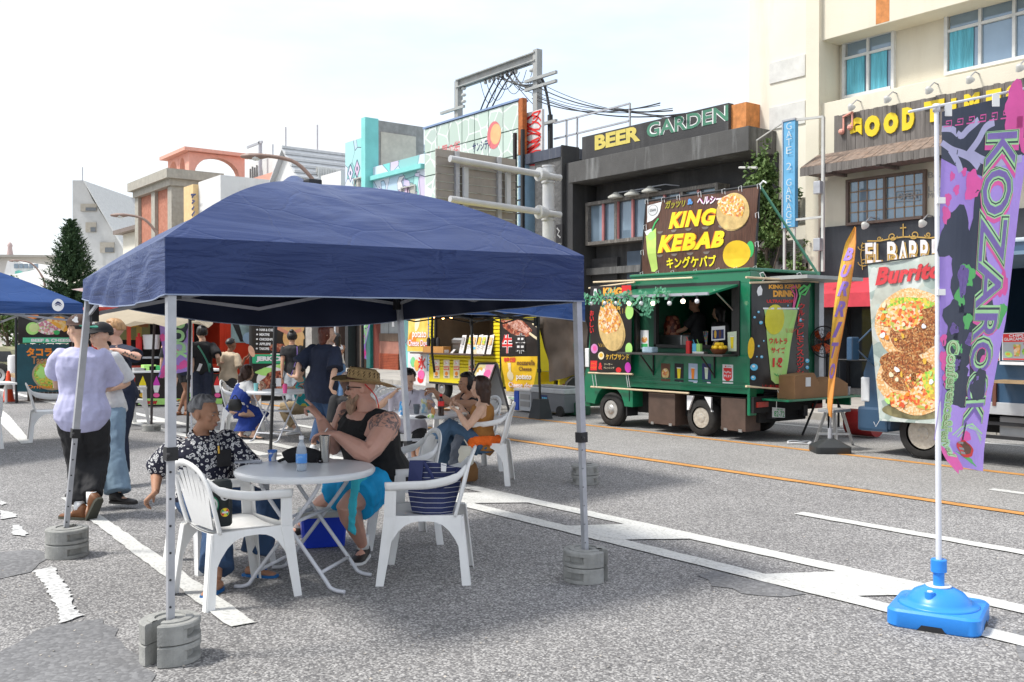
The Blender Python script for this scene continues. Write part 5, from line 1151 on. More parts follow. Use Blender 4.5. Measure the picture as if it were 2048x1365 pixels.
for i,px in enumerate((1183,1210,1232,1258,1283,1306,1339,1366,1394)):
 q=PY(px,607-(px>1350)*4,10.47);k=MB();k.ball(q,.034,12,8,(1,1,1.05));part('bulb',k,BULBW if i in(3,5,7) else BULBC,gt,True);k=MB();k.cyl(q+V((0,0,.03)),q+V((0,0,.085)),.016,8);part('bulb_socket',k,BLACKM,gt)
# counter shelf with brackets
kbox('counter_shelf',(xl+.02,Yk-.34,wz0-.03),(wx1-.02,Yk+.02,wz0),mat('counter_dark',(.06,.058,.055),.4),bev=.004)
for px in(1308,1430):xx=PY(px,720,Yk).x;k=MB();k.beam((xx,Yk-.3,wz0-.04),(xx,Yk-.01,wz0-.33),.02,.02);k.beam((xx,Yk-.012,wz0-.03),(xx,Yk-.012,wz0-.36),.025,.015);part('shelf_bracket',k,BLACKM,kk)
# rails of pale wood for the banners
def pole(root,a,b,r_=.016,m=BAMB):k=MB();k.tube([a,b],r_,8);return part('banner_pole',k,m,root)
pole(kk,PY(1187,565,Yk-.06),PY(1385,556,Yk-.06));pole(kk,PY(1178,577,Yk-.06),PY(1270,565,Yk-.06));pole(kk,PY(1182,774,Yk-.04),PY(1378,787,Yk-.04))
# cab
cabx=PY(1168,760,Yk).x;k=MB();prof=[(xl+.02,.42),(xl+.02,1.75),(xl-.75,1.78),(xl-1.0,1.62),(cabx+.06,1.0),(cabx,.9),(cabx-.02,.38),(cabx+.25,.34)]
wc=PY(1217,821,Yk);Rw=.285
arch_=[(wc.x-.36+0,.36)]+[(wc.x-.36*math.cos(math.pi*i/10),.3+.38*math.sin(math.pi*i/10)) for i in range(11)]+[(wc.x+.36,.36)]
pr=prof[:-1]+[(wc.x-.36,.36)]+[(wc.x-.36*math.cos(math.pi*i/10),.3+.38*math.sin(math.pi*i/10)) for i in range(1,10)]+[(wc.x+.36,.36),(xl+.02,.36)]
k.prism([V((x,Yk+.02,z)) for x,z in pr],(0,1.5,0));cab_o=part('cab',k,GRN,kk)
k=MB();k.prism([V((x,Yk+.005,z)) for x,z in((xl-.05,1.05),(xl-.05,1.65),(xl-.72,1.68),(xl-.95,1.5),(cabx+.3,1.05))],(0,.012,0));part('cab_window',k,DARKGLASS,cab_o)
kbox('door_line',(xl-.06,Yk+.012,.45),(xl-.05,Yk+.02,1.7),BLACK,cab_o);k=MB();k.box((cabx+.02,Yk-.0,.98),(cabx+.12,Yk+.1,1.3),bev=.01);part('side_lamp',k,INK['white'],cab_o)
kbox('bumper',(cabx-.06,Yk+.05,.3),(cabx+.1,Yk+1.5,.5),GRN,bev=.02);k=MB();k.box((cabx-.12,Yk-.1,1.0),(cabx-.02,Yk+.05,1.25),bev=.02);part('mirror',k,BLACKM,kk)
wheel(kk,(wc.x,Yk+.12,Rw),Rw,.16,rim=mat('rim_grey',(.5,.49,.46),.4,metal=.5,var=.2,vs=12))
wr=PY(1397,844,Yk);wheel(kk,(wr.x,Yk+.14,Rw),Rw,.2,rim=RUSTRIM,holes=6,deep=True)
for xx in(wc.x,wr.x):wheel(kk,(xx,Yb-.2,Rw),Rw,.18,side=1,rim=RUSTRIM)
kbox('chassis',(cabx+.3,Yk+.4,.32),(xr+.1,Yk+.5,.48),BLACK);kbox('chassis',(cabx+.3,Yb-.5,.32),(xr+.1,Yb-.4,.48),BLACK);kbox('underbody',(xl-.1,Yk+.25,.26),(xr,Yb-.3,zf-.02),mat('underbody_black',(.015,.015,.015),.9),bev=.02)
kbox('mudguard',(wc.x+.36,Yk+.05,.2),(wc.x+.39,Yk+.3,zf),BLACK)
BRB=mat('brown_ply_box',(.085,.055,.042),.7,var=.2,vs=6)
for x0,x1,y1 in((1296,1349,848),(1441,1490,861)):
 a,b=PY(x0,y1,Yk),PY(x1,y1,Yk);bx=kbox('locker',(a.x,Yk+.01,a.z+.01),(b.x,Yk+.35,zf-.01),BRB,bev=.006)
 for xx in(a.x+.06,b.x-.12):k=MB();k.box((xx,Yk,a.z),(xx+.06,Yk+.012,a.z+.04));part('hinge',k,STEEL,bx)
for px in(1373,1421):q=PY(px,810,Yk);k=MB();k.prism([V((q.x,Yk+.01,zf-.02)),V((q.x+.13*(1 if px>1400 else-1)*-1,Yk+.01,zf-.02)),V((q.x+.03,Yk+.01,zf-.24)),V((q.x,Yk+.01,zf-.24))],(0,.03,0));part('wheel_stay',k,INK['white'],kk)
# rear: skirt, lamps, plate, drop shelf
kbox('rear_beam',(xr,Yk+.02,.42),(xr+.08,Yb,zf+.02),mat('underbody_black',(.015,)*3));kbox('rear_corner',(xr-.02,Yk-.005,PY(1497,832,Yk).z),(xr+.03,Yk+.15,zr),GRN,bev=.01)
XR=xr+.09
for p0,p1 in(((1513,805),(1535,814)),((1625,808),(1643,816))):a,b=PX(*p0,XR),PX(*p1,XR);kbox('tail_lamp',(XR-.03,a.y,b.z),(XR+.02,b.y,a.z),mat('lamp_red',(.35,.03,.02),.3),bev=.004)
pn=QX([(1545,815),(1570,817),(1570,836),(1545,835)],XR+.03);lp=pn.grid(1,1,thick=.006);lpo=part('licence_plate',lp,INK['white'],kk);pn.text('82-72',(.12,.34,.95,.92),INK['green'],.003,lpo,bold=.01);pn.text('沖縄 480',(.25,.08,.8,.28),INK['green'],.003,lpo,bold=0)
sh0=PX(1518,799,XR);kbox('drop_shelf',(XR-.02,Yk+.2,sh0.z-.02),(XR+.45,Yb+.35,sh0.z+.01),GRN,bev=.005);kbox('drop_shelf_side',(XR,Yb+.1,sh0.z-.14),(XR+.4,Yb+.13,sh0.z),GRN)
kbox('rear_roof_flap',(xr,Yk+.4,zr-.12),(xr+.7,Yb+.1,zr-.07),mat('flap_grey',(.35,.36,.35),.5));kbox('rear_post',(xr+.02,Yb-.12,zf),(xr+.1,Yb,zr-.05),GREYM)
# things in and on the truck
def kthing(name,lab,cat,base,parts_):
 t=thing(name,lab,cat,base)
 for nm,k,m,sm in parts_:part(nm,k,m,t,sm)
 return t
def lathe_at(c,prof,n=16):k=MB();k.lathe(V(c),prof,n);return k
q=PY(1438,703,Yk-.15);bowl=lathe_at((q.x,Yk-.15,wz0),[(.05,0),(.09,.015),(.13,.075),(.12,.075),(.0,.02)],20);bt_=kthing('fruit_bowl','brown bowl on the green truck counter beneath the heap of lemons','bowl',(q.x,Yk-.15,wz0),[('bowl',bowl,mat('wood_bowl',(.2,.07,.03),.5),40)])
r=random.Random(4)
for i in range(11):
 a=i*2.4;rr=.085 if i<7 else .035;z=wz0+(.1 if i<7 else .145);k=MB();c=V((q.x+rr*math.cos(a),Yk-.15+rr*math.sin(a),z));k.ball(c,.034,10,7,(1.15,1,.95))
 solo('lemon',k,LEMON,'yellow lemon in the %s of the heap in the brown bowl'%('top layer' if i>6 else 'lower ring'),'lemon',c,True,'lemons in the bowl')
q=PY(1261+40,702,Yk-.15);k=MB();k.box((q.x-.1,Yk-.24,wz0),(q.x+.12,Yk-.1,wz0+.09),bev=.02);solo('tissue_pack',k,mat('pack_blue',(.5,.65,.75),.5,var=.2,vs=20),'pale blue pack of wipes on the left end of the green truck counter','pack',(q.x,Yk-.17,wz0))
for px,c,h in((1378,'red',.19),(1391,'sky',.15),(1399,'lime',.15)):
 q=PY(px,700,Yk-.12);k=MB();k.box((q.x-.035,Yk-.15,wz0),(q.x+.035,Yk-.1,wz0+h));k.cyl((q.x-.02,Yk-.12,wz0+h),(q.x-.05,Yk-.12,wz0+h+.06),.005,6)
 solo('drink_pouch',k,INK[c],'%s drink pouch with straw on the green truck counter'%dict(red='tall red',sky='light blue',lime='lime green')[c],'drink',(q.x,Yk-.12,wz0))
q=PY(1402,703,Yk-.22);k=MB();k.box((q.x-.1,Yk-.3,wz0),(q.x+.12,Yk-.2,wz0+.035),bev=.008);solo('foil_tray',k,STEEL,'small metal tray at the front of the green truck counter','tray',(q.x,Yk-.25,wz0))
q=PY(1413,690,Yk+.2);k=MB()
for i in range(9):a=rnd.uniform(-.03,.03);k.cyl((q.x+a*.4,Yk+.2,bz0+.03),(q.x+a*2,Yk+.2+rnd.uniform(-.02,.02),bz0+.26),.004,5)
solo('drinking_straws',k,[mat('straws',(.05,.3,.15),.5,cells=(60,[(.05,.4,.2),(.6,.1,.2),(.7,.6,.1),(.1,.3,.6)],.9))],'bundle of coloured straws standing inside the green truck window','straws',(q.x,Yk+.2,bz0),kind='stuff')
k=MB();q=PY(1345,680,Yk+.5);k.lathe((q.x-.1,Yk+.6,bz0-.1),[(0,0),(.1,0),(.06,.1),(.13,.2),(.14,.45),(.1,.6),(.02,.62)],14);solo('kebab_spit',k,GLAZE,'brown meat spit standing inside the green truck at the left','meat spit',(q.x-.1,Yk+.6,bz0-.1),40)
k=MB();q=PY(1335,690,Yk+.45);k.box((q.x-.2,Yk+.4,bz0-.1),(q.x+.35,Yk+.9,bz0+.2),bev=.02);solo('steel_fryer',k,STEEL,'stainless steel fryer inside the green truck window','fryer',(q.x,Yk+.6,bz0-.1))
# small posters on the side
def poster(root_lab,pts,plane,content,name='poster',cat='poster',Yp=None,Xp=None,thick=.003):
 pn=QY(pts,Yp) if Yp is not None else QX(pts,Xp);t=thing(name,root_lab,cat,pn.pt(.5,.5));part('sheet',pn.grid(1,1,thick=thick),content[0],t);pn.parent=t
 for f in content[1:]:f(pn)
 return t,pn
cup=lambda m1,u=.5:(lambda pn:(pn.poly([(u-.2,.25),(u+.2,.25),(u+.13,.85),(u-.13,.85)],m1,.003),pn.rect(u-.23,.22,u+.23,.27,INK['white'],.004)))
for i,(x0,m0,fn,lb) in enumerate(((1322,INK['brown'],lambda pn:(pn.blob(.5,.55,.4,.3,PITA,.003,rot=20),pn.blob(.45,.48,.3,.18,KEB,.004,rot=20)),'kebab sandwich'),
        (1349,INK['black'],cup(INK['yellow']),'yellow drink'),(1377,mat('poster_pale_blue',(.4,.5,.65),.5),cup(INK['orange']),'orange drink'),(1404,INK['navy'],cup(mat('drink_milky',(.55,.65,.5),.4)),'milky drink on dark blue'))):
 poster('small poster of a %s below the green truck counter'%lb,[(x0,727),(x0+18,728),(x0+18,765),(x0,763)],0,[m0,fn,lambda pn:pn.rect(.55,1.0,.95,1.07,INK['white'],.001)],Yp=Yk-.004)
t,pn=poster('white and red payment poster on the right of the green truck side',[(1445,729),(1466,730),(1466,768),(1445,767)],0,[INK['white'],lambda pn:pn.poly([(.1,.18),(.9,.18),(.9,.72),(.5,.93),(.1,.72)],INK['red'],.003)],Yp=Yk-.004)
pn.text('PayPay',(.15,.34,.85,.48),INK['white'],.006);pn.text('使えます',(.15,.53,.85,.68),INK['white'],.006);pn.blob(.3,.1,.07,.04,INK['red'],.003);pn.text('PayPay',(.42,.07,.85,.13),INK['black'],.003,bold=0)
t,pn=poster('menu card with a kebab picture on the left jamb of the green hatch',[(1281,661),(1297,661),(1297,698),(1281,699)],0,[INK['white'],lambda pn:(pn.blob(.5,.5,.38,.16,KEB,.003),pn.rect(.1,.72,.9,.9,INK['green'],.003))],Yp=Yk+.08)
t,pn=poster('menu card with a yellow drink on the right of the green hatch',[(1455,665),(1473,663),(1473,703),(1456,703)],0,[mat('card_pale_green',(.6,.68,.5),.5),cup(INK['yellow'])],Yp=Yk-.03)
t,pn=poster('white card with dark drink photos in the green truck window',[(1423,654),(1450,652),(1450,680),(1423,682)],0,[INK['white'],lambda pn:(pn.rect(.08,.25,.92,.9,INK['navy'],.003),pn.blob(.3,.55,.09,.3,INK['gold'],.005),pn.blob(.65,.55,.09,.3,INK['brown'],.005))],Yp=Yk+.05)
# roof banner KING KEBAB
def drape(seed,amp=.02,fu=3.0,fv=1.2):
 ph=seed*1.7
 return lambda u,v:amp*(math.sin(fu*6.28*u+ph+2*v)*.5+.5*math.sin(fv*6.28*v+ph*2+3*u)+.6*mnoise.noise(V((u*5+ph,v*5,ph))))
def banner(name,lab,pn,m,nu=16,nv=16,cat='banner',thick=.002):
 pn.res=(nu,nv);t=thing(name,lab,cat,pn.pt(.5,1));part('cloth',pn.grid(nu,nv),m,t,True,recalc=False);pn.parent=t;return t
pn=QY([(1294,405),(1518,374),(1509,539),(1283,550)],Yk+.25,wave=drape(1,.025,2.2,1));t=banner('roof_banner','large brown KING KEBAB banner lashed to a pipe frame on the green truck roof',pn,WOODP,18,14)
YL=mat('king_yellow',(.85,.7,.02),.5);OR_=mat('king_orange',(.8,.2,.02),.5)
# the banner's own lettering runs level although the cloth is pulled askew
def line(pn,s,px,m,halo=None,bold=.04,shear=0.0,off=.012,**kw):   # px: x0, y_top0, y_bot0, x1, y_top1, y_bot1 in photo pixels on the panel's plane
 x0,a0,b0,x1,a1,b1=px;P0=pn.c[0]
 def uv(x,y):
# invert the bilinear patch through the picture
  u=v=.5
  for _ in range(12):
   q=pn.pt(u,v);d=q-CAMP;zz=d.dot(FW);X_,Y_=CX+F_PX*d.dot(RT)/zz,CY-F_PX*d.dot(UP)/zz;e=1e-3
   def pj(q):d=q-CAMP;zz=d.dot(FW);return CX+F_PX*d.dot(RT)/zz,CY-F_PX*d.dot(UP)/zz
   ux,uy=pj(pn.pt(u+e,v));vx,vy=pj(pn.pt(u,v+e));a_,b_,c_,d_=(ux-X_)/e,(vx-X_)/e,(uy-Y_)/e,(vy-Y_)/e;det=a_*d_-b_*c_
   u+=((x-X_)*d_-(y-Y_)*b_)/det;v+=((y-Y_)*a_-(x-X_)*c_)/det
  return u,v
 c0,c1,c2,c3=uv(x0,a0),uv(x1,a1),uv(x1,b1),uv(x0,b0)
 vs,fs=text2d(s,bold,shear,kw.get('space',1.0))
 def mp_(vs):return[tuple((c0[i]*(1-a)+c1[i]*a)*(1-b)+(c3[i]*(1-a)+c2[i]*a)*b for i in(0,1)) for a,b in vs]
 if halo:v2,f2=text2d(s,bold+.035,shear,kw.get('space',1.0));pn.shape(mp_(v2),f2,'lettering',halo,off-.004,pn.parent)
 return pn.shape(mp_(vs),fs,'lettering',m,off,pn.parent)
line(pn,'KING',(1338,426,459,1434,416,450),YL,OR_,.05,.3,space=1.15);line(pn,'KEBAB',(1316,472,507,1450,461,494),YL,OR_,.05,.3,space=1.15);line(pn,'キングケバブ',(1334,515,538,1433,510,534),YL,None,.03)
line(pn,'ガッツリ',(1331,402,419,1372,400,414),mat('olive_txt',(.35,.32,.02),.5),None,.03,.2);line(pn,'&',(1376,398,415,1388,398,414),mat('txt_blue',(.1,.3,.65),.5),None,.12);line(pn,'ヘルシー',(1395,395,411,1444,390,406),INK['white'],INK['magenta'],.03,.1)
pn.blob(.80,.27,.145,.235,PITA,.006,rot=15,name='kebab_picture');pn.blob(.79,.2,.125,.14,KEB,.010,rot=22,wob=.05,name='kebab_picture')
pn.blob(.80,.29,.14,.2,PITA,.013,rot=12,name='kebab_picture',a0=8,a1=172);pn.blob(.845,.8,.11,.17,mat('lemon_print',(.8,.5,.02),.5),.006,name='lemon_picture');pn.blob(.95,.75,.03,.1,INK['green'],.005,name='leaf_picture')
pn.poly([(.015,.47),(.105,.37),(.15,.93),(.12,.97),(.09,.96)],mat('lime_drink',(.5,.65,.15),.5),.006,name='drink_picture');pn.poly([(.0,.4),(.06,.37),(.08,.42),(.02,.46)],INK['white'],.005);pn.blob(.07,.47,.035,.06,INK['lime'],.008);pn.stroke([(.07,.4),(.09,.3),(.12,.24)],.03,INK['green'],.009)
pn.poly([(.01,.05),(.14,.02),(.13,.14),(.11,.2),(.06,.26),(.015,.28)],INK['white'],.006);pn.blob(.065,.12,.045,.075,INK['grey'],.008);pn.blob(.065,.12,.04,.066,INK['white'],.010);pn.text('OKINAWA',(.035,.1,.095,.14),INK['black'],.012,bold=0)
for i in range(9):pn.blob(.15+(i%5)*.14+.02*(i>4),.42 if i<5 else .74,.028,.035,mat('print_shadow',(.2,.16,.14),.4),.005,a0=0,a1=180)
k=MB();c4=[PY(x,y,Yk+.27) for x,y in((1293,403),(1519,371),(1510,545),(1281,553))]
for a,b in((0,1),(1,2),(2,3),(3,0)):k=MB();k.tube([c4[a],c4[b]],.018,8);part('frame_pipe',k,BLACKM,t)
for u,sgn in((0,0),(.15,0),(.3,0),(.5,0),(.7,0),(.85,0),(1,0)):
 for v in((0,1) if 0<u<1 else(0,.35,.7,1)):
  q=pn.pt(u,v,.01);k=MB();k.tube([q+V((.0,-.02,-.03)),q+V((0,-.03,.03)),q+V((.03,.0,.05)),q+V((.04,0,-.04))],.005,5);part('cable_tie',k,INK['white'],t)
k=MB();k.tube([c4[1],PX(1640,555,xr+.3)],.02,8);part('brace_pole',k,mat('pole_green',(.1,.3,.2),.5),t)
k=MB();k.tube([c4[1]+V((0,.0,0)),c4[1]+V((.05,.02,.06)),c4[1]+V((.12,0,.02))],.012,6);part('strap_end',k,INK['white'],t)
# side banner
pn=QY([(1181,573),(1263,571),(1262,748),(1178,746)],Yk-.09,wave=drape(2,.012,1,1));t=banner('side_banner','black KING DELICIOUS kebab banner hanging over the green truck cab',pn,BANN,10,16)
pn.blob(.53,.48,.3,.285,PITA,.006,rot=-28,name='kebab_picture',wob=.02);pn.blob(.48,.38,.26,.19,KEB,.010,rot=-32,wob=.05,name='kebab_picture')
pn.blob(.56,.53,.27,.22,PITA,.013,rot=-24,name='kebab_picture',a0=12,a1=190);pn.text('KING',(.32,.02,.78,.115),mat('txt_orange',(.85,.4,.05),.5),bold=.06);pn.text('DELICIOUS',(.26,.235,.74,.275),INK['gold'],bold=.05);pn.text('KEBAB',(.3,.15,.75,.215),INK['gold'],bold=.05)
pn.text('ケバブサンド',(.42,.775,.96,.845),INK['gold'],bold=.03);pn.text('ソーサー',(.38,.885,.58,.91),INK['cream'],bold=.01);pn.text('ドレッシング',(.38,.925,.62,.95),INK['cream'],bold=.01);pn.text('&',(.24,.88,.34,.96),INK['red'],bold=.06)
pn.rect(.03,.86,.2,.97,INK['red'],.004);pn.text('チーズ',(.05,.88,.18,.905),INK['orange'],.007);pn.text('トッピング',(.04,.925,.19,.95),INK['orange'],.007);pn.vtext('おいしい',(.0,.28,.1,.55),INK['red'],.006)
pn.blob(.12,.72,.09,.055,mat('onion_pink',(.6,.25,.5),.5),.007);pn.blob(.13,.715,.05,.03,INK['pink'],.009);pn.blob(.95,.3,.09,.085,INK['lime'],.005);pn.blob(.95,.72,.08,.07,INK['lime'],.005);pn.blob(.93,.93,.07,.06,INK['magenta'],.005);pn.blob(.72,.96,.06,.03,INK['red'],.005)
for a in range(4):pn.stroke([(.7+a*.05,.33-a*.006),(.66+a*.07,.3-.02*a)],.006,INK['gold'],.006);pn.stroke([(.27+a*.04,.7),(.22+a*.06,.66)],.007,INK['gold'],.006)
pn.blob(.3,.8,.08,.045,INK['cream'],.006);pn.blob(.3,.795,.05,.025,INK['gold'],.008);pn.rect(.78,.0,.99,.1,INK['red'],.004);pn.poly([(.1,.03),(.16,.03),(.19,.1),(.13,.14),(.08,.1)],INK['white'],.006)
pole(t,PY(1177,746,Yk-.09),PY(1266,749,Yk-.09));k=MB()
for x_ in(1184,1190,1252,1256):k.tube([PY(x_,748,Yk-.08),PY(x_+4,775,Yk-.06)],.005,5)
part('string',k,INK['white'],t,kind='stuff')
# drink banner at the back
Xd=xr+.22;pn=QX([(1505,565),(1620,563),(1615,784),(1499,777)],Xd,wave=drape(3,.015,1,1.4));t=banner('drink_banner','black KING KEBAB DRINK banner with a tall lemon drink at the truck rear',pn,BANN,12,18)
pn.text('KING KEBAB',(.27,.025,.84,.065),mat('txt_orange',(.85,.4,.05),.5),bold=.05);pn.text('DRINK',(.34,.08,.72,.14),mat('txt_orange',(.85,.4,.05),.5),bold=.06);pn.text('ULTRALEMON',(.24,.165,.72,.195),INK['red'],bold=.04)
pn.poly([(.19,.25),(.78,.26),(.6,.9),(.55,.94),(.42,.945),(.35,.91)],mat('drink_green',(.38,.62,.12),.4,col2=(.55,.75,.35),vs=2),.006,name='drink_picture');pn.poly([(.62,.45),(.74,.27),(.6,.9),(.52,.93)],INK['lime'],.008);pn.rect(.17,.24,.8,.255,INK['white'],.010)
pn.blob(.37,.35,.17,.14,mat('lemon_disc',(.65,.6,.02),.4),.010,name='lemon_picture');pn.text('ウルトラ',(.29,.52,.62,.575),INK['red'],.014,bold=.03);pn.text('サイズ',(.33,.605,.58,.66),INK['red'],.014,bold=.03);pn.text('1ℓ',(.36,.7,.53,.79),INK['red'],.014,bold=.03)
pn.stroke([(.69,.25),(.72,.12),(.64,.06),(.73,.04),(.76,.12),(.70,.25)],.03,INK['pink'],.008);pn.stroke([(.75,.25),(.82,.13),(.79,.08),(.88,.04),(.97,.06),(.9,.12),(.8,.12),(1.0,.03)],.035,mat('straw_green',(.1,.7,.15),.4),.011)
pn.vtext('ウルトラレモンスカッシュ',(.79,.2,.91,.92),INK['red'],.008);pn.text('レモン果汁 国産レモン使用',(.2,.955,.72,.985),INK['red'],bold=.0);pn.poly([(.1,.05),(.14,.03),(.17,.07),(.16,.12),(.1,.13),(.08,.09)],INK['white'],.006)
r=random.Random(6)
for(u,v,s_) in((.06,.8,.06),(.05,.9,.04),(.18,.7,.025),(.1,.28,.02),(.14,.38,.03),(.04,.33,.02),(.84,.35,.03),(.97,.72,.035),(.97,.78,.03),(.88,.94,.025),(.12,.6,.02),(.2,.55,.015),(.92,.98,.015),(.6,.22,.015),(.1,.7,.012),(.9,.5,.012)):pn.blob(u,v,s_,s_*.55,INK['sky'],.007,n=14);pn.blob(u-s_*.2,v-s_*.15,s_*.4,s_*.2,INK['white'],.010,n=10)
pn.blob(.0,.62,.05,.1,LEMON,.006);pn.rect(.9,.93,.98,.945,INK['white'],.01)
for i in range(6):pn.stroke([(.45+.03*i,.9-.01*abs(i-3)),(.4+.05*i,.85)],.012,INK['green'],.011);pn.stroke([(.6+.02*i,.47),(.58+.04*i,.43)],.006,INK['red'],.012)
pole(t,PX(1500,566,Xd),PX(1626,562,Xd));pole(t,PX(1492,555,Xd),PX(1636,564,Xd));pole(t,PX(1492,773,Xd),PX(1623,784,Xd));k=MB()
for x_,y_ in((1523,556),(1597,556)):q=PX(x_,y_,Xd);k.tube([q,q+V((0,-.04,.06)),q+V((0,.04,.08)),q+V((0,.12,0)),q+V((0,.02,-.04))],.006,5)
q=PX(1555,780,Xd);k.tube([q,q+V((0,.06,-.1)),q+V((0,-.02,-.16)),q+V((0,-.03,-.3))],.006,5);part('string',k,INK['white'],t,kind='stuff')
# carton, fan, red drum, ladder
BOX=mat('cardboard',(.28,.15,.07),.8,var=.12)
q=PX(1590,797,xr+.4);t=thing('cardboard_box','brown cardboard box with a leaflet slot on the green truck drop shelf','box',q);zz=sh0.z+.012
k=MB();a=PX(1572,797,xr+.35).y;b=PX(1678,797,xr+.35).y;k.prism([V((xr+.2,a,zz)),V((xr+.2,a,zz+.33)),V((xr+.2,a+(b-a)*.35,zz+.36)),V((xr+.2,a+(b-a)*.45,zz+.2)),V((xr+.2,a+(b-a)*.8,zz+.28)),V((xr+.2,b,zz+.18)),V((xr+.2,b,zz))],(.3,0,0));part('carton',k,BOX,t);k=MB();k.box((xr+.5,a+.25,zz+.17),(xr+.51,a+.36,zz+.3));part('leaflet',k,INK['white'],t)
k=MB();c=V((xr+.45,b+.07,zz));k.lathe(c,[(.035,0),(.045,.13),(.042,.13),(.033,.005)],14);solo('plastic_cup',k,mat('clear_plastic',(.5,.5,.52),.2,alpha=.55),'clear plastic cup at the right end of the drop shelf','cup',c,40)
fb=V((xr+.95,Yb+.45,0));f_=G(1640,868);
hub=AT(1646,684,14.6);t=thing('pedestal_fan','black caged industrial fan with an orange blade beside the green truck','fan',V((hub.x,hub.y,0)))
fd=DIR(-.75,-.62);sx_=V((0,0,1)).cross(fd).normalized();sz_=V((0,0,1))
k=MB()
for rr_ in(.06,.12,.18,.235):k.tube([hub+fd*(.05-.12*(rr_/.235)**2+.05)+(sx_*math.cos(a)+sz_*math.sin(a))*rr_ for a in[2*math.pi*i/24 for i in range(25)]],.004 if rr_<.2 else .009,5)
for i in range(24):a=2*math.pi*i/24;k.tube([hub+fd*.1,hub+fd*.03+(sx_*math.cos(a)+sz_*math.sin(a))*.18,hub-fd*.02+(sx_*math.cos(a)+sz_*math.sin(a))*.235,hub-fd*.08+(sx_*math.cos(a)+sz_*math.sin(a))*.15,hub-fd*.1],.0022,4)
part('cage',k,BLACKM,t,kind='stuff')
for i in range(4):
 a=2*math.pi*i/4+.4;k=MB();e1=sx_*math.cos(a)+sz_*math.sin(a);e2=sx_*math.cos(a+.7)+sz_*math.sin(a+.7);k.add([hub+e1*.03,hub+e1*.19+fd*.03,hub+(e1+e2).normalized()*.21,hub+e2*.17-fd*.02,hub+e2*.03],[(0,1,2,3,4)]);part('blade',k,mat('blade_orange',(.7,.1,.02),.4),t)
k=MB();k.cyl(hub-fd*.05,hub-fd*.24,.08,14,.06);part('motor',k,BLACKM,t,40)
k=MB();ft=V((hub.x,hub.y,0))-fd*.12;k.cyl(ft+V((0,0,.5)),hub-fd*.12,.025,8)
for a in(0,2.1,4.2):k.tube([ft+V((0,0,.95)),ft+V((math.cos(a)*.4,math.sin(a)*.4,.02))],.018,6)
part('tripod',k,BLACKM,t)
k=MB();c=V((xr+.5,Yb+.25,0));k.cyl(c+V((-.1,0,.22)),c+V((.35,0,.22)),.2,18);solo('red_machine',k,mat('machine_red',(.3,.02,.02),.4),'dark red generator drum on the road under the drop shelf','generator',c,40)
k=MB();c=G(1690,700+40,.9);k=MB();a=V((-9.3,14.0,1.12));b=V((-7.7,14.1,1.12));k.tube([a,b],.02,8);k.cyl(a,a-V((0,0,1.1)),.02,8);k.cyl(b,b-V((0,0,1.1)),.02,8);solo('metal_rail',k,BLACKM,'thin black rail standing on the road before the dark shopfront','rail',(a.x,a.y,0))
ALU=mat('ladder_alu',(.45,.46,.47),.35,metal=.6,var=.15)
t=thing('step_ladder','small aluminium step ladder standing by the burrito feather flag','ladder',G(1665,895));f1,f2,r1,r2_=G(1628,893),G(1672,886),G(1706,890),G(1662,897)
tp=[AT(1652,822,13.05),AT(1685,823,13.0)]
for(a,b) in((f1,tp[0]),(G(1672,887),tp[0]+V((.04,.1,0))),(G(1706,891),tp[1]),(G(1675,901),tp[1]+V((-.05,-.1,0)))):k=MB();k.beam(a,b,.035,.02);part('rail',k,ALU,t)
k=MB();m_=(tp[0]+tp[1])/2;k.box(m_+V((-.12,-.2,-.01)),m_+V((.12,.2,.03)),bev=.005);part('tread',k,ALU,t);k=MB();k.beam(AT(1637,868,13.05),AT(1698,868,13.0),.08,.025);part('tread',k,ALU,t)
# feather flag BURRITO
fl=G(1660,906);BB=mat('flag_base_black',(.03,.033,.035),.5,var=.15)
t=thing('feather_flag','orange feather flag with purple BURRITO lettering on a black water base','flag',fl)
def water_base(t,c,w,d,h,m,rot,dome=.1,notch=0):
 M=Matrix.Translation(c)@Matrix.Rotation(rot,4,'Z')
 def rr(w_,d_,z,cr=.3):
  out=[];n=6
  for cx,cy,a0 in((1,1,0),(-1,1,90),(-1,-1,180),(1,-1,270)):
   R_=cr*min(w_,d_)
   for i in range(n+1):a=math.radians(a0+90*i/n);out.append(M@V((cx*(w_-R_)+R_*math.cos(a),cy*(d_-R_)+R_*math.sin(a),z)))
  return out
 return rr
rr_=water_base(t,fl,0,0,0,BB,.9)
k=MB();w_,d_=.23,.2;k.loft([rr_(w_-.01,d_-.01,0),rr_(w_,d_,.02),rr_(w_,d_,.09),rr_(w_-.02,d_-.02,.105),rr_(.09,.08,.17,.45),rr_(.05,.05,.19,.5)]);part('water_base',k,BB,t,40)
dfl=12.62;k=MB();k.cyl(fl+V((0,0,.17)),fl+V((0,0,.32)),.03,10);k.cyl(fl+V((0,0,.32)),AT(1662,835,dfl),.012,8);part('pole',k,GREYM,t)
edge_r=[(1711,455),(1711,490),(1707,530),(1701,570),(1693,620),(1684,670),(1674,720),(1668,770),(1664,810),(1663,836)];edge_l=[(1709,453),(1690,488),(1681,530),(1674,570),(1667,620),(1662,670),(1659,720),(1656,770),(1654,810),(1658,832)]
k=MB();n_=30
def ei(e,s):s*=len(e)-1;i=min(int(s),len(e)-2);f=s-i;return e[i][0]+(e[i+1][0]-e[i][0])*f,e[i][1]+(e[i+1][1]-e[i][1])*f
def FP(u,v,off=0):l,r_=ei(edge_l,v),ei(edge_r,v);return AT(l[0]+(r_[0]-l[0])*u,l[1]+(r_[1]-l[1])*u,dfl+.04*math.sin(3*u+9*v)-off)
class FlagP(Panel):
 def pt(s,u,v,off=0.0):return FP(u,v,off)
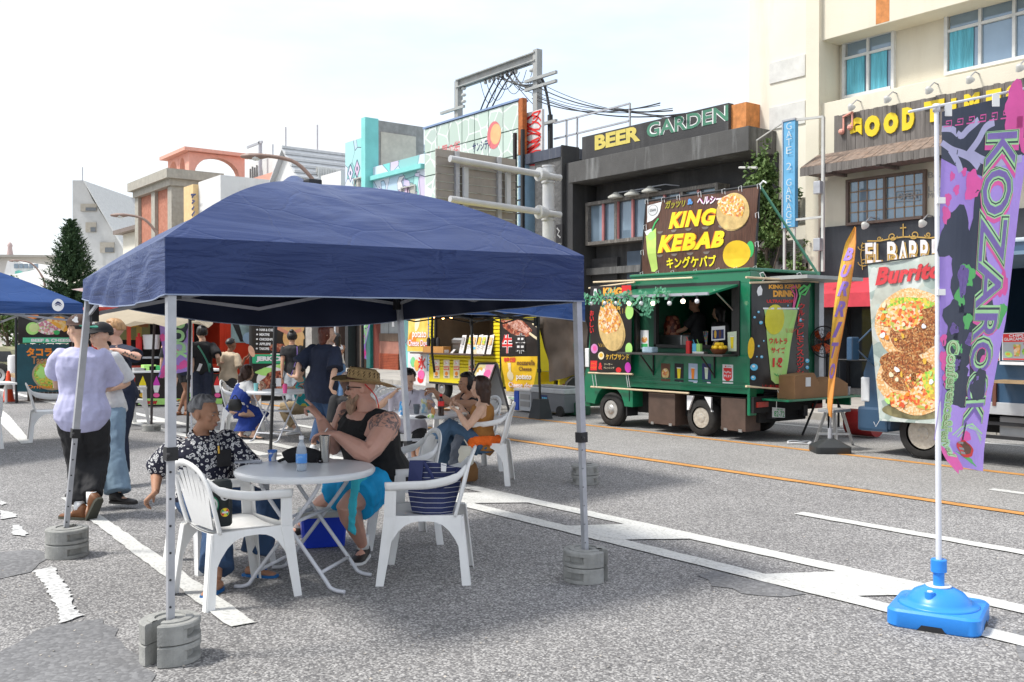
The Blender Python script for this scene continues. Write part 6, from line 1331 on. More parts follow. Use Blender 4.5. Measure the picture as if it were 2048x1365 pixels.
fp=FlagP(FP(0,0),FP(1,0),FP(1,1),FP(0,1),wave=lambda u,v:0,res=(6,30));fp.parent=t;fp.W,fp.H=.2,2.4
OF=cloth_mat('feather_orange',(.85,.38,.1),.35,.6,.3);part('cloth',fp.grid(6,40),OF,t,True,recalc=False)
fp.shape([(0,.0),(.28,.0),(.35,.5),(.1,.75),(0,.75)],[(0,1,2,3,4)],'yellow_print',INK['gold'],.004,t)
for i,ch in enumerate('BURRITO'):fp.text(ch,(.12,.13+i*.092,.86,.2+i*.092),INK['purple'],.008,t,bold=.04,rot=0,shear=.3)
k=MB();k.tube([FP(1.0,s_/20,.0) for s_ in range(21)],.008,6);part('bent_pole',k,OF,t)
# coiled white strap on the road
k=MB();q=G(1598,888);k.tube([q+V((.16*math.cos(a)*(1-a/60),.16*math.sin(a)*1.1,.012+.02*abs(math.sin(a*1.5)))) for a in[i*.35 for i in range(44)]],.008,5);solo('coiled_strap',k,INK['white'],'loose white strap coiled on the road behind the feather flag','strap',q)
# ---------------------------------------------------------------- the blue burrito truck
BLU=mat('truck_blue',(.03,.075,.14),.35,var=.1,vs=1.5,coat=.4);Yu=11.35
bt=thing('blue_food_truck','dark blue food truck at the right with a burrito banner and white window counter','food truck',(-5,12.3,0))
xc0=PY(1727,780,Yu).x;xc1=xc0+1.25;xe=-2.2
def bbox(nm,lo,hi,m,root=bt,bev=0.0,sm=False):k=MB();k.box(lo,hi,bev=bev);return part(nm,k,m,root,sm)
wv=PY(1842,880,Yu);Rw=.33
ar=[(wv.x-.42*math.cos(math.pi*i/10),.34+.42*math.sin(math.pi*i/10)) for i in range(11)]
k=MB();k.prism([V((x,Yu,z)) for x,z in[(xc0+.02,.55),(xc0,1.05),(xc0+.25,1.85),(xc0+.42,2.02),(xc1,2.05),(xc1,.5)]+[(a,b) for a,b in reversed(ar)]],(0,1.65,0));cb2=part('cab',k,BLU,bt)
k=MB();k.prism([V((x,Yu-.012,z)) for x,z in((xc0+.17,1.15),(xc0+.36,1.8),(xc1-.12,1.85),(xc1-.12,1.15))],(0,.014,0));part('cab_window',k,DARKGLASS,cb2)
k=MB();k.prism([V((xc0-.012,Yu+.1,1.12)),V((xc0-.012,Yu+1.55,1.12)),V((xc0+.2,Yu+1.5,1.82)),V((xc0+.2,Yu+.15,1.82))],(.01,0,0));part('windscreen',k,DARKGLASS,cb2)
bbox('bumper',(xc0-.08,Yu-.02,.3),(xc0+.35,Yu+1.67,.62),BLU,cb2,.04);bbox('skirt',(xc0+.3,Yu+.01,.34),(wv.x-.42,Yu+.1,.6),BLU,cb2)
k=MB();k.box((xc0-.035,Yu-.012,.68),(xc0+.09,Yu+.3,1.0),bev=.02);part('headlight',k,mat('lamp_glass',(.6,.62,.64),.1,var=.1,spec=.8),cb2)
k=MB();q=V((xc0-.02,Yu-.2,1.4));k.tube([V((xc0+.2,Yu,1.7)),q,V((xc0+.15,Yu,1.15))],.012,6);k.box(q+V((-.04,-.1,-.18)),q+V((.04,.08,.12)),bev=.02);part('mirror',k,BLU,cb2)
wheel(bt,(wv.x,Yu+.13,Rw),Rw,.2,rim=RUSTRIM,holes=8,deep=True,rr=.66)
wq=PY(1993,905,Yu+.3);wheel(bt,(wv.x+2.3,Yu+.2,Rw),Rw,.28,rim=RUSTRIM,holes=8,deep=True,rr=.66)
xb0=xc1+.05;zf2=PY(2000,812,Yu).z;zo0=PY(2000,723,Yu).z;zo1=PY(2010,535,Yu).z
bbox('side_lower',(xb0,Yu,zf2),(xe,Yu+.06,zo0),BLU);bbox('side_upper',(xb0,Yu,zo1),(xe,Yu+.06,zo1+.28),BLU);bbox('side_front',(xb0,Yu,zo0),(xb0+.5,Yu+.06,zo1),BLU)
bbox('roof',(xb0,Yu-.03,zo1+.28),(xe,Yu+1.85,zo1+.33),mat('roof_pale',(.5,.55,.58),.4),bev=.015);bbox('far_wall',(xb0,Yu+1.8,zf2),(xe,Yu+1.85,zo1+.3),mat('dark_interior',(.03,.03,.03),.8));bbox('floor',(xb0,Yu,zf2-.04),(xe,Yu+1.85,zf2),BLACK);bbox('rear',(xe-.05,Yu,zf2),(xe,Yu+1.85,zo1+.28),BLU);bbox('front',(xb0,Yu,zf2),(xb0+.04,Yu+1.85,zo1+.28),BLU)
bbox('sill_rail',(xb0,Yu-.03,zf2-.1),(xe,Yu-.002,zf2+.04),mat('rail_alu',(.55,.56,.57),.35,metal=.5),bev=.004)
bbox('window_sill',(xb0+.5,Yu-.1,zo0-.035),(xe,Yu+.01,zo0),INK['white']);WDS=mat('shelf_wood',(.32,.22,.12),.6,var=.2,vs=8)
zs=PY(2000,767,Yu-.3).z;bbox('folding_shelf',(xb0+.5,Yu-.3,zs),(xe,Yu-.005,zs+.03),WDS)
for px in(1988,2060):q=PY(px,785,Yu);k=MB();k.box((q.x,Yu-.04,zs-.28),(q.x+.04,Yu-.005,zs));part('shelf_prop',k,mat('prop_brown',(.14,.05,.03),.6),bt)
zh=PY(1990,545,Yu-.55).z;k=MB();k.loft([[V((xb0+.1,Yu,zo1+.02)),V((xe,Yu,zo1+.02)),V((xe,Yu,zo1-.02)),V((xb0+.1,Yu,zo1-.02))],[V((xb0+.1,Yu-.75,zo1+.12)),V((xe,Yu-.75,zo1+.12)),V((xe,Yu-.75,zo1+.08)),V((xb0+.1,Yu-.75,zo1+.08))]]);part('hatch',k,mat('hatch_steel_blue',(.16,.24,.33),.4),bt)
bbox('underframe',(xc0+.5,Yu+.35,.38),(xe,Yu+1.5,.56),mat('underbody_black',(.015,)*3));bbox('guard_rail',(wv.x+.55,Yu+.03,.5),(wv.x+1.75,Yu+.06,.54),BLACKM);bbox('guard_rail',(wv.x+.55,Yu+.03,.34),(wv.x+1.75,Yu+.06,.38),BLACKM);bbox('fuel_box',(wv.x+.9,Yu+.12,.35),(wv.x+1.45,Yu+.4,.6),mat('tank_grey',(.4,.4,.4),.5),bev=.02)
for px,c in((1940,'cream'),(1965,'gold'),(1990,'white'),(2010,'brown'),(2030,'orange')):
 q=PY(px,660,Yu+.4);k=MB();k.lathe((q.x,Yu+.4,zo0+.02),[(0,0),(.05,0),(.05,.16),(.02,.18),(0,.18)],12) if px<2020 else k.box((q.x,Yu+.3,zo0+.1),(q.x+.2,Yu+.5,zo0+.28));solo('jar' if px<2020 else 'carton',k,INK[c],'%s %s inside the blue truck window'%(c.replace('gold','golden'),'jar' if px<2020 else 'carton'),'jar' if px<2020 else 'carton',(q.x,Yu+.4,zo0),40)
for j,(x0,x1,ttl) in enumerate(((1955,2000,('NACHOS','BIG')),(2004,2062,('CHIPS','GUACAMORE')))):
 pn=QY([(x0,667),(x1,665),(x1,722),(x0,721)],Yu-.02);t=thing('menu_poster',['red menu poster partly behind the purple flag on the blue truck','red chips and guacamole menu poster in the blue truck window'][j],'poster',pn.pt(.5,1));part('sheet',pn.grid(1,1,thick=.004),INK['white'],t);pn.parent=t
 pn.rect(.04,.03,.96,.33,INK['red'],.003);pn.rect(.04,.33,.96,.95,mat('menu_grey',(.4,.42,.42),.5),.003);pn.text(ttl[0],(.25,.05,.75,.15),INK['white'],.006);pn.text(ttl[1],(.08,.17,.95,.28),INK['white'],.006);pn.text('¥500',(.74,.36,.94,.44),INK['red'],.007)
 pn.poly([(.4,.42),(.66,.42),(.62,.85),(.44,.85)],SALAD,.006);pn.blob(.24,.78,.14,.1,INK['lime'],.007,rot=20);pn.blob(.22,.77,.08,.05,INK['gold'],.009);pn.blob(.82,.68,.12,.13,GREENS,.006);pn.rect(0.04,.93,.96,.98,INK['red'],.004)
# burrito banner
pn=QY([(1735,528),(1900,506),(1900,850),(1757,842)],Yu-.12,wave=drape(5,.018,1.2,1.1));t=banner('burrito_banner','tall burrito banner with two cut burritos hanging over the blue cab',pn,mat('foil_print',(.42,.47,.43),.4,var=.5,vs=5,cells=(7,[(.45,.52,.48),(.6,.63,.6),(.25,.33,.3),(.5,.5,.42)],.6)),14,20)
pn.blob(.5,.93,.45,.05,mat('foil_dark',(.18,.16,.08),.4,var=.6,vs=8),.003)
pn.blob(.53,.40,.49,.215,RICE,.006,wob=.025,seed=3,name='burrito_picture');pn.blob(.6,.43,.38,.15,MEAT,.010,wob=.08,seed=4,name='burrito_picture');pn.blob(.42,.35,.3,.085,SALAD,.013,wob=.1,seed=5,rot=-8,name='burrito_picture');pn.blob(.5,.285,.3,.05,GREENS,.012,wob=.12,seed=8,name='burrito_picture')
pn.blob(.53,.74,.5,.215,RICE,.007,wob=.025,seed=6,name='burrito_picture');pn.blob(.4,.68,.34,.12,MEAT,.012,wob=.09,seed=7,name='burrito_picture');pn.blob(.68,.79,.27,.12,SALAD,.012,wob=.1,seed=9,rot=10,name='burrito_picture');pn.blob(.82,.76,.16,.1,GREENS,.015,wob=.1,seed=10,name='burrito_picture');pn.blob(.3,.86,.18,.045,SALAD,.013,wob=.15,seed=12,name='burrito_picture')
r=random.Random(8)
for i in range(26):pn.blob(r.uniform(.15,.9),r.choice([r.uniform(.26,.5),r.uniform(.6,.9)]),r.uniform(.02,.045),r.uniform(.008,.016),[INK['gold'],INK['cream'],INK['orange'],INK['white'],INK['lime'],mat('tomato',(.65,.1,.04),.4)][i%6],.018+i*.0002,rot=r.uniform(0,180),n=10,wob=.12,seed=i,name='filling')
line(pn,'Burrito',(1752,536,572,1886,522,556),mat('burrito_red',(.6,.05,.06),.5),mat('burrito_shadow',(.3,.1,.1),.5),.05,.25,off=.02,space=1.1)
k=MB();k.tube([PY(1726,530,Yu-.12),PY(1905,505,Yu-.12)],.01,6);part('banner_rod',k,BLACKM,t);k=MB();q=pn.pt(.0,1);k.tube([q,q+V((-.05,0,-.08)),q+V((-.08,0,-.02))],.003,4);part('string',k,INK['white'],t)
# ---------------------------------------------------------------- yellow truck
YLW=mat('truck_yellow',(.75,.62,.01),.4,var=.08,vs=2,coat=.3);Yy=12.35
yt=thing('yellow_food_truck','bright yellow ribbed food truck with a serving window and string lights','food truck',(-17.5,13,0))
X=lambda px:PY(px,700,Yy).x;Z=lambda px,py:PY(px,py,Yy).z
xa,xb_=X(858),X(1003);z0,zc,zt=.42,Z(900,706),2.55;wa_,wb_=X(868),X(987)
def ybox(nm,lo,hi,m,root=yt,bev=0.0):k=MB();k.box(lo,hi,bev=bev);return part(nm,k,m,root)
def ribbed(x0,x1,za,zb2):
 k=MB();n=max(1,int((zb2-za)/.075))
 for i in range(n):
  a=za+(zb2-za)*i/n;b=za+(zb2-za)*(i+1)/n;k.loft([[V((x,Yy+.04,a)),V((x,Yy,a+.012)),V((x,Yy,b-.018)),V((x,Yy+.02,b-.004)),V((x,Yy+.06,b))] for x in(x0,x1)],cap=True,closed=True)
 part('ribbed_side',k,YLW,yt)
ribbed(xa,xb_,.78,zc-.02);ribbed(wb_,xb_,zc-.02,zt);ybox('skirt',(xa,Yy,z0),(xb_,Yy+.05,.78),YLW);ribbed(xa,wa_,zc-.02,zt);ybox('lintel',(wa_,Yy,2.3),(wb_,Yy+.05,zt),YLW)
ybox('roof',(xa-.03,Yy-.03,zt),(xb_+.03,Yy+1.8,zt+.05),YLW);ybox('far_wall',(xa,Yy+1.7,z0),(xb_,Yy+1.75,zt),mat('tan_interior',(.2,.15,.1),.7,var=.15));ybox('end_wall',(xb_-.05,Yy+.03,z0),(xb_,Yy+1.7,zt),YLW);ybox('end_wall',(xa,Yy+.03,z0),(xa+.05,Yy+1.7,zt),YLW);ybox('floor',(xa,Yy,z0-.05),(xb_,Yy+1.7,z0),BLACK)
ybox('inner_lining',(xa+.06,Yy+.07,z0),(xa+.08,Yy+1.7,zt-.02),MATS['tan_interior']);ybox('inner_ceiling',(xa+.1,Yy+.07,zt-.06),(xb_-.1,Yy+1.7,zt-.03),MATS['tan_interior']);ybox('window_post',(wa_,Yy+.0,zc),(wa_+.05,Yy+.06,2.3),BLACK)
ybox('counter',(X(843),Yy-.32,zc-.035),(X(990),Yy+.02,zc),mat('counter_brown',(.09,.06,.05),.5),bev=.004)
for px in(860,985):wheel(yt,(X(px)+.3*(1 if px<900 else-1)*1.2,Yy+.15,.28),.28,.17)
ybox('shelf_inside',(wa_,Yy+1.0,zc-.1),(wb_,Yy+1.6,zc),STEEL)
for i,(px,lb) in enumerate(((867,'leftmost'),(887,'second from left'),(907,'third from left'),(937,'rightmost'))):
 pn=QY([(px,720),(px+12,720),(px+12,757),(px,757)],Yy-.006);t=thing('price_poster','small orange and white price poster on the yellow truck side, %s of four'%lb,'poster',pn.pt(.5,.5),group='price posters on the yellow truck');part('sheet',pn.grid(1,1,thick=.003),INK['cream'],t);pn.parent=t
 pn.rect(.05,.36,.95,.56,INK['red'],.003);pn.text('NUGGET',(.1,.4,.9,.52),INK['cream'],.005,bold=.06);pn.blob(.5,.18,.3,.1,INK['white'],.003);pn.text('レ',(.35,.1,.65,.25),INK['red'],.005);pn.blob(.5,.75,.25,.12,INK['orange'],.003);pn.rect(.2,.9,.8,.95,INK['black'],.003)
# on its counter: carton, scale, till, menu boards
q=X(872);k=MB();k.box((X(864),Yy-.25,zc),(X(905),Yy-.05,zc+.14));solo('open_carton',k,mat('carton_orange',(.45,.22,.06),.7),'orange brown carton on the left of the yellow truck counter','box',(q,Yy-.15,zc))
for i,px in enumerate((866,875,885)):k=MB();q=V((X(px),Yy-.12,zc+.14));k.lathe(q,[(.0,-.02),(.04,0),(.05,.14),(.03,.2),(0,.21)],12);solo('sauce_bottle',k,BLACKM,'black sauce bottle in the carton on the yellow counter, %s of three'%('left','middle','right')[i],'bottle',q,40,'sauce bottles in the carton')
k=MB();q=V((X(900),Yy+.2,zc));k.box(q+V((-.22,0,0)),q+V((.22,.3,.34)),bev=.05);k.box(q+V((-.2,-.02,.2)),q+V((.2,.0,.3)),bev=.01);solo('till',k,STEEL,'silver cash till standing in the yellow truck window','till',q)
k=MB();q=V((X(898),Yy-.22,zc));k.box(q+V((-.15,0,0)),q+V((.15,.12,.07)),bev=.008);solo('white_tray',k,INK['white'],'white plastic tray in front of the till on the yellow counter','tray',q)
k=MB();q=V((X(915),Yy-.2,zc));k.prism([q,q+V((.1,0,0)),q+V((.22,0,.09)),q+V((.14,0,.09))],(0,.02,0));solo('price_card',k,INK['white'],'white leaning price card right of the tray on the yellow counter','card',q)
for i,(px,c) in enumerate(((931,'white'),(943,'cream'),(953,'pink'),(962,'gold'),(973,'sky'),(984,'cream'))):
 q=V((X(px),Yy-.12+.03*(i%2),zc));k=MB();k.prism([q+V((-.09,0,0)),q+V((.07,0,0)),q+V((.11,.07,.4+.02*(i%2))),q+V((-.04,.07,.4))],(0,.012,0));t=thing('menu_board','menu board with a %s picture leaning in the yellow truck window, number from left %s'%(c,('one','two','three','four','five','six')[i]),'menu board',q,group='menu boards in the yellow truck window');part('board',k,INK['white'],t)
 pn=Panel(q+V((-.03,.06,.38)),q+V((.09,.06,.38)),q+V((.06,-.01,.05)),q+V((-.07,-.01,.05)));pn.rect(.08,.05,.92,.55,[INK[c],GREENS,RICE][i%3] if i else INK['grey'],.006,t);pn.rect(.1,.65,.9,.7,INK['grey'],.006,t);pn.rect(.1,.78,.7,.82,INK['grey'],.006,t)
q=V((X(966),Yy-.25,zc));pn=Panel(q+V((-.1,0,.2)),q+V((.12,0,.2)),q+V((.1,0,-.05)),q+V((-.08,0,-.05)));t=thing('paper_notice','pale paper notice taped to the right of the yellow truck counter','notice',q);part('sheet',pn.grid(2,2,thick=.002),INK['cream'],t);pn.rect(.2,.2,.8,.4,INK['sky'],.003,t)
# string of warm filament bulbs
sl=thing('string_lights','string of glowing filament bulbs along the front of the yellow truck','string lights',PY(900,625,Yy-.9));k=MB();pts=[]
WARM=mat('bulb_warm',(.9,.5,.2),.3,emit=((1,.45,.16),5))
for i,(px,py) in enumerate(((789,632),(843,630),(866,634),(879,628),(886,634),(896,629),(902,633),(920,629),(944,628),(960,630))):
 q=PY(px,py,Yy-.9+.12*(i%3));b=MB();b.lathe(q,[(0,-.055),(.022,-.045),(.036,-.01),(.028,.035),(.014,.05)],10);part('bulb',b,WARM,sl,True);b=MB();b.cyl(q+V((0,0,.05)),q+V((0,0,.1)),.016,8);part('socket',b,BLACKM,sl);pts.append(q+V((0,0,.1)))
k.tube(catmull(pts,3),.006,5);part('cord',k,WIRE,sl)
# banners left of it
pn=QY([(817,605),(856,605),(855,704),(815,703)],Yy-.02,wave=drape(6,.01,1,1));t=banner('cheese_dog_banner','orange potato cheese dog banner at the left end of the yellow truck',pn,mat('print_cheese',(.8,.42,.03),.4,var=.5,vs=2.5,col2=(.85,.7,.2)),8,12)
pn.blob(.5,.35,.12,.25,mat('cheese_pull',(.85,.8,.5),.4),.004,rot=15);pn.blob(.25,.75,.2,.15,INK['orange'],.004);pn.text('potato',(.25,.58,.95,.76),INK['white'],.01,halo=INK['orange']);pn.text('Cheese Dog',(.05,.76,.98,.93),INK['white'],.01,halo=INK['red'])
pn=QY([(815,705),(854,705),(852,772),(818,768)],Yy-.04,wave=drape(7,.012,1,1));t=banner('shaved_ice_banner','white shaved ice banner with a red character beside the yellow truck',pn,mat('banner_white',(.68,.68,.68),.5),8,10)
pn.text('氷',(.55,.12,.95,.52),INK['red'],.008,bold=.03);pn.blob(.3,.3,.12,.16,mat('ice_green',(.2,.6,.25),.5),.005,rot=20);pn.blob(.48,.4,.12,.18,mat('ice_orange',(.85,.45,.1),.5),.007,rot=10);pn.blob(.72,.68,.2,.14,INK['pink'],.007);pn.blob(.68,.82,.18,.12,INK['red'],.006);pn.blob(.2,.3,.05,.08,INK['sky'],.004)
# frame with two banners at its right end, tarp, bed
Yf=12.1
pn=QY([(1003,640),(1076,640),(1076,713),(1002,713)],Yf,wave=drape(8,.015,1,1));t=banner('beef_skewer_banner','black beef skewer banner with red and white Japanese characters',pn,BANN,10,10)
pn.poly([(.0,.0),(.55,.0),(.85,.28),(.8,.45),(.6,.48),(.3,.4),(.05,.2)],GLAZE,.004,name='skewer_picture');pn.poly([(.1,.02),(.5,.0),(.8,.3),(.7,.38),(.35,.25)],food('food_sear',[(.5,.22,.15),(.6,.35,.28),(.35,.12,.08),(.65,.45,.4)],18),.006,name='skewer_picture');pn.stroke([(.78,.36),(1,.52)],.05,INK['cream'],.007);pn.stroke([(.85,.1),(1,.2)],.04,INK['cream'],.007)
pn.text('牛',(.04,.4,.32,.92),INK['red'],.012,bold=.02,halo=INK['white']);pn.text('串',(.42,.36,.68,.93),INK['black'],.012,bold=.02,halo=INK['white'])
pn=QY([(1002,714),(1076,713),(1065,787),(1011,783)],Yf,wave=drape(9,.02,1,1));t=banner('mozzarella_banner','yellow mozzarella and potato cheese dog banner above the cooler',pn,mat('print_yellow',(.8,.5,.02),.4,var=.15),10,10)
pn.text('mozzarella',(.46,.1,.95,.24),INK['brown'],.01,bold=.02);pn.text('Cheese',(.52,.28,.88,.4),INK['brown'],.01,bold=.02);pn.text('potato',(.42,.5,.9,.68),INK['white'],.01,halo=INK['gold']);pn.text('Cheese dog',(.12,.72,.97,.92),INK['white'],.01,halo=INK['orange']);pn.text('韓国',(.08,.02,.4,.16),INK['red'],.01);pn.blob(.22,.55,.1,.14,INK['cream'],.006);pn.poly([(.18,.18),(.27,.18),(.26,.5),(.2,.5)],INK['cream'],.008)
k=MB()
for px in(1001,1078):k.cyl(PY(px,830,Yf+.02)*V((1,1,0)),PY(px,625,Yf+.02),.018,8)
k.tube([PY(1001,638,Yf+.02),PY(1078,638,Yf+.02)],.012,6);k.tube([PY(1001,713,Yf+.02),PY(1078,713,Yf+.02)],.01,6)
solo('banner_frame',k,BLACKM,'thin black pipe frame carrying the beef skewer and mozzarella banners','frame',PY(1040,700,Yf),kind=None)
pn=QY([(1078,625),(1170,625),(1180,742),(1103,764)],Yf+.15,wave=drape(11,.07,1.3,1.2));banner('brown_tarp','dark brown tarpaulin tied between the yellow and green trucks',pn,mat('tarp_brown',(.06,.045,.035),.45,var=.2,vs=4),16,16,cat='tarpaulin')
k=MB();q=PY(1152,690,Yf-.05);k.lathe(q,[(0,-.12),(.04,-.1),(.05,0),(.04,.08),(.02,.12),(0,.18)],10);t=solo('hanging_bottle',k,mat('bottle_green',(.04,.12,.1),.2),'dark green bottle hanging at the edge of the brown tarpaulin','bottle',q,40)
X2=lambda px:PY(px,770,Yy).x
t=thing('yellow_truck_bed','yellow flatbed rear of a small truck behind the grey cooler','truck',(X2(1100),Yy,0))
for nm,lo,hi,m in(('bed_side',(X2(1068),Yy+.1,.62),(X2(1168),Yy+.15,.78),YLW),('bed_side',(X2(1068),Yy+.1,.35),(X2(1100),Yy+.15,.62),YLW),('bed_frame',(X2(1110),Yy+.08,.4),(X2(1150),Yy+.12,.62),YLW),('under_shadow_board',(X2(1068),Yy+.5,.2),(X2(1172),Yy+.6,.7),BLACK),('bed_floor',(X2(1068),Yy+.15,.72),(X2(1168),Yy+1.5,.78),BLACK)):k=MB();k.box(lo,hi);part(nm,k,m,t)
k=MB();k.box((X2(1120),Yy+.06,.47),(X2(1134),Yy+.08,.56));part('tail_lamp',k,mat('lamp_red',(.35,.03,.02),.3),t)
k=MB();k.cyl((X2(1166),Yy-.05,.45),(X2(1166)-.35,Yy+.2,.45),.3,16);part('black_drum',k,RUBBER,t,40)
pn=QY([(1012,792),(1033,794),(1033,812),(1012,810)],Yy-.05);k=pn.grid(1,1,thick=.006);t=thing('licence_plate','white licence plate reading 77 behind the folding sign board','licence plate',pn.pt(.5,.5));part('plate',k,INK['white'],t);pn.text('77',(.45,.35,.9,.9),INK['black'],.004,t);pn.text('沖縄',(.2,.1,.8,.28),INK['green'],.004,t,bold=0)
# coolers and green crate
CG=mat('cooler_grey',(.16,.17,.185),.5,var=.08);CL=mat('cooler_light',(.5,.52,.54),.5)
f=G(1120,838);t=thing('wheeled_cooler','large grey wheeled cooler with a small blue label by the yellow truck','cooler',f);ux,uy=V((1,.02,0)).normalized(),V((0,1,0))
x0,x1=PY(1062,830,11.75).x,PY(1128,830,11.75).x;y0=11.75
for nm,lo,hi,m,bv in(('body',(x0,y0,.07),(x1,y0+.42,.42),CG,.02),('lid',(x0-.01,y0-.01,.42),(x1+.01,y0+.43,.52),CL,.02),('lid_top',(x0+.02,y0+.02,.52),(x1-.02,y0+.4,.56),mat('cooler_mid',(.26,.27,.28),.5),.015)):k=MB();k.box(lo,hi,bev=bv);part(nm,k,m,t)
k=MB();k.cyl((x1-.1,y0-.03,.1),(x1-.1,y0+.03,.1),.1,18);part('wheel',k,RUBBER,t,40)
pn=Panel((x0+.28,y0-.004,.38),(x0+.5,y0-.004,.38),(x0+.5,y0-.004,.25),(x0+.28,y0-.004,.25));pn.rect(0,0,1,1,INK['navy'],.002,t);pn.text('5',(.04,.25,.2,.8),INK['white'],.004,t)
for i in range(3):pn.rect(.28+i*.23,.3,.46+i*.23,.8,INK['sky'],.004,t)
x0,x1=PY(1029,830,11.8).x,PY(1062,830,11.8).x;t=thing('small_cooler','small white cooler with a blue end left of the grey wheeled cooler','cooler',(x0,11.8,0))
for nm,lo,hi,m in(('body',(x0+.14,11.8,.03),(x1,12.05,.42),CL),('blue_end',(x0,11.78,.03),(x0+.14,12.05,.42),mat('cooler_blue',(.02,.09,.5),.4)),('lid',(x0,11.77,.42),(x1,12.06,.47),INK['white'])):k=MB();k.box(lo,hi,bev=.02);part(nm,k,m,t)
for z_ in(.12,.26):k=MB();k.box((x0+.2,11.785,z_),(x1-.04,11.8,z_+.1));part('recess',k,INK['grey'],t)
k=MB();a=PY(1128,830,12.0).x;k.box((a,12.0,.02),(a+.42,12.3,.26),bev=.02);solo('green_crate',k,mat('crate_green',(.02,.09,.05),.6),'dark green plastic crate right of the grey wheeled cooler','crate',(a,12,0))
# folding sign board
f=G(985,812);t=thing('sign_board','black framed folding sign board with a colourful menu by the yellow truck','sign',f);FRD=BLACKM
a0,a1,a2,a3=G(960,805),G(993,815),AT(988,723,20.1),AT(957,726,20.4)
Df=19.7;c_=[AT(957,727,Df+.1),AT(992,727,Df),AT(967,800,Df-.2),AT(925,792,Df)]
pn=Panel(c_[0],c_[1],c_[2],c_[3]);part('front_board',pn.grid(1,1,thick=.02),INK['white'],t);pn.rect(.05,.04,.48,.45,mat('menu_yellow',(.7,.6,.3),.5),.004,t);pn.rect(.5,.04,.95,.6,mat('menu_pink',(.7,.35,.45),.5),.004,t);pn.blob(.72,.3,.18,.12,INK['pink'],.007,t);pn.blob(.25,.2,.15,.08,INK['gold'],.007,t);pn.rect(.05,.65,.95,.95,mat('menu_blue',(.5,.58,.75),.5),.004,t);pn.text('MENU',(.2,.7,.8,.8),INK['red'],.008,t)
for a,b in((0,1),(1,2),(2,3),(3,0)):k=MB();k.beam(c_[a],c_[b],.035,.035);part('frame',k,FRD,t)
bk=[c_[0]+V((0,.05,0)),c_[1]+V((0,.05,0)),AT(1018,818,Df-.1),AT(985,822,Df-.1)];pn=Panel(bk[0],bk[1],AT(1015,812,Df-.1),AT(975,800,Df));part('rear_board',pn.grid(1,1,thick=.02),INK['grey'],t)
k=MB();k.beam(c_[1],AT(1019,826,Df-.6),.035,.035);part('rear_leg',k,FRD,t)
# ---------------------------------------------------------------- stalls on the left: jerk chicken, red truck, tacos, snow cones
XJ=-20.9
pn=QX([(507,625),(607,628),(607,709),(505,707)],XJ,wave=drape(12,.01,1,1));t=banner('sandwich_banner','dark banner of a toasted sandwich with a white list of pies',pn,BANN,10,10)
BREAD=mat('food_bread',(.7,.38,.13),.5,var=.3,vs=4,col2=(.8,.55,.28));pn.blob(.72,.28,.3,.22,BREAD,.005,rot=15,name='sandwich_picture');pn.blob(.8,.62,.22,.3,BREAD,.007,rot=-30,name='sandwich_picture');pn.stroke([(.45,.35),(.7,.5),(.95,.4)],.08,mat('ham_pink',(.7,.3,.2),.5),.010);pn.blob(.5,.85,.2,.1,GLAZE,.006)
for i,s in enumerate(('BEEF & CHEESE','CHICKEN & CHEESE','HAM & CHEESE','MEATPIE','CHICKENPIE','APPLEPIE','TAROPIE')):w_=.028*len(s);pn.text(s,(.12,.16+i*.115,.12+w_,.225+i*.115),INK['white'],.015,bold=.05);pn.blob(.075,.192+i*.115,.02,.022,INK['white'],.015,n=10)
pn=QX([(504,709),(608,709),(608,793),(505,793)],XJ,wave=drape(13,.01,1,1));t=banner('jerk_banner','green and black jerk chicken banner below the sandwich banner',pn,BANN,10,10)
pn.rect(0,0,1,.22,mat('strip_green',(.03,.42,.2),.5),.004);pn.text('JERK CHICKEN',(.07,.05,1.0,.19),INK['white'],.009,bold=.07,halo=INK['black']);pn.blob(.5,.62,.42,.38,INK['white'],.005);pn.blob(.28,.42,.2,.1,INK['lime'],.008,wob=.1);pn.blob(.5,.66,.34,.26,GLAZE,.010,wob=.08,seed=2,name='chicken_picture');pn.blob(.6,.28,.15,.07,INK['lime'],.007,wob=.12);pn.blob(.75,.72,.15,.15,food('food_sauce',[(.6,.08,.03),(.75,.3,.1),(.5,.05,.02),(.8,.6,.5)],14),.013,wob=.1)
k=MB()
for px in(503,607):a=PX(px,793,XJ-.04);k.cyl((a.x,a.y,0),(a.x,a.y,2.6),.05,8)
k.box((XJ-.3,PX(505,700,XJ).y,.0),(XJ-.06,PX(606,700,XJ).y,.32));solo('jerk_stall',k,mat('stall_dark',(.03,.028,.026),.7),'dark stall front carrying the sandwich and jerk banners','stall',(XJ,PX(555,793,XJ).y,0),kind=None)
# red truck
REDT=mat('truck_red',(.5,.035,.012),.35,var=.1,coat=.4);XT=-22.3
rt_=thing('red_food_truck','orange red food truck with open serving bays behind the left walkers','food truck',(XT,PX(340,700,XT).y,0))
YT=lambda px:PX(px,700,XT).y;ZT=lambda px,py:PX(px,py,XT).z
def tbox(nm,px0,px1,z0,z1,m,x0=0.0,x1=-.06,root=rt_,bev=0.0):k=MB();k.box((XT+min(x0,x1),YT(px0),z0),(XT+max(x0,x1),YT(px1),z1),bev=bev);return part(nm,k,m,root)
zb0=.75;tbox('lower_side',185,452,.45,ZT(300,740)+.1,REDT);tbox('upper_side',185,452,ZT(300,634),ZT(300,621),REDT);zt_=ZT(300,621)
for a,b in((185,197),(255,262),(325,334),(380,388),(440,452)):tbox('post',a,b,.5,zt_,REDT)
tbox('roof',183,455,zt_,zt_+.06,REDT,.05,-1.9);tbox('far_wall',185,452,.4,zt_,mat('dark_interior',(.03,)*3),-1.7,-1.75);tbox('bay_floor',185,452,.6,.66,BLACK,0,-1.7)
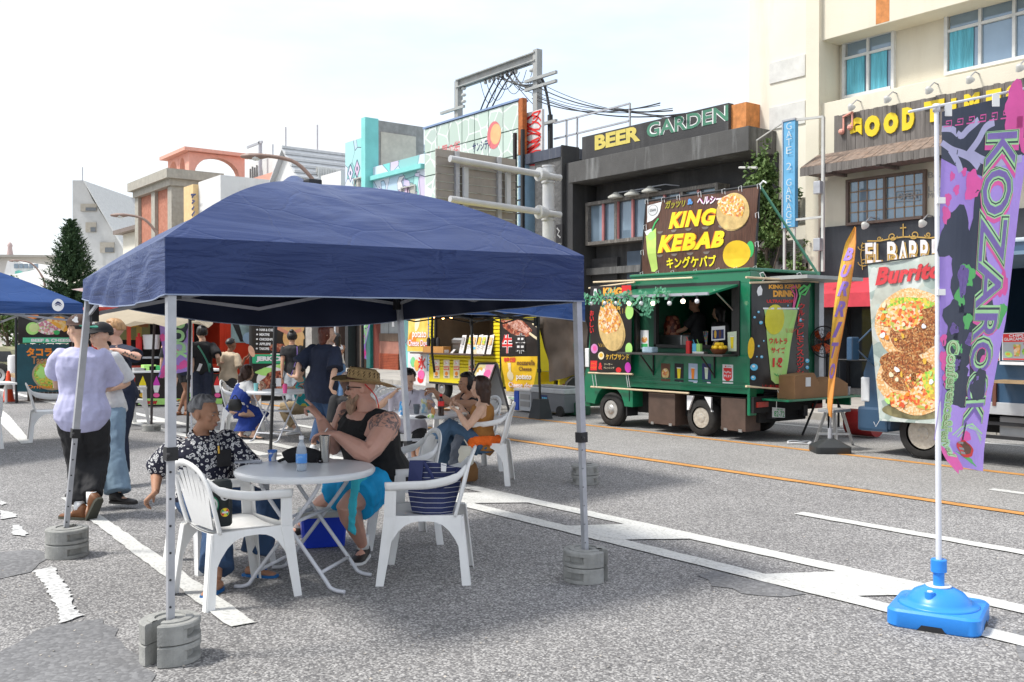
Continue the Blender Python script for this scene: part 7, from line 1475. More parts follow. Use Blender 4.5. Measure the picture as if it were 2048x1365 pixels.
k=MB();ya,yb2=YT(185),YT(330);k.loft([[V((XT+.05,ya,zt_+.08)),V((XT+.05,yb2,zt_-.12))],[V((XT-.5,ya,zt_+.5)),V((XT-.5,yb2,zt_+.2))],[V((XT-1.8,ya,zt_+.5)),V((XT-1.8,yb2,zt_+.2))]],cap=False,closed=False);part('white_tarp_roof',k,cloth_mat('tarp_white',(.68,.68,.7),.2,.6,.3),rt_,recalc=False)
pn=QX([(212,634),(300,636),(300,680),(212,680)],XT-.8);pp_=part('inner_menu',pn.grid(1,1,thick=.01),mat('menu_print',(.5,.4,.1),.5,cells=(5,[(.6,.45,.1),(.3,.1,.05),(.7,.6,.2),(.2,.25,.1)],.8)),rt_);pn.blob(.6,.25,.15,.2,INK['gold'],.02,rt_);
tbox('hatch_strip',200,330,zt_-.12,zt_-.08,GREYM,.5,0);tbox('counter',262,335,.98,1.02,GREYM,.25,0)
cabk=MB();y0_,y1_=YT(450),YT(512);cabk.prism([V((XT+.02,y0_,.45)),V((XT+.02,y0_,zt_)),V((XT+.02,y1_-.3,zt_)),V((XT+.02,y1_+.35,1.25)),V((XT+.02,y1_+.4,.45))],(-1.7,0,0));cabo=part('cab',cabk,REDT,rt_)
pn=QX([(462,640),(508,640),(508,686),(462,686)],XT+.03);part('cab_window',pn.grid(1,1,thick=.01),mat('window_bright',(.3,.4,.4),.1,spec=.8,var=.5,vs=2),cabo);pn.poly([(.0,.05),(.3,.05),(.55,.95),(.4,.95)],BLACKM,.01,cabo);pn.blob(.75,.8,.25,.25,mat('cushion_blue',(.3,.42,.55),.7),.012,cabo)
for px in(225,470):wheel(rt_,(XT-.1,YT(px),.3),.3,.18) if False else None
k=MB();q=PX(303,690,XT-.3);k.lathe(q+V((0,0,-.1)),[(0,0),(.17,0),(.19,.3),(.2,.3),(.19,.33),(0,.34)],16);solo('white_bucket',k,INK['white'],'white lidded bucket inside the red food truck','bucket',q,40)
k=MB();q=PX(278,700,XT-.4);k.cyl(q+V((0,0,-.2)),q+V((0,0,.3)),.07,12);k.cyl(q+V((0,0,.3)),q+V((0,0,.38)),.03,10);solo('fire_extinguisher',k,INK['red'],'red cylinder beside the white bucket in the red truck','extinguisher',q,40)
# snow cone table
XS=-20.7;pn=QX([(270,747),(352,747),(352,812),(270,812)],XS);f=V((XS,pn.pt(.5,0).y,0));t=thing('snow_cone_table','long table with a black snow cone banner beside the red truck','table',f)
YS=lambda px:PX(px,780,XS).y;zt3=PX(300,746,XS).z
k=MB();k.box((XS-.7,YS(255),zt3),(XS+.02,YS(450),zt3+.04));part('tabletop',k,INK['white'],t)
for px in(268,445):
 for dx_ in(-.05,-.65):k=MB();k.cyl((XS+dx_,YS(px),0),(XS+dx_,YS(px),zt3),.018,6);part('leg',k,GREYM,t)
pn=QX([(270,748),(448,748),(448,813),(270,813)],XS+.03,wave=drape(15,.01,2,1));part('cloth',pn.grid(12,6),BANN,t,recalc=False);pn.parent=t;pn.res=(12,6)
for u,m,a_ in((.08,INK['yellow'],'gold'),(.23,INK['magenta'],'pink'),(.37,INK['sky'],'sky'),(.62,INK['lime'],'lime'),(.92,INK['red'],'pink')):pn.poly([(u-.035,.3),(u,.06),(u+.035,.3),(u+.04,.36),(u-.04,.36)],m,.006,name='cone_picture');pn.poly([(u-.04,.36),(u+.04,.36),(u+.02,.58),(u-.02,.58)],INK['white'],.007,name='cone_picture');pn.blob(u,.66,.035,.07,INK[a_],.008,name='cone_picture')
pn.poly([(.03,.95),(.06,.76),(.99,.76),(.97,.95)],INK['lime'],.005);pn.text('Snow',(.08,.78,.24,.94),INK['red'],.01,halo=INK['black']);pn.text('Cone',(.45,.78,.63,.94),INK['orange'],.01,halo=INK['black'])
for px,m,lb,s_ in((305,INK['lime'],'lime green box on the snow cone table',.12),(285,INK['grey'],'grey folded cloth on the snow cone table',.06),(315,INK['green'],'green box at the right of the lime box',.1)):q=V((XS-.25,YS(px),zt3+.04));k=MB();k.box(q+V((-.1,-.13,0)),q+V((.1,.13,s_)),bev=.01);solo('box' if s_>.07 else 'cloth',k,m,lb,'box' if s_>.07 else 'cloth',q)
# taco stall at the left
XC=-23.6;YC=lambda px:PX(px,700,XC).y
st_=thing('taco_stall','taco stall with posts and a wooden plank skirt at the far left','stall',(XC,YC(80),0))
for px in(33,140):k=MB();a=PX(px,790,XC-.1);k.cyl((XC-.1,a.y,0),(XC-.1,a.y,2.3),.03,8);part('post',k,BLACKM,st_)
for i in range(9):k=MB();a,b=YC(60+i*8.5),YC(67.5+i*8.5);k.box((XC-.3,a,.02),(XC-.27,b,.6));part('plank',k,mat('plank_brown',(.1,.07,.055),.8,var=.3),st_)
k=MB();k.box((XC-1.3,YC(35),.55),(XC-.15,YC(138),.62));part('bench_top',k,WDS,st_)
pn=QX([(36,630),(138,630),(138,687),(36,687)],XC,wave=drape(16,.008,1,1));t=banner('taco_banner','upper taco banner with lime, taco picture and a green BEEF & CHEESE strip',pn,BANN,8,8)
pn.blob(.28,.48,.13,.22,INK['lime'],.006,rot=20,name='lime_picture');pn.blob(.3,.46,.09,.15,mat('lime_pale',(.6,.72,.3),.5),.009,rot=20,name='lime_picture');pn.blob(.6,.4,.26,.3,ONION,.006,name='taco_picture');pn.poly([(.5,.1),(.9,.05),(.98,.55),(.9,.6),(.6,.25)],TACO,.010,name='taco_picture');pn.blob(.75,.62,.06,.08,INK['green'],.013);pn.blob(.25,.05,.15,.1,INK['orange'],.006)
pn.rect(.09,.8,1.0,.98,mat('strip_mint',(.1,.55,.3),.5),.006);pn.text('BEEF & CHEESE',(.25,.84,1.05,.95),INK['white'],.010,bold=.05)
pn=QX([(34,688),(139,688),(139,784),(34,784)],XC,wave=drape(17,.01,1,1));t=banner('taco_rice_banner','dark teal taco rice banner with a bowl picture and orange lettering',pn,mat('banner_teal',(.012,.07,.09),.4,var=.15),8,8)
pn.text('タコライス',(.17,.08,1.0,.26),INK['orange'],.008,bold=.05);pn.text('Taco rice',(.27,.26,.85,.42),mat('txt_copper',(.5,.22,.08),.5),.018);pn.blob(.66,.64,.38,.33,mat('bowl_tan',(.45,.33,.2),.5),.005,name='bowl_picture');pn.blob(.66,.64,.345,.295,GREENS,.009,name='bowl_picture');pn.blob(.62,.5,.16,.1,TACO,.013,wob=.1);pn.blob(.68,.47,.1,.06,INK['red'],.016,wob=.1);pn.blob(.45,.6,.08,.13,INK['lime'],.015,wob=.15)
pn.text('Original Taco',(.18,.86,1.0,.95),INK['orange'],.020,bold=.02)
for pn_ in(pn,):
 for i in range(8):k=MB();k.ball(pn_.pt(.03+i*.13,.01,.01),.012,6,4);part('eyelet',k,INK['cream'],t)
# olive van, cone, white drum, side table at the far left
OLV=mat('van_olive',(.42,.4,.24),.4,var=.06,coat=.4);
c=G(-30,775);t=thing('olive_van','olive beige van partly cut by the left edge behind the taco stall','van',c);Dv=27
def PL(x,y,off=0):return AT(x,y,Dv+off)
k=MB();k.prism([PL(x,y) for x,y in((-160,690),(-100,693),(5,694),(24,700),(31,725),(34,742),(34,756),(-160,756))],FW*1.6);bo=part('body',k,OLV,t)
k=MB();k.prism([PL(x,y,-.02) for x,y in((-120,703),(20,703),(31,724),(-120,724))],FW*.015);part('side_window',k,DARKGLASS,bo)
cw=PL(1,751);k=MB();k.lathe(cw,[(0,-.12),(.22,-.12),(.32,-.1),(.34,0),(.32,.1),(0,.1)],22,Matrix.Rotation(math.atan2(FW.y,FW.x)-math.pi/2,3,'Z'),'y');w_=part('wheel',k,RUBBER,t,40);k=MB();k.lathe(cw-FW*.11,[(0,-.03),(.05,-.03),(.08,-.005),(.2,-.03),(.21,.0),(0,.02)],16,Matrix.Rotation(math.atan2(FW.y,FW.x)-math.pi/2,3,'Z'),'y');part('rim',k,STEEL,w_,40)
k=MB();c=G(17,803);k.lathe(c,[(0,0),(.2,0),(.2,.03),(.14,.03),(.12,.05),(.03,.68),(0,.7)],20);t=thing('traffic_cone','orange red traffic cone with a white collar at the far left','cone',c);part('cone',k,mat('cone_red',(.7,.07,.02),.5),t,40);k=MB();k.lathe(c,[(.098,.28),(.076,.4),(.07,.4),(.09,.28)],20);part('reflective_collar',k,INK['white'],t,40)
k=MB();c=AT(28,735,23);c.z=.2;k.lathe(c,[(0,0),(.13,0),(.14,.75),(.12,.82),(0,.83)],16);solo('white_drum',k,INK['white'],'tall white plastic drum left of the teal taco banner','drum',c,40)
k=MB();c=G(12,806);k.box(c+V((-.5,-.3,.42)),c+V((.4,.15,.46)));k.cyl(c,c+V((0,0,.42)),.03,8);k.cyl(c+V((-.4,-.2,0)),c+V((-.4,-.2,.42)),.03,8);t=solo('low_white_table',k,WHITE,'low white table with a paper sheet in front of the traffic cone','table',c,kind=None)
# ================================================================ TABLES, CHAIRS AND WHAT LIES ON THEM
def make_chair(label,loc,face):
 t=thing('plastic_chair',label,'chair',loc,heading(face),'white plastic garden chairs',local=True);n=10
 def seatpt(x,y,z=0):return V((x,y,.425+.02*(abs(x)/.22)**2-.012*math.cos((y+.02)*5)+.03*max(0,(y-.14)/.08)*-.6+z))
 k=MB();vs=[];m=9
 for j in range(m):
  y=-.2+.43*j/(m-1);w=.205+.03*j/(m-1)
  for i in range(m):vs.append(seatpt(-w+2*w*i/(m-1),y))
 k.add(vs,[(j*m+i,j*m+i+1,(j+1)*m+i+1,(j+1)*m+i) for j in range(m-1) for i in range(m-1)]);k.add([v-V((0,0,.012)) for v in vs],[(j*m+i,(j+1)*m+i,(j+1)*m+i+1,j*m+i+1) for j in range(m-1) for i in range(m-1)])
 k.loft([[V((-.235,.225,.44)),V((.235,.225,.44))],[V((-.24,.25,.40)),V((.24,.25,.40))],[V((-.24,.245,.36)),V((.24,.245,.36))]],cap=False,closed=False);part('seat',k,WHITE,t,50)
 for s in(-1,1):
  def chan(a,b,wa,wb,da,db,nm):   # an open plastic channel: two walls at a right angle
   k=MB();a,b=V(a),V(b);ra=[a,a+V((0,wa,0)),a+V((-s*da,wa,0)),a+V((-s*da,wa-.006,0)),a+V((-s*.006,wa-.006,0)),a+V((-s*.006,0,0))];rb=[b,b+V((0,wb,0)),b+V((-s*db,wb,0)),b+V((-s*db,wb-.006,0)),b+V((-s*.006,wb-.006,0)),b+V((-s*.006,0,0))]
   k.loft([ra,rb]);part(nm,k,WHITE,t)
  chan((s*.285,.245,0),(s*.262,.17,.43),.05,.075,.04,.06,'leg');chan((s*.262,-.245,0),(s*.225,-.205,.43),-.05,-.04,.05,.06,'leg')
  chan((s*.262,.171,.431),(s*.272,.165,.615),.074,.07,.05,.05,'arm_support')
# arched side skirt under the seat
  k=MB();top,bot=[],[]
  for i in range(13):
   u=i/12;y=-.24+.47*u;x=s*(.232+.028*u);top.append(V((x,y,.437)));bot.append(V((x+s*.008,y,.437-.035-.2*(abs(2*u-1))**3)))
  k.loft([top,bot],cap=False,closed=False);k.loft([[p-V((s*.006,0,0)) for p in top],[p-V((s*.006,0,0)) for p in bot]],cap=False,closed=False);part('side_skirt',k,WHITE,t,True)
  k=MB();k.tube(catmull([(s*.2,-.275,.74),(s*.255,-.2,.675),(s*.282,-.05,.64),(s*.285,.1,.632),(s*.277,.235,.625)],5),[(.011,.022)]*5+[(.01,.03)]*16,8,up=(0,0,1));part('armrest',k,WHITE,t,True)
 k=MB();arc=catmull([(-.225,-.2,.43),(-.238,-.235,.56),(-.225,-.268,.70),(-.16,-.3,.795),(0,-.315,.83),(.16,-.3,.795),(.225,-.268,.70),(.238,-.235,.56),(.225,-.2,.43)],5);k.tube(arc,(.022,.012),8,up=(0,1,0));part('back_rim',k,WHITE,t,True)
 for i in range(7):
  u=(i-3)/3;k=MB();pts=[(u*.12,-.205,.44),(u*.15,-.235,.56),(u*.175,-.262,.68),(u*.17,-.29,.80-.06*u*u)];L_=catmull(pts,3);w=.0265
  k.loft([[p+V((-w,0,0)) for p in L_],[p+V((w,0,0)) for p in L_]],cap=False,closed=False);k.loft([[p+V((-w,.006,0)) for p in L_],[p+V((w,.006,0)) for p in L_]],cap=False,closed=False);part('back_slat',k,WHITE,t,True)
 return t
chair0=make_chair('empty white plastic chair in front with a black bottle cooler on its seat',(-5.67,2.27,0),V((-.06,1,0)))
for loc,f,lb in(((-6.56,2.5,0),V((1,.1,0)),'white plastic chair on which the old man in the patterned shirt sits'),((-5.35,3.44,0),DIR(-1,.0),'white plastic chair holding the striped tote bag'),
        ((-6.38,3.83,0),V((-.3,-.95,0)),'white plastic chair behind the bearded man in the straw hat'),((-8.28,6.05,0),DIR(-1,.1),'white plastic chair under the woman in the camisole'),
        ((-15.35,3.35,0),DIR(.9,.5),'empty white plastic chair left of the walking man'),((-14.9,2.35,0),DIR(-.6,.8),'white plastic chair cut by the left edge of the picture'),((-14.3,5.85,0),DIR(1,.1),'white plastic chair under the woman in the blue dress'),
        ((-12.6,6.9,0),DIR(-.9,.1),'white plastic chair under the boy in the teal shirt'),((-12.0,7.0,0),DIR(-.5,1),'white plastic chair just behind the standing man in navy'),((-9.5,5.95,0),DIR(.1,-1),'white plastic chair of the woman in the white T-shirt'),((-9.1,6.45,0),DIR(-.9,-.4),'white plastic chair of the woman in the black tank top'),((-17.0,4.9,0),DIR(.6,.6),'white plastic chair behind the old man and the flag pole')):
 dup(chair0,loc,heading(f),lb)
def make_table(label,loc,rz,r=.44):
 t=thing('round_table',label,'table',loc,rz,'round white folding tables',local=True);k=MB();k.lathe((0,0,.7),[(0,.0),(r-.03,0),(r-.012,-.012),(r,.004),(r,.018),(r-.012,.03),(0,.03)],48);part('tabletop',k,mat('tabletop_pale',(.72,.74,.76),.3,var=.04),t,40)
 TB=mat('table_tube',(.55,.56,.6),.4)
 for s,w in((1,.25),(-1,.215)):
  for x in(-w,w):k=MB();k.tube(catmull([(x,s*-.2,.695),(x,s*-.17,.6),(x,s*.2,.12),(x,s*.27,.03),(x,s*.36,.012)],4),.0125,8);part('leg',k,TB,t,True)
  for q,z in((.20,.12),(-.05,.43)):k=MB();k.cyl((-w,s*q,z),(w,s*q,z),.011,8);part('crossbar',k,TB,t,True)
 return t
tb1=make_table('nearest round white folding table between the two seated men',(-5.68,2.74,0),2.25)
dup(tb1,(-13.3,5.97,0),.5,'round white folding table with the pink drink beside the blue dress');dup(tb1,(-8.78,5.66,0),1.1,'round white folding table crowded with drinks before the three women')
TZ=.731
def on(px,py,z=TZ):return G(px,py,z)
# on the first table
k=MB();c=on(603,942);k.lathe(c,[(0,0),(.03,0),(.033,.01),(.031,.06),(.033,.085),(.033,.12),(.028,.15),(.014,.18),(.013,.195),(0,.195)],20);CLR=mat('clear_bottle',(.55,.62,.7),.08,alpha=.45,spec=.8)
t=thing('water_bottle','clear plastic water bottle with a blue label on the nearest table','bottle',c);part('bottle',k,CLR,t,True);k=MB();k.lathe(c,[(.0345,.05),(.0348,.052),(.0348,.105),(.0345,.107)],20);part('label',k,mat('label_blue',(.08,.28,.7),.4,cells=(70,[(.08,.28,.7),(.1,.33,.78),(.3,.5,.8)],.5)),t,True);k=MB();k.lathe(c,[(0,.195),(.0145,.195),(.0145,.217),(0,.217)],16);part('cap',k,INK['white'],t,40);k=MB();k.lathe(c,[(0,.004),(.029,.004),(.029,.045),(0,.045)],16);part('water',k,mat('water_clear',(.5,.6,.7),.05,alpha=.4),t,True)
k=MB();c=on(650,925);k.lathe(c,[(0,0),(.026,0),(.028,.01),(.034,.1),(.038,.17),(.0385,.178),(.036,.176),(.026,.02),(0,.018)],28);solo('steel_tumbler',k,mat('tumbler_steel',(.5,.49,.46),.22,metal=1,var=.05),'tall brushed steel tumbler before the bearded man','tumbler',c,50)
k=MB();c=on(545,922);k.lathe(c,[(0,0),(.024,0),(.033,.07),(.034,.072),(.031,.07),(.022,.004),(0,.004)],20);solo('paper_cup',k,mat('cup_print',(.6,.63,.66),.4,cells=(32,[(.65,.66,.68),(.03,.15,.55),(.62,.64,.68),(.1,.3,.65)],.9)),'small white and blue paper cup beside the black cap','cup',c,50)
k=MB();c=on(497,926);a=DIR(1,.15);b=V((-a.y,a.x,0));k.prism([c+a*x+b*y+V((0,0,.002)) for x,y in((-.085,-.04),(.085,-.04),(.085,.04),(-.085,.04))],(0,0,.012));solo('phone',k,mat('phone_silver',(.35,.37,.42),.3,metal=.4),'grey phone lying at the left edge of the nearest table','phone',c)
c=on(602,925);t=thing('baseball_cap','crumpled black cap with an open strap lying on the nearest table','cap',c);k=MB()
cr_=[c+RT*(x/1940*6.3)+V((0,0,z))+V((_fx,_fy,0))*0 for x,z in((-32,.02),(-22,.04),(-5,.055),(12,.05),(28,.035),(38,.02))];k.tube(catmull(cr_,4),[(.018,.012)]+[(.028+.008*math.sin(i),.05) for i in range(19)]+[(.015,.02)],10);part('crown',k,mat('cap_black',(.012,.012,.014),.9,var=.3,bump=.002,bs=40),t,True)
k=MB();k.tube(catmull([cr_[0],c-RT*.14+V((0,0,.006)),c-RT*.16-V((0,0,-.004))+V((_fx,_fy,0))*.05,c-RT*.1+V((0,0,.03)),cr_[1]],5),.006,6);part('strap',k,MATS['cap_black'],t,True);k=MB();k.tube(catmull([cr_[-1],c+RT*.15+V((0,0,.01)),c+RT*.13-V((_fx,_fy,0))*.04+V((0,0,.004)),cr_[-2]],5),.007,6);part('strap',k,MATS['cap_black'],t,True)
# insulated bottle sleeve with stickers on chair one
c=V((-5.68,2.17,.425));c=G(447,1052,.445);t=thing('bottle_cooler','black insulated bottle cooler with a rabbit sticker and a striped sticker on the front chair','cooler bag',c);k=MB();ax=V((-.05,-.02,1)).normalized();prof=[(0,0),(.04,0),(.05,.012),(.054,.1),(.058,.2),(.06,.245),(.052,.27),(.03,.275),(0,.278)]
Mx=V((0,0,1)).rotation_difference(ax).to_matrix();k.lathe(c,prof,26,Mx);part('sleeve',k,mat('cooler_black',(.012,.018,.02),.6,var=.2,bump=.0008,bs=90),t,50);k=MB();k.tube(catmull([c+Mx@V((.05,0,.24)),c+Mx@V((.07,.02,.2)),c+Mx@V((.075,.01,.12))],4),.006,6);part('strap',k,BLACKM,t,True)
vd=(CAMP-c);vd.z=0;vd.normalize();sd_=V((-vd.y,vd.x,0))
class Wrap(Panel):   # a sticker that hugs the round sleeve
 def __init__(s,c,ax,vd,r,W,H,z0,a0):s.c0,s.M,s.vd,s.r,s.W,s.H,s.z0,s.a0=c,Mx,vd,r,W,H,z0,a0;s.wave=lambda u,v:0;s.res=(10,4);s.parent=None
 def pt(s,u,v,off=0.0):
  a=math.atan2(s.vd.y,s.vd.x)+s.a0+(u-.5)*s.W/s.r;q=V(((s.r+off)*math.cos(a),(s.r+off)*math.sin(a),s.z0+(1-v)*s.H));return s.c0+s.M@q
pn=Wrap(c,ax,vd,.0585,.05,.05,.155,.25);pn.blob(.5,.5,.5,.5,INK['white'],.001,t,'sticker');pn.poly([(.4,.85),(.3,.6),(.36,.4),(.34,.12),(.48,.34),(.56,.1),(.58,.4),(.7,.55),(.66,.85)],INK['black'],.002,t,'rabbit')
pn=Wrap(c,ax,vd,.0565,.052,.052,.06,.22);pn.blob(.5,.5,.5,.5,INK['gold'],.001,t,'sticker')
for a0,m in((0,'green'),(60,'yellow'),(120,'red'),(180,'green'),(240,'yellow'),(300,'red')):pn.poly([(.5,.5)]+[(.5+.44*math.cos(math.radians(a0+i*15)),.5+.44*math.sin(math.radians(a0+i*15))) for i in range(5)],INK[m],.002,t,'sticker')
pn.rect(.2,.4,.8,.6,INK['white'],.003,t);pn=Wrap(c,ax,vd,.058,.07,.09,.09,-.95);pn.blob(.5,.5,.5,.5,mat('st_green',(.03,.25,.15),.5),.001,t,'sticker');pn.blob(.5,.5,.4,.4,INK['white'],.002,t,'sticker');pn.blob(.5,.5,.24,.24,INK['green'],.003,t,'sticker')
# blue cool box under the table
c=G(640,1098);t=thing('blue_cool_box','blue cool box with a white lid under the nearest table','cool box',c);a=DIR(.96,.28);M=Matrix.Translation(V((c.x,c.y,0))+V((_fx,_fy,0))*.12)@Matrix.Rotation(math.atan2(a.y,a.x),4,'Z')
CB=mat('coolbox_blue',(.008,.05,.6),.35,var=.08,coat=.2)
k=MB();k.loft([[M@V((x*(.15+.02*z/.23),y*(.1+.015*z/.23),.005+z)) for x,y in((-1,-.8),(-.9,-1),(.9,-1),(1,-.8),(1,.8),(.9,1),(-.9,1),(-1,.8))] for z in(0,.01,.22,.23)]);part('body',k,CB,t,30)
k=MB();k.box((-.182,-.13,.225),(.182,.13,.272),M,bev=.012);k.box((-.15,-.1,.268),(.15,.1,.283),M,bev=.008);part('lid',k,mat('lid_cream',(.55,.55,.5),.5),t,40);k=MB();k.box((.17,-.02,.14),(.2,.03,.2),M,bev=.006);part('handle_hinge',k,CB,t)
# striped tote on chair three
STR=mat('tote_stripes',(.03,.04,.12),.85,var=.2,vs=20);tn=STR.node_tree;N=tn.nodes;tcn=N.new('ShaderNodeTexCoord');sp=N.new('ShaderNodeSeparateXYZ');tn.links.new(tcn.outputs['Object'],sp.inputs[0]);m1=N.new('ShaderNodeMath');m1.operation='MULTIPLY';m1.inputs[1].default_value=31;tn.links.new(sp.outputs['Z'],m1.inputs[0]);m2=N.new('ShaderNodeMath');m2.operation='FRACT';tn.links.new(m1.outputs[0],m2.inputs[0]);m3=N.new('ShaderNodeMath');m3.operation='LESS_THAN';m3.inputs[1].default_value=.11;tn.links.new(m2.outputs[0],m3.inputs[0]);mm=N.new('ShaderNodeMix');mm.data_type='RGBA';tn.links.new(m3.outputs[0],mm.inputs[0]);bb=N['Principled BSDF'];tn.links.new(bb.inputs['Base Color'].links[0].from_socket,mm.inputs[6]);mm.inputs[7].default_value=(.55,.56,.6,1);tn.links.new(mm.outputs[2],bb.inputs['Base Color'])
c=V((-5.36,3.42,.43));t=thing('tote_bag','navy tote bag with thin white stripes standing on the right hand chair','bag',c)
r=random.Random(1);Dt=6.28
pts=[(818,925),(925,938),(916,978),(902,1036),(868,1033),(824,1026),(818,985)]
def bagring(off):return[AT(x,y,Dt+off+.02*math.sin(x*.1)) for x,y in pts]
k=MB();top=[AT(820,922,Dt),AT(850,921,Dt-.05),AT(890,930,Dt-.05),AT(926,937,Dt),AT(925,936,Dt+.13),AT(870,928,Dt+.14),AT(822,921,Dt+.12)]
mid=[AT(816,985,Dt-.01),AT(850,990,Dt-.07),AT(888,996,Dt-.07),AT(917,985,Dt),AT(915,985,Dt+.14),AT(868,985,Dt+.15),AT(819,980,Dt+.13)];bot=[AT(824,1024,Dt),AT(850,1030,Dt-.05),AT(880,1036,Dt-.05),AT(903,1032,Dt),AT(903,1028,Dt+.13),AT(868,1026,Dt+.14),AT(826,1020,Dt+.12)]
k.loft([bot,mid,top]);part('body',k,STR,t,40)
pn=Panel(AT(819,921,Dt-.02),AT(848,921,Dt-.06),AT(843,967,Dt-.08),AT(816,964,Dt-.03));part('navy_flap',pn.grid(1,1,thick=.004),INK['navy'],t);k=MB();k.tube(catmull([AT(848,925,Dt-.07),AT(862,950,Dt-.11),AT(872,972,Dt-.12),AT(888,972,Dt-.12),AT(905,958,Dt-.1),AT(918,938,Dt-.03)],5),[(.004,.016)]*26,8);part('handle',k,INK['navy'],t,True)
pn=Panel(AT(882,926,Dt-.07),AT(893,928,Dt-.07),AT(892,944,Dt-.09),AT(882,943,Dt-.09));part('tag',pn.grid(1,1,thick=.003),INK['white'],t);pn.rect(.1,.2,.9,.26,INK['navy'],.003,t)
# table two and three
def cupat(c,m,lab,r_=.035,h=.11,nm='plastic_cup',heap=None):
 t=thing(nm,lab,'cup',c);k=MB();k.lathe(c,[(0,0),(r_*.75,0),(r_,h),(r_*.95,h),(0,h*.9)],16);part('cup',k,m,t,50)
 if heap:k=MB();k.ball(c+V((0,0,h)),r_*.95,10,7,(1,1,.9));part('ice',k,heap,t,True)
cupat(G(570,787,TZ),INK['pink'],'bright pink shaved ice in a clear cup on the second table',heap=mat('ice_pink',(.8,.1,.25),.5,var=.3,vs=60));cupat(G(512,782,TZ),mat('cup_mint',(.25,.6,.6),.4),'mint coloured cup by the elbow of the blue dress')
c=G(882,832,TZ);t=thing('cola_bottle','dark cola bottle with a red label on the crowded third table','bottle',c);k=MB();k.lathe(c,[(0,0),(.03,0),(.032,.02),(.028,.05),(.033,.085),(.032,.13),(.02,.17),(.013,.2),(0,.2)],18);part('bottle',k,mat('cola',(.02,.008,.005),.1,spec=.8),t,True);k=MB();k.lathe(c,[(.0325,.1),(.034,.101),(.0335,.145),(.03,.15)],18);part('label',k,INK['red'],t,True);k=MB();k.lathe(c,[(0,.2),(.015,.2),(.015,.222),(0,.222)],14);part('cap',k,INK['red'],t,40)
cupat(G(782,822,TZ),mat('cup_clear',(.55,.5,.55),.3),'tall clear cup with a lid at the left of the third table',.036,.13);cupat(G(833,828,TZ),mat('cup_dark',(.12,.14,.16),.4),'short dark labelled cup behind the black face mask',.036,.1)
for i,(px,py,w,h,m,lb,nm) in enumerate(((806,830,.09,.14,mat('pack_blue2',(.05,.25,.55),.4,cells=(40,[(.05,.25,.55),(.6,.62,.66),(.1,.4,.7)],.9)),'blue snack pack right of the tent leg on the third table','snack_pack'),(848,826,.08,.15,mat('pack_pale',(.3,.5,.62),.4,cells=(30,[(.3,.5,.62),(.65,.68,.6),(.6,.55,.2)],.9)),'pale blue refill pack standing on the third table','snack_pack'),(866,832,.05,.09,mat('bun_orange',(.5,.25,.1),.6),'wrapped brown snack beside the cola bottle','snack'),(862,838,.07,.05,mat('wrap_green',(.55,.6,.35),.5,cells=(50,[(.6,.62,.5),(.2,.4,.08),(.7,.55,.1)],.9)),'small salad tray in clear wrap on the third table','food_tray'),(842,838,.13,.035,MATS['cap_black'],'black face mask lying on the third table','face_mask'),(893,822,.1,.02,BOX,'flat brown food carton on the third table','food_carton'),(858,812,.08,.1,mat('bag_white',(.6,.6,.62),.5,var=.15),'crumpled white plastic bag in the hands over the third table','plastic_bag'))):
 c=G(px,py,TZ)+(V((0,0,.09)) if nm=='plastic_bag' else V((0,0,0)));k=MB();r=random.Random(i);M=Matrix.Rotation(heading(-FW),4,'Z');rg=[]
 for j in range(5):q=j/4;f=(1-.25*q) if nm in('snack_pack',) else math.sin(math.pi*(.15+.75*q));rg.append([c+(M@V((w/2*f*math.cos(a)*(1+r.uniform(-.12,.12)),w*.22*math.sin(a),h*q))) for a in[2*math.pi*n_/10 for n_ in range(10)]])
 k.loft(rg);solo(nm,k,m,lb,nm.replace('_',' '),c,60)
# bags by the chairs
for px,py,w,h,D,m,lb in((935,960,.11,.2,10.2,mat('paper_brown',(.22,.11,.04),.8),'brown paper bag on the ground under the camisole chair'),(926,930,.11,.2,9.95,mat('bag_ivory',(.55,.53,.45),.8),'ivory cloth bag hanging under the camisole chair'),(470,822,.1,.17,14.2,mat('bag_black',(.012,.012,.013),.4),'black leather handbag hung on the chair of the blue dress')):
 c=AT(px,py,D);c.z=max(.0,c.z) if py<900 else .0;c.z=c.z if 'black' in lb else(.02 if 'brown' in lb else .22);k=MB();rg=[[c+RT*(w*f*math.cos(a))+V((_fx,_fy,0))*(w*.5*f*math.sin(a))+V((0,0,h*z)) for a in[2*math.pi*n_/12 for n_ in range(12)]] for z,f in((0,.8),(.1,1),(.6,1.02),(.9,.85),(1,.7))];k.loft(rg);t=thing('bag',lb,'bag',c);part('body',k,m,t,50);k=MB();k.tube(catmull([c+RT*w*.5+V((0,0,h*.95)),c+V((0,0,h*1.35)),c-RT*w*.5+V((0,0,h*.95))],5),.007,6);part('strap',k,m,t,True)
# ================================================================ the tall festival flag on its blue base
fb=V((-2.77,5.12,0));FB=mat('base_blue',(.03,.25,.75),.35,var=.06,vs=3,bump=.0004,bs=40);t=thing('festival_flag','tall purple festival flag with green lettering on a white pole and blue water base','flag',fb)
rr_=water_base(t,fb,0,0,0,FB,.35);w_,d_=.235,.235;k=MB()
def rn(z,w,d,cut):
 ring=rr_(w,d,z,.28)
 if cut:
  out=[]
  for p in ring:q=p-fb;a=math.atan2(q.y,q.x)-.35;lift=max(0,math.cos(2*(a)*2))**4;out.append(p)
  return out
 return ring
k.loft([rn(0,w_-.008,d_-.008,0),rn(.01,w_,d_,0),rn(.085,w_,d_,0),rn(.098,w_-.012,d_-.012,0)]);part('water_base',k,FB,t,40);k=MB();k.lathe(fb,[(.215,.095),(.2,.108),(.17,.112),(.165,.125),(.13,.165),(.08,.19),(.06,.195)],36);part('dome',k,FB,t,True)
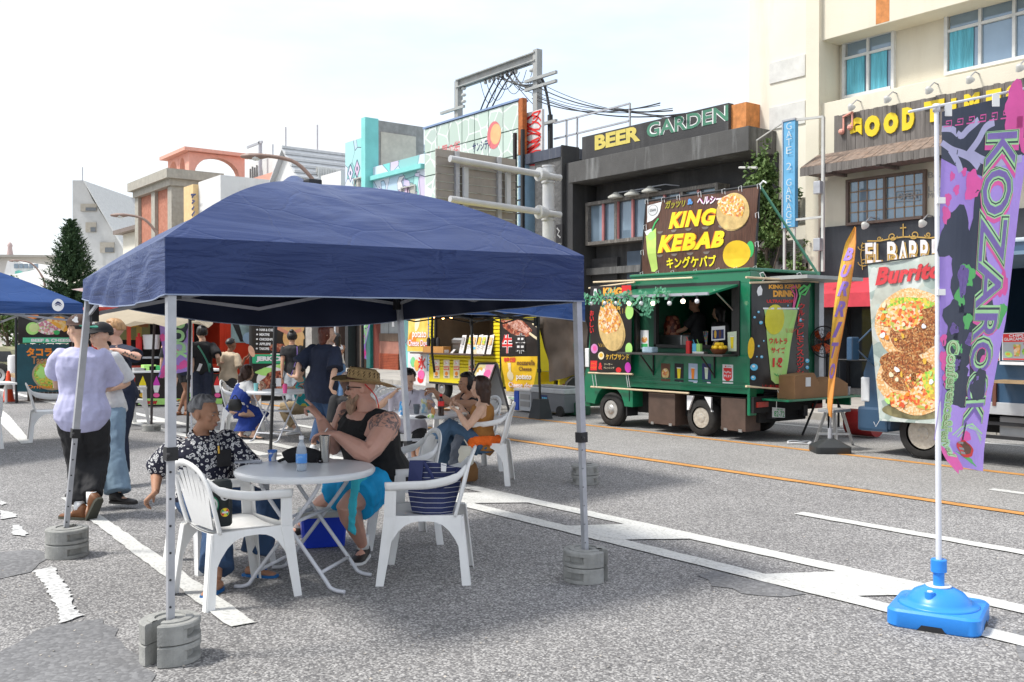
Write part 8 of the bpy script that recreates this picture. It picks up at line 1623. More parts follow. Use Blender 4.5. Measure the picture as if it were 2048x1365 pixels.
k=MB();q=fb+(DIR(-.7,-.7)*.12)+V((0,0,.13));k.cyl(q,q+V((0,0,.055)),.026,16);part('filler_cap',k,FB,t,40);k=MB();k.cyl(q+V((0,0,.055)),q+V((0,0,.06)),.014,12);part('cap_print',k,INK['white'],t)
k=MB();k.lathe(fb,[(.06,.19),(.068,.2),(.058,.205),(.05,.2)],24);part('white_ring',k,INK['white'],t,True)
k=MB();k.cyl(fb+V((0,0,.19)),fb+V((0,0,.29)),.03,12);k.lathe(fb,[(.028,.27),(.042,.275),(.042,.34),(.036,.345),(.0,.34)],20);part('collar',k,FB,t,40)
for i in range(4):a=.35+math.pi/4+i*math.pi/2;pass
for s_ in(0,1,2,3):
 a=.35+s_*math.pi/2;k=MB();q=fb+V((math.cos(a),math.sin(a),0))*.2295;tn_=V((-math.sin(a),math.cos(a),0));k.prism([q+tn_*x+V((0,0,z)) for x,z in((-.075,-.001),(.075,-.001),(.05,.03),(-.05,.03))],V((math.cos(a),math.sin(a),0))*.0075);part('foot_notch',k,BLACK,t)
PW=mat('pole_white',(.68,.69,.74),.35,var=.04);Df=(fb-CAMP).dot(FW)/1.0;Df=5.37
ptop=AT(1873,213,Df);pbt=fb+V((0,0,.3));k=MB();md=pbt.lerp(ptop,.5);k.cyl(pbt,md,.0155,14);k.cyl(md,ptop,.0125,14);part('pole',k,PW,t,40)
dr=FW*.33;ra=AT(1818,224,Df-.12);rb=AT(2062,175,Df+.35);k=MB();k.tube([ra,rb],.008,8);k.cyl(ptop+V((0,0,-.03)),ptop+V((0,0,.012)),.02,12);part('top_rod',k,PW,t,True)
er=[(2062,182),(2055,300),(2040,400),(2026,520),(2012,640),(1996,720),(1985,780),(1975,850),(1968,900),(1966,943)];el=[(1884,224),(1883,300),(1880,400),(1879,520),(1880,640),(1880,720),(1880,790),(1872,850),(1868,880),(1903,931)]
KZ=cloth_mat('flag_purple',(.36,.25,.66),.3,.6,.2)
def FP2(u,v,off=0):l,q=ei(el,v),ei(er,v);wv=.018*math.sin(5*u+7*v)+.012*math.sin(11*u-4*v);return AT(l[0]+(q[0]-l[0])*u,l[1]+(q[1]-l[1])*u,Df-.02+.34*u*(1+.5*v)+wv-off)
class Flag2(Panel):
 def pt(s,u,v,off=0.0):return FP2(u,v,off)
fp=Flag2(FP2(0,0),FP2(1,0),FP2(1,1),FP2(0,1),wave=lambda u,v:0,res=(14,44));fp.W,fp.H=.58,2.0;fp.parent=t;part('cloth',fp.grid(14,60),KZ,t,True,recalc=False)
FD=mat('flag_slate',(.045,.055,.09),.6);FGc=mat('flag_mint',(.45,.8,.4),.6);FPk=mat('flag_pink',(.85,.12,.42),.6);FLv=mat('flag_lilac',(.5,.48,.72),.6)
# dark sky at the top with the key pattern, branches, blossoms, smoke waves
fp.poly([(0,0),(1,0),(1,.12),(.75,.14),(.5,.17),(.2,.15),(0,.13)],FD,.002)
for i in range(6):u=.02+i*.13;fp.stroke([(u,.045),(u+.09,.045),(u+.09,.03),(u+.03,.03),(u+.03,.0375),(u+.06,.0375)],.006,FPk,.0035)
for pts in([(0,.05),(.12,.055),(.22,.075),(.3,.06),(.42,.04)],[(0,.09),(.12,.11),(.25,.12),(.35,.13),(.45,.15)],[(.3,.125),(.42,.09),(.5,.06),(.6,.05)],[(.1,.11),(.2,.14),(.24,.16)],[(.35,.12),(.6,.14),(.95,.13)]):fp.stroke(catmull([(a,b,0) for a,b in pts],4) and[(q.x,q.y) for q in catmull([(a,b,0) for a,b in pts],4)],.035,FLv,.003)
for(u,v,s_) in((.86,.03,.16),(.95,.07,.12),(.4,.19,.1),(.2,.2,.035),(.1,.22,.04),(.14,.17,.03),(.55,.16,.04),(.28,.16,.03),(.9,.38,.07),(.08,.25,.05),(.85,.46,.05),(.06,.5,.05),(.1,.56,.1),(.12,.62,.07),(.78,.56,.08),(.7,.62,.06),(.85,.68,.05),(.6,.84,.1),(.15,.965,.2)):fp.blob(u,v,s_,s_*.33,FPk,.003,wob=.16,seed=int(u*99),n=22,name='blossom')
for(u,v,a,b_) in((.22,.29,.22,.05),(.3,.34,.12,.05),(.38,.4,.2,.06),(.28,.45,.2,.05),(.35,.52,.28,.07),(.3,.6,.22,.05),(.4,.66,.3,.05),(.5,.3,.12,.1),(.62,.42,.14,.08),(.65,.56,.13,.07)):fp.blob(u,v,a,b_,FD,.0028,wob=.16,seed=int(v*77),n=30,name='smoke')
for(u,v,a,b_) in((.4,.36,.1,.018),(.3,.4,.07,.02),(.42,.45,.06,.02),(.3,.52,.09,.014),(.9,.44,.07,.03),(.2,.62,.08,.02),(.75,.72,.12,.02),(.6,.95,.2,.012)):fp.blob(u,v,a,b_,mat('flag_green',(.12,.5,.15),.6),.0034,wob=.2,seed=int(v*55),rot=25,name='smoke_highlight')
for(u,v,a,b_) in((.33,.37,.07,.03),(.22,.47,.07,.015),(.5,.5,.08,.02),(.28,.57,.07,.02),(.15,.84,.1,.04),(.2,.9,.12,.04)):fp.blob(u,v,a,b_,KZ if v<.8 else FLv,.0038,wob=.15,seed=int(v*31),name='swirl')
for i in range(4):fp.stroke([(.35+.05*i,.84+.004*i),(.5+.04*i,.79),(.7+.03*i,.775+.01*i),(.92,.82+.015*i)],.014,FLv if i%2 else FGc,.0036)
for m_,b_ in((FPk,.085),(FGc,.075),(FD,.055),(FGc,.035),(KZ,.005)):fp.text('KOZAROCK',(.5+(.075-b_)*.35,.07+(.01 if m_ is FPk else 0)+(.075-b_)*.06,.9-(.075-b_)*.35,.787-(.075-b_)*.06),m_,.0045+(.085-b_)*.06,rot=90,bold=b_)
fp.text('Conference&Festival',(.1,.5,.33,.955),FGc,.006,rot=90,bold=.085);fp.text('Conference&Festival',(.13,.503,.3,.952),mat('flag_olive',(.2,.3,.1),.6),.0075,rot=90,bold=.03);fp.text('Conference&Festival',(.15,.503,.29,.952),mat('flag_palegreen',(.6,.75,.45),.6),.0085,rot=90,bold=-.005)
fp.blob(.72,.645,.14,.055,FD,.0095,wob=.12,name='leaf');fp.stroke([(.58,.77),(.57,.8),(.56,.86)],.014,FD,.009);fp.blob(.6,.905,.17,.042,INK['red'],.009,wob=.07,seed=3,name='guitar');fp.blob(.62,.9,.11,.03,INK['brown'],.0098,wob=.08,seed=3,name='guitar')
for v in(.87,.9,.92):fp.rect(.48,v,.58,v+.012,INK['grey'],.0105)
for(x,y) in((1893,222),(1988,203)):q=AT(x,y,Df+(.02 if x<1900 else .15));k=MB();k.loft([[q+RT*a*.02+UP*b*.035-FW*c_ for a,b in((-1,-1),(1,-1),(1,1),(-1,1))] for c_ in(.018,.024)]);part('tie_loop',k,INK['white'],t)
for y in(402,585):q=AT(1880,y,Df-.02);k=MB();k.loft([[q+RT*a*.022+UP*b*.017-FW*c_ for a,b in((-1,-1),(1,-1),(1,1),(-1,1))] for c_ in(.0,.02)]);part('tie_loop',k,INK['white'],t)
# smaller purple flags further away
def small_flag(label,edges_l,edges_r,D,polex,poley,txt):
 class F(Panel):
  def pt(s,u,v,off=0.0):l,q=ei(edges_l,v),ei(edges_r,v);return AT(l[0]+(q[0]-l[0])*u,l[1]+(q[1]-l[1])*u,D+.1*u+.04*math.sin(6*u+5*v)-off)
 f=F(V((0,0,0)),V((1,0,0)),V((1,0,-1)),V((0,0,-1)),wave=lambda u,v:0,res=(10,16));b=AT(polex,poley,D+.08);b.z=0;t=thing('festival_flag',label,'flag',b);f.parent=t;f.W,f.H=.5,1.0;part('cloth',f.grid(10,20),KZ,t,True,recalc=False)
 k=MB();q=AT(polex,600,D+.08);k.cyl(b,q,.016,8);part('pole',k,PW,t)
 for(u,v,s_) in((.1,.3,.15),(.3,.9,.3),(.8,.85,.2),(.55,.6,.15),(.2,.7,.12)):f.blob(u,v,s_,s_*.4,FPk,.004,wob=.15,seed=3)
 f.blob(.6,.2,.35,.2,FD,.004,wob=.1,seed=5);f.blob(.7,.5,.25,.12,FLv,.004,wob=.1,seed=6)
 f.text(txt[0],(.35,.02,.85,.75),FGc,.01,rot=90,bold=.05);f.text(txt[1],(.3,.35,.5,.92),FGc,.01,rot=90,bold=.03);return t
small_flag('purple festival flag blowing left of its white pole behind the old man',[(318,640),(322,680),(328,715),(316,755)],[(380,640),(378,680),(382,710),(380,742)],15.6,383,850,('ROCK','Festival'))
small_flag('small purple and green festival flag far away by the dark shopfront',[(724,610),(723,650),(722,680),(727,715)],[(745,610),(740,650),(731,690),(733,720)],33,727,740,('KOZA','Rock'))
# ================================================================ PEOPLE
DG=None
def remesh(o,vox,smooth_it=4,wr=0.0,seed=0,wscale=9):
 o.modifiers.new('r','REMESH').mode='VOXEL';o.modifiers['r'].voxel_size=vox;o.modifiers['r'].adaptivity=0
 if smooth_it:s=o.modifiers.new('s','SMOOTH');s.factor=.5;s.iterations=smooth_it
 me=evalmesh(o);old=o.data;o.modifiers.clear();me.materials.clear()
 for m in old.materials:me.materials.append(m)
 me.name=old.name;o.data=me;bpy.data.meshes.remove(old)
 if wr:
  nz=mnoise.noise;n=len(me.vertices);co=[0.0]*(3*n);no=[0.0]*(3*n);me.vertices.foreach_get('co',co);me.vertex_normals.foreach_get('vector',no)
  for i in range(0,3*n,3):
   x,y,z=co[i:i+3];f=wr*(nz(((x+.5*z)*wscale+seed,(y-.4*z)*wscale,(z+.3*x)*wscale*.5))*1.1+nz(((x-.6*y)*wscale*2.3,(y+.6*x)*wscale*2.3+seed,(z-.4*y)*wscale*1.4))*.6)
   co[i]+=no[i]*f;co[i+1]+=no[i+1]*f;co[i+2]+=no[i+2]*f
  me.vertices.foreach_set('co',co)
 me.polygons.foreach_set('use_smooth',[True]*len(me.polygons));return o
def ik(a,b,l1,l2,hint):
 d=b-a;L_=min(d.length,(l1+l2)*.999)
 if d.length<1e-6:d=V((0,0,-1))
 d.normalize();x=(l1*l1-l2*l2+L_*L_)/(2*L_);h=math.sqrt(max(l1*l1-x*x,0));hn=hint-d*hint.dot(d);hn.normalize();return a+d*x+hn*h,a+d*L_
def frame(fwd,up=V((0,0,1))):
 y=fwd.normalized();x=y.cross(up).normalized();z=x.cross(y);return Matrix((x,y,z)).transposed()
def hand(k,w,d,n,side,curl=.5,s=1.0,point=False,spread=.0):
 d=V(d).normalized();n=V(n);n=(n-d*n.dot(d)).normalized();r_=d.cross(n)*side     # r_ = towards the thumb
 kn=w+d*.085*s
 k.tube([w-d*.02*s,w+d*.02*s,w+d*.06*s,kn],[(.018*s,.023*s),(.016*s,.03*s),(.015*s,.038*s),(.013*s,.04*s)],10,up=n.cross(d) if False else r_) if False else k.loft([[w+d*t_*s+r_*(wd*s*math.cos(a))+n*(th*s*math.sin(a)) for a in[2*math.pi*i/12 for i in range(12)]] for t_,wd,th in((-.02,.026,.02),(.02,.032,.018),(.06,.04,.016),(.088,.041,.013))])
 for i,(o_,l_) in enumerate(((.03,.074),(.0105,.083),(-.0095,.077),(-.029,.06))):
  b=kn+r_*o_*s-d*.008;c_=.08 if(point and i==0) else(1.15 if point else curl)*(1+.08*i);p=b;dd=d+r_*(o_*spread*8);dd.normalize();pts=[p];nc=n;fr=(.42,.32,.26)
  for j in range(3):
   a=c_*(.75,1.0,.7)[j];ax=r_.cross(d).normalized();e=dd*math.cos(a)+nc*math.sin(a);nc=nc*math.cos(a)-dd*math.sin(a);dd=e.normalized();p=p+dd*l_*fr[j]*s;pts.append(p)
  k.tube(pts,[.0098*s,.0092*s,.0085*s,.0068*s],7)
 b=w+d*.025*s+r_*.026*s;k.tube([b,b+(r_*.6+d*.7+n*.35).normalized()*.035*s,b+(r_*.35+d*.85+n*.5*(1+curl*.4)).normalized()*.07*s],[.014*s,.0115*s,.008*s],7)
SK={n:mat('skin_'+n,c,.55,var=.06,vs=14,sss=.08,spec=.35) for n,c in dict(fair=(.62,.36,.27),asian=(.64,.4,.28),old=(.38,.2,.125),brown=(.23,.11,.065),tan=(.47,.26,.165)).items()}
HC={n:mat('hair_'+n,c,.45,var=.35,vs=40,stretch=(1,1,.12),bump=.002,bs=120) for n,c in dict(black=(.012,.01,.01),brown=(.045,.02,.012),red=(.1,.022,.01),blond=(.42,.24,.11),grey=(.14,.14,.145)).items()}
def cloth(n,c,**k):return mat('cloth_'+n,c,.85,var=.16,vs=7,bump=.012,bs=11,**k)
def person(lab,H,hip,neck,fwd,look,skin,hair,hands,feet,top,bottom,shoes,b=1.0,vox=.011,style='short',eh=None,kh=None,twist=None,sw=.185,seat=False,barefoot=False,nohead=False,face=True,base=None,group='people at the street food fair',hsz=1.0,bodymat=None,pr=None):
 s=H/1.75;hip,neck=V(hip),V(neck);fwd=V(fwd).normalized();up=(neck-hip).normalized();R=fwd.cross(V((0,0,1))).normalized();look=V(look).normalized();sf=V(twist).normalized() if twist else fwd;SR=sf.cross(up).normalized()
 t=thing('person',lab,'person',base or V((hip.x,hip.y,0)),group=group);k=MB();T=(neck-hip)
 def tp(u,o=0.0):return hip+T*u+fwd*o
 rf=lambda d,w:(d*s,w*s)
 torso=[(-.17,.085,.10*1.0,0),(-.08,.115,.155,-.01),(.05,.115,.16,0),(.3,.1,.14,.01),(.5,.105,.15,.015),(.72,.115,.165,.01),(.88,.095,.155,0),(.98,.06,.1,-.005)]
 belly=lambda u:1+(b-1)*(1.25 if u<.75 else .9)
 def tor(off=0.0,u0=-1,u1=2,wf=1.0,df=1.0,rng=None):
  L_=[(u,d,w,o) for u,d,w,o in torso if u0<=u<=u1];return[tp(u,o*s*1) for u,d,w,o in L_],[((d*belly(u)*df+off)*s,(w*belly(u)*wf+off)*s) for u,d,w,o in L_]
 p_,r_=tor();k.tube(p_,r_,16,up=R);sw=sw-.015*(b<1.2);sh=[tp(.87)-SR*sw*s*(1+(b-1)*.6),tp(.87)+SR*sw*s*(1+(b-1)*.6)]   # 0 = left, 1 = right
 for q in sh:k.ball(q,.056*s*b,10,7)
 k.tube([tp(.86),tp(.93)],[(.07*s*b,.15*s),(.05*s*b,.11*s)],12,up=R)
 hd=neck+(look*.035+V((0,0,.142)))*s;k.tube([neck-up*.04*s,neck+V((0,0,.03))*s,hd-V((0,0,.06))*s],[.062*s*(1+(b-1)*.6),.055*s*(1+(b-1)*.5),.052*s],12)
 pitch=look;HM=frame(look);hs=s**.5*1.0*hsz
 def hp(x,y,z):return hd+HM@V((x*hs,y*hs,z*hs))
 def eb(k_,c,rx,ry,rz,n=14,m=10):
  rg=[]
  for i in range(1,m):th=math.pi*i/m;rg.append([hp(c[0]+rx*math.sin(th)*math.cos(2*math.pi*j/n),c[1]+ry*math.sin(th)*math.sin(2*math.pi*j/n),c[2]-rz*math.cos(th)) for j in range(n)])
  k_.loft(rg)
 eb(k,(0,-.01,.03),.077,.097,.09);eb(k,(0,.025,-.035),.056,.062,.075);eb(k,(0,.052,-.085),.027,.026,.022);eb(k,(0,.075,.012),.05,.017,.018)
 k.tube([hp(0,.083,.01),hp(0,.104,-.022),hp(0,.112,-.034)],[.008,.0115,.013],8);eb(k,(-.012,.097,-.037),.009,.01,.008,8,6);eb(k,(.012,.097,-.037),.009,.01,.008,8,6);eb(k,(0,.088,-.06),.022,.009,.006,10,6);eb(k,(0,.085,-.071),.018,.009,.006,10,6)
 for sd in(-1,1):eb(k,(sd*.078,-.01,-.005),.01,.02,.032,10,7);eb(k,(sd*.045,.06,-.02),.02,.02,.022,8,6)
 wr_=[];el_=[]
 for i,q in enumerate(hands):
  sd=1 if i==0 else-1;a=sh[i]
  if q is None:q=(a+V((0,0,-.52))*s+fwd*.05+(-SR if i==0 else SR)*.06,V((0,0,-1)),SR if i==0 else-SR,.4)
  tgt=V(q[0]);hint=eh[i] if eh and eh[i] else(V((0,0,-1))-fwd*.6);m_,e_=ik(a,tgt,.29*s,.255*s,V(hint));el_.append(m_);wr_.append(e_)
  k.tube([a,a.lerp(m_,.35),a.lerp(m_,.8),m_,m_.lerp(e_,.25),m_.lerp(e_,.7),e_],[.054*s*b,.052*s*b,.043*s*b**1.2,.039*s*b,.042*s*b**1.2,.031*s*b,.025*s*b**.5],10)
  hand(k,e_,q[1],q[2],sd,q[3] if len(q)>3 else .5,s*(1.0+(b-1)*.4),point=(len(q)>4 and q[4]))
 kn_=[];an_=[];hj=[hip-R*.09*s*b**.5-V((0,0,.02)),hip+R*.09*s*b**.5-V((0,0,.02))]
 for i,q in enumerate(feet):
  m_,e_=ik(hj[i],V(q[0]),.43*s,.42*s,V(kh[i]) if kh and kh[i] else fwd+V((0,0,.2)));kn_.append(m_);an_.append(e_);lb_=1+(b-1)*.7
  k.tube([hj[i],hj[i].lerp(m_,.4),hj[i].lerp(m_,.85),m_,m_.lerp(e_,.25),m_.lerp(e_,.7),e_],[.088*s*lb_,.08*s*lb_,.058*s*lb_,.053*s*lb_,.056*s*lb_,.038*s*lb_,.034*s],12)
  td=V(q[1]).normalized();f=e_+V((0,0,-.045*s));k.tube([f-td*.05*s,f+td*.05*s-V((0,0,.005)),f+td*.13*s-V((0,0,.018)),f+td*.165*s-V((0,0,.02))],[(.03*s,.03*s),(.03*s,.036*s),(.017*s,.04*s),(.011*s,.03*s)],10,up=td.cross(V((0,0,1))))
 bd=remesh(part('body',k,bodymat or SK[skin],t,recalc=True),vox,3)
# ---- clothes
 def limb(k_,pts,rs):k_.tube(pts,[r__*s for r__ in rs],12)
 tp_=top or{};m=tp_.get('m')
 if m:
  k=MB();off=tp_.get('off',.02);lo=tp_.get('len',-.1);slv=tp_.get('sleeve',.75);thin=tp_.get('tank')
  L_=[(max(u,lo),d,w,o) for u,d,w,o in torso if u>lo-.12 and u<.97];pts,rad_=[],[]
  for n_,(u,d,w,o) in enumerate(L_):
   hem=off+(tp_.get('flare',.015) if u<.2 else 0);wf=(.78 if(thin and u>.7) else 1);pts.append(tp(u,o*s));rad_.append(((d*belly(u)+hem)*s,(w*belly(u)*wf+hem)*s))
  if not thin:pts.append(tp(1.0));rad_.append(((.058)*s*b,.085*s*b))
  else:pts.append(tp(.93));rad_.append((.07*s*b,.085*s*b))
  if lo<-.2:pts[0]=tp(lo);
  k.tube(pts,rad_,20,up=R)
  if slv and not thin:
   for i in(0,1):
    a,e=sh[i],el_[i];w_=wr_[i]
    if slv<=1:limb(k,[a,a.lerp(e,.4),a.lerp(e,slv)],[(.05*b+off*.4),(.052*b+off*.8),(.052*b+off*1.2)])
    else:limb(k,[a,a.lerp(e,.5),e,e.lerp(w_,slv-1)],[.055*b+off*.6,.052*b+off*.7,.048*b+off*.7,.034*b+off*.8])
    k.ball(a,(.05*b+off*.35)*s,10,7)
  if thin and lo>-.5:
   for sg in(-1,1):k.tube([tp(.72,.1*b*s)+SR*sg*.085*s*b,tp(.93,.05*s)+SR*sg*.095*s*b**.5,tp(.985,-.0)+SR*sg*.098*s*b**.5,tp(.9,-.08*s*b)+SR*sg*.09*s*b,tp(.72,-.1*s)+SR*sg*.085*s*b],thin*s,8)
  remesh(part('shirt' if not tp_.get('dress') else 'dress',k,m,t),max(vox,.008),3,tp_.get('wr',.006),seed=len(lab))
 bt_=bottom or{};m=bt_.get('m')
 if m:
  k=MB();off=bt_.get('off',.018);fr_=bt_.get('len',1.9);k.tube([tp(-.15),tp(-.02),tp(.16)],[((.1*b+off)*s,(.13*b+off)*s),((.118*b+off)*s,(.158*b+off)*s),((.108*belly(.2)+off*.2)*s,(.15*belly(.2)+off*.2)*s)],18,up=R)
  if bt_.get('skirt'):
   c0=hip;kk_=(kn_[0]+kn_[1])/2;aa_=(an_[0]+an_[1])/2;k.tube([c0,kk_,aa_+V((0,0,.12)),aa_+V((0,0,.04))],[(.13*s,.17*s),(.1*s,.15*s),(.13*s,.17*s),(.15*s,.2*s)],16)
  else:
   for i in(0,1):
    lb_=1+(b-1)*.7;pts=[hj[i],hj[i].lerp(kn_[i],.45)];rs=[.09*lb_+off,.082*lb_+off]
    if fr_<=1:pts.append(hj[i].lerp(kn_[i],fr_));rs.append(.075*lb_+off*1.6)
    else:
     pts+=[kn_[i],kn_[i].lerp(an_[i],min(1,fr_-1)*.5),kn_[i].lerp(an_[i],fr_-1)];bg_=bt_.get('cuff',0);rs+=[.058*lb_+off*1.1,.056+off+bg_*.5,.04+off*1.2+bg_]
    limb(k,pts,rs)
  remesh(part('trousers' if not bt_.get('skirt') else 'skirt',k,m,t),max(vox,.008),3,bt_.get('wr',.007),seed=len(lab)+3,wscale=11)
 if shoes:
  for i,q in enumerate(feet):
   td=V(q[1]).normalized();X_=td.cross(V((0,0,1))).normalized();u_=X_.cross(td);e_=an_[i];k=MB();h0=-.085*s
   def ringf(d_,w_,z0,z1):c_=e_+td*d_*s;return[c_+X_*(w_*s*math.cos(a))+u_*((z0+z1)/2*s+(z1-z0)/2*s*math.sin(a)*(1 if math.sin(a)>0 else 1)) for a in[2*math.pi*j/12 for j in range(12)]]
   lo_=-.085
   if shoes[0] in('sandal','flip'):
    k.loft([[e_+td*a*s+X_*w_*s*sg+u_*z_*s for sg,z_ in((-1,-.085),(1,-.085),(1,-.067),(-1,-.067))] for a,w_ in((-.075,.02),(-.04,.036),(.05,.04),(.13,.045),(.18,.025))]);part('sandal',k,shoes[1],t,40);k=MB();k.tube([e_+td*.05*s-X_*.045*s+u_*-.07*s,e_+td*.1*s+u_*-.03*s,e_+td*.05*s+X_*.045*s+u_*-.07*s],(.008,.004) if shoes[0]=='flip' else(.022,.004),6);part('sandal_strap',k,shoes[1],t,True)
   else:
    hi=.03 if shoes[0]=='boot' else-.01;k.loft([ringf(-.075,.028,lo_,hi),ringf(-.05,.04,lo_,hi+.02),ringf(.0,.043,lo_,hi+.015),ringf(.06,.045,lo_,-.03),ringf(.13,.05,lo_,-.042),ringf(.18,.04,lo_,-.05),ringf(.195,.02,lo_,-.06)]);so=part('shoe',k,shoes[1],t,True)
    k=MB();k.loft([[e_+td*a*s+X_*w_*s*sg+u_*z_*s for sg,z_ in((-1,-.09),(1,-.09),(1,-.068),(-1,-.068))] for a,w_ in((-.08,.025),(-.05,.042),(.06,.048),(.14,.052),(.185,.04),(.2,.02))]);part('sole',k,shoes[2] if len(shoes)>2 else INK['white'],so,40)
    if len(shoes)>3:k=MB();k.tube([e_+V((0,0,-.02)),e_+V((0,0,.07))*s],.042*s,10);part('sock',k,shoes[3],t,True)
# ---- hair: a shell round the skull that dips under the skin where the face is
 if hair and style!='none':
  k=MB();n,m_=28,20;rg=[]
  for i in range(1,m_):
   th=math.pi*i/m_;ring=[]
   for j in range(n):
    a=2*math.pi*j/n;x,y,z=math.sin(th)*math.cos(a),math.sin(th)*math.sin(a),-math.cos(th);fr_=y;lowz=-.25 if style in('short','buzz') else-.75
    hairline=.5 if style!='fringe' else .12
    show=(z>lowz+(.9 if fr_>.25 else 0)*1) and not(fr_>.35 and z<hairline)
    if abs(x)>.85 and z<.0 and y>-.35 and style in('short','buzz'):show=False
    f=1.0 if show else .86;th_=(.012 if style=='buzz' else .019) if show else 0;wob=.006*math.sin(9*a+5*th)+.005*mnoise.noise(V((x*7,y*7,z*7))) if show else 0;ring.append(hp(x*(.077*f+th_+wob),-.01+y*(.097*f+th_+wob),.03+z*(.09*f+th_+wob)))
   rg.append(ring)
  k.loft(rg)
  if style in('long','bob','pony','fringe'):
   L_=dict(long=.24,bob=.15,pony=.05,fringe=.08)[style];eb(k,(0,-.035,-.02),.083,.085,.09);k.tube([hp(0,-.03,.02),hp(0,-.055,-.05),hp(0,-.06,-.06-L_*.5),hp(0,-.055,-.06-L_)],[(.085*hs,.075*hs),(.078*hs,.07*hs),(.072*hs,.05*hs),(.03*hs,.06*hs)],14,up=HM@V((0,1,0)))
  if style=='pony':k.tube([hp(0,-.1,.0),hp(0,-.13,-.04),hp(0.0,-.12,-.14),hp(0,-.1,-.24),hp(0,-.09,-.3)],[.035,.045,.05,.045,.015],10)
  if style=='bun':eb(k,(0,-.07,.125),.045,.045,.04)
  remesh(part('hair',k,HC[hair],t),max(.006,vox*.8),2,.003,1,40)
 if face and vox<.0125:
  for sd in(-1,1):
   k=MB();eb(k,(sd*.031,.0815,.003),.0115,.0065,.0042,10,6);e_=part('eye',k,mat('eye_white',(.42,.37,.34),.4),t,True);k=MB();eb(k,(sd*.031,.0855,.003),.0055,.0038,.0042,8,6);part('iris',k,INK['black'],e_,True)
   k=MB();k.tube([hp(sd*.014,.093,.022),hp(sd*.03,.0935,.027),hp(sd*.046,.086,.022)],[.0022,.003,.0015],6);part('eyebrow',k,HC[hair] if hair else HC['brown'],t,True)
  k=MB();k.tube([hp(-.021,.087,-.066),hp(0,.0975,-.0655),hp(.021,.087,-.066)],[.002,.0035,.002],6);part('lips',k,mat('lips',(.38,.13,.1),.5),t,True)
 return dict(t=t,hp=hp,sh=sh,el=el_,wr=wr_,kn=kn_,an=an_,hd=hd,HM=HM,tp=tp,SR=SR,eb=eb,s=s,hs=hs,R=R)
def A_(x,y,D):return AT(x,y,D)
DN=V((0,0,-1));UPZ=V((0,0,1));TOC=-V((_fx,_fy,0));RTV=V((RT.x,RT.y,0))
def gz(x,y,z=.09,s=1.0):return G(x,y,z)
# 1 the walking man in lavender
BLK=cloth('black',(.018,.018,.02));NVY=cloth('navy',(.012,.018,.04));JNL=cloth('jeans_light',(.2,.29,.38));JN=cloth('jeans',(.03,.065,.14));WHT=cloth('white',(.62,.62,.62));LAV=cloth('lavender',(.46,.46,.66))
BRS=mat('boot_brown',(.16,.06,.02),.5,var=.2);SBK=mat('shoe_black',(.02,.018,.018),.5);SWH=mat('shoe_white',(.6,.6,.6),.5)
d=DIR(-.25,1)
p=person('man in a lavender T-shirt and baggy black trousers walking away, cap worn backwards',1.74,A_(165,826,8.3),A_(163,694,8.25),d,DIR(-.95,.45),'asian','black',[(A_(112,778,8.65),DIR(.4,.8),UPZ,.7),(A_(208,782,8.65),DIR(-.4,.8),UPZ,.7)],
    [(gz(158,1018),DIR(-.9,.3)),(A_(183,1000,8.2),DIR(-.05,-.0)*.5+V((0,0,-1))*.9+DIR(0,.3)*.3)],dict(m=LAV,off=.045,len=-.22,sleeve=.95,flare=.03,wr=.009),dict(m=BLK,off=.038,len=1.88,cuff=.0,wr=.012),('boot',BRS,mat('sole_olive',(.06,.06,.045),.8),INK['white']),vox=.009,eh=[DIR(-1,-.4)+DN*.6,DIR(1,-.4)+DN*.6],base=V((-8.7,2.2,0)))
def cap(p,m,mb_,back=False,brim=True,logo=True):
 hp,eb,t=p['hp'],p['eb'],p['t'];sg=-1 if back else 1;k=MB();n=24;rg=[]
 for i in range(7):th=math.pi/2*i/6.5;rg.append([hp(.099*math.cos(th)*math.cos(2*math.pi*j/n),-.012+.119*math.cos(th)*math.sin(2*math.pi*j/n),.04+.1*math.sin(th)) for j in range(n)])
 k.loft([[q+(rg[0][0]-rg[0][0]) for q in rg[0]]]+rg);c_=part('cap',k,m,t,True)
 k=MB();a_=[hp(.085*math.cos(a),sg*(.095+.085*math.sin(a))-.012,.043-.02*math.sin(a)*.9) for a in[math.pi*i/12 for i in range(13)]];b_=[q-V((0,0,.008)) for q in a_];k.loft([a_,b_]);part('brim',k,mb_,c_,40);return c_
c_=cap(p,mat('cap_brown',(.06,.028,.02),.8,var=.15),mat('brim_green',(.02,.2,.13),.7),True)
pn=Panel(A_(184,637,8.1),A_(193,637,8.1),A_(193,652,8.1),A_(184,652,8.1));pn.text('SF',(0,0,.8,.8),INK['white'],.0,c_,bold=.03);pn=Panel(A_(145,634,8.1),A_(157,634,8.1),A_(157,646,8.1),A_(145,646,8.1));pn.blob(.5,.5,.45,.5,INK['white'],0,c_,wob=.2)
# 2 behind him: black cap, white shirt, pale jeans
p=person('man in a black cap, white T-shirt and pale loose jeans facing the camera',1.68,A_(214,814,9.1),A_(207,702,9.1),DIR(-.5,-.8),DIR(-.5,-.85),'asian','black',[(A_(218,780,8.9),DIR(-.6,-.2),UPZ),(A_(190,790,9.0),DIR(-.5,.2),UPZ)],[(gz(236,997),DIR(.95,-.2)),(gz(165,1005),DIR(-.5,-.8))],dict(m=WHT,off=.035,len=-.15,sleeve=.9),dict(m=JNL,off=.035,len=1.97,cuff=.045),('boot',SBK,SBK),vox=.0115);cap(p,mat('cap_blk2',(.012,.012,.013),.8),mat('cap_blk2',(.012,)*3))
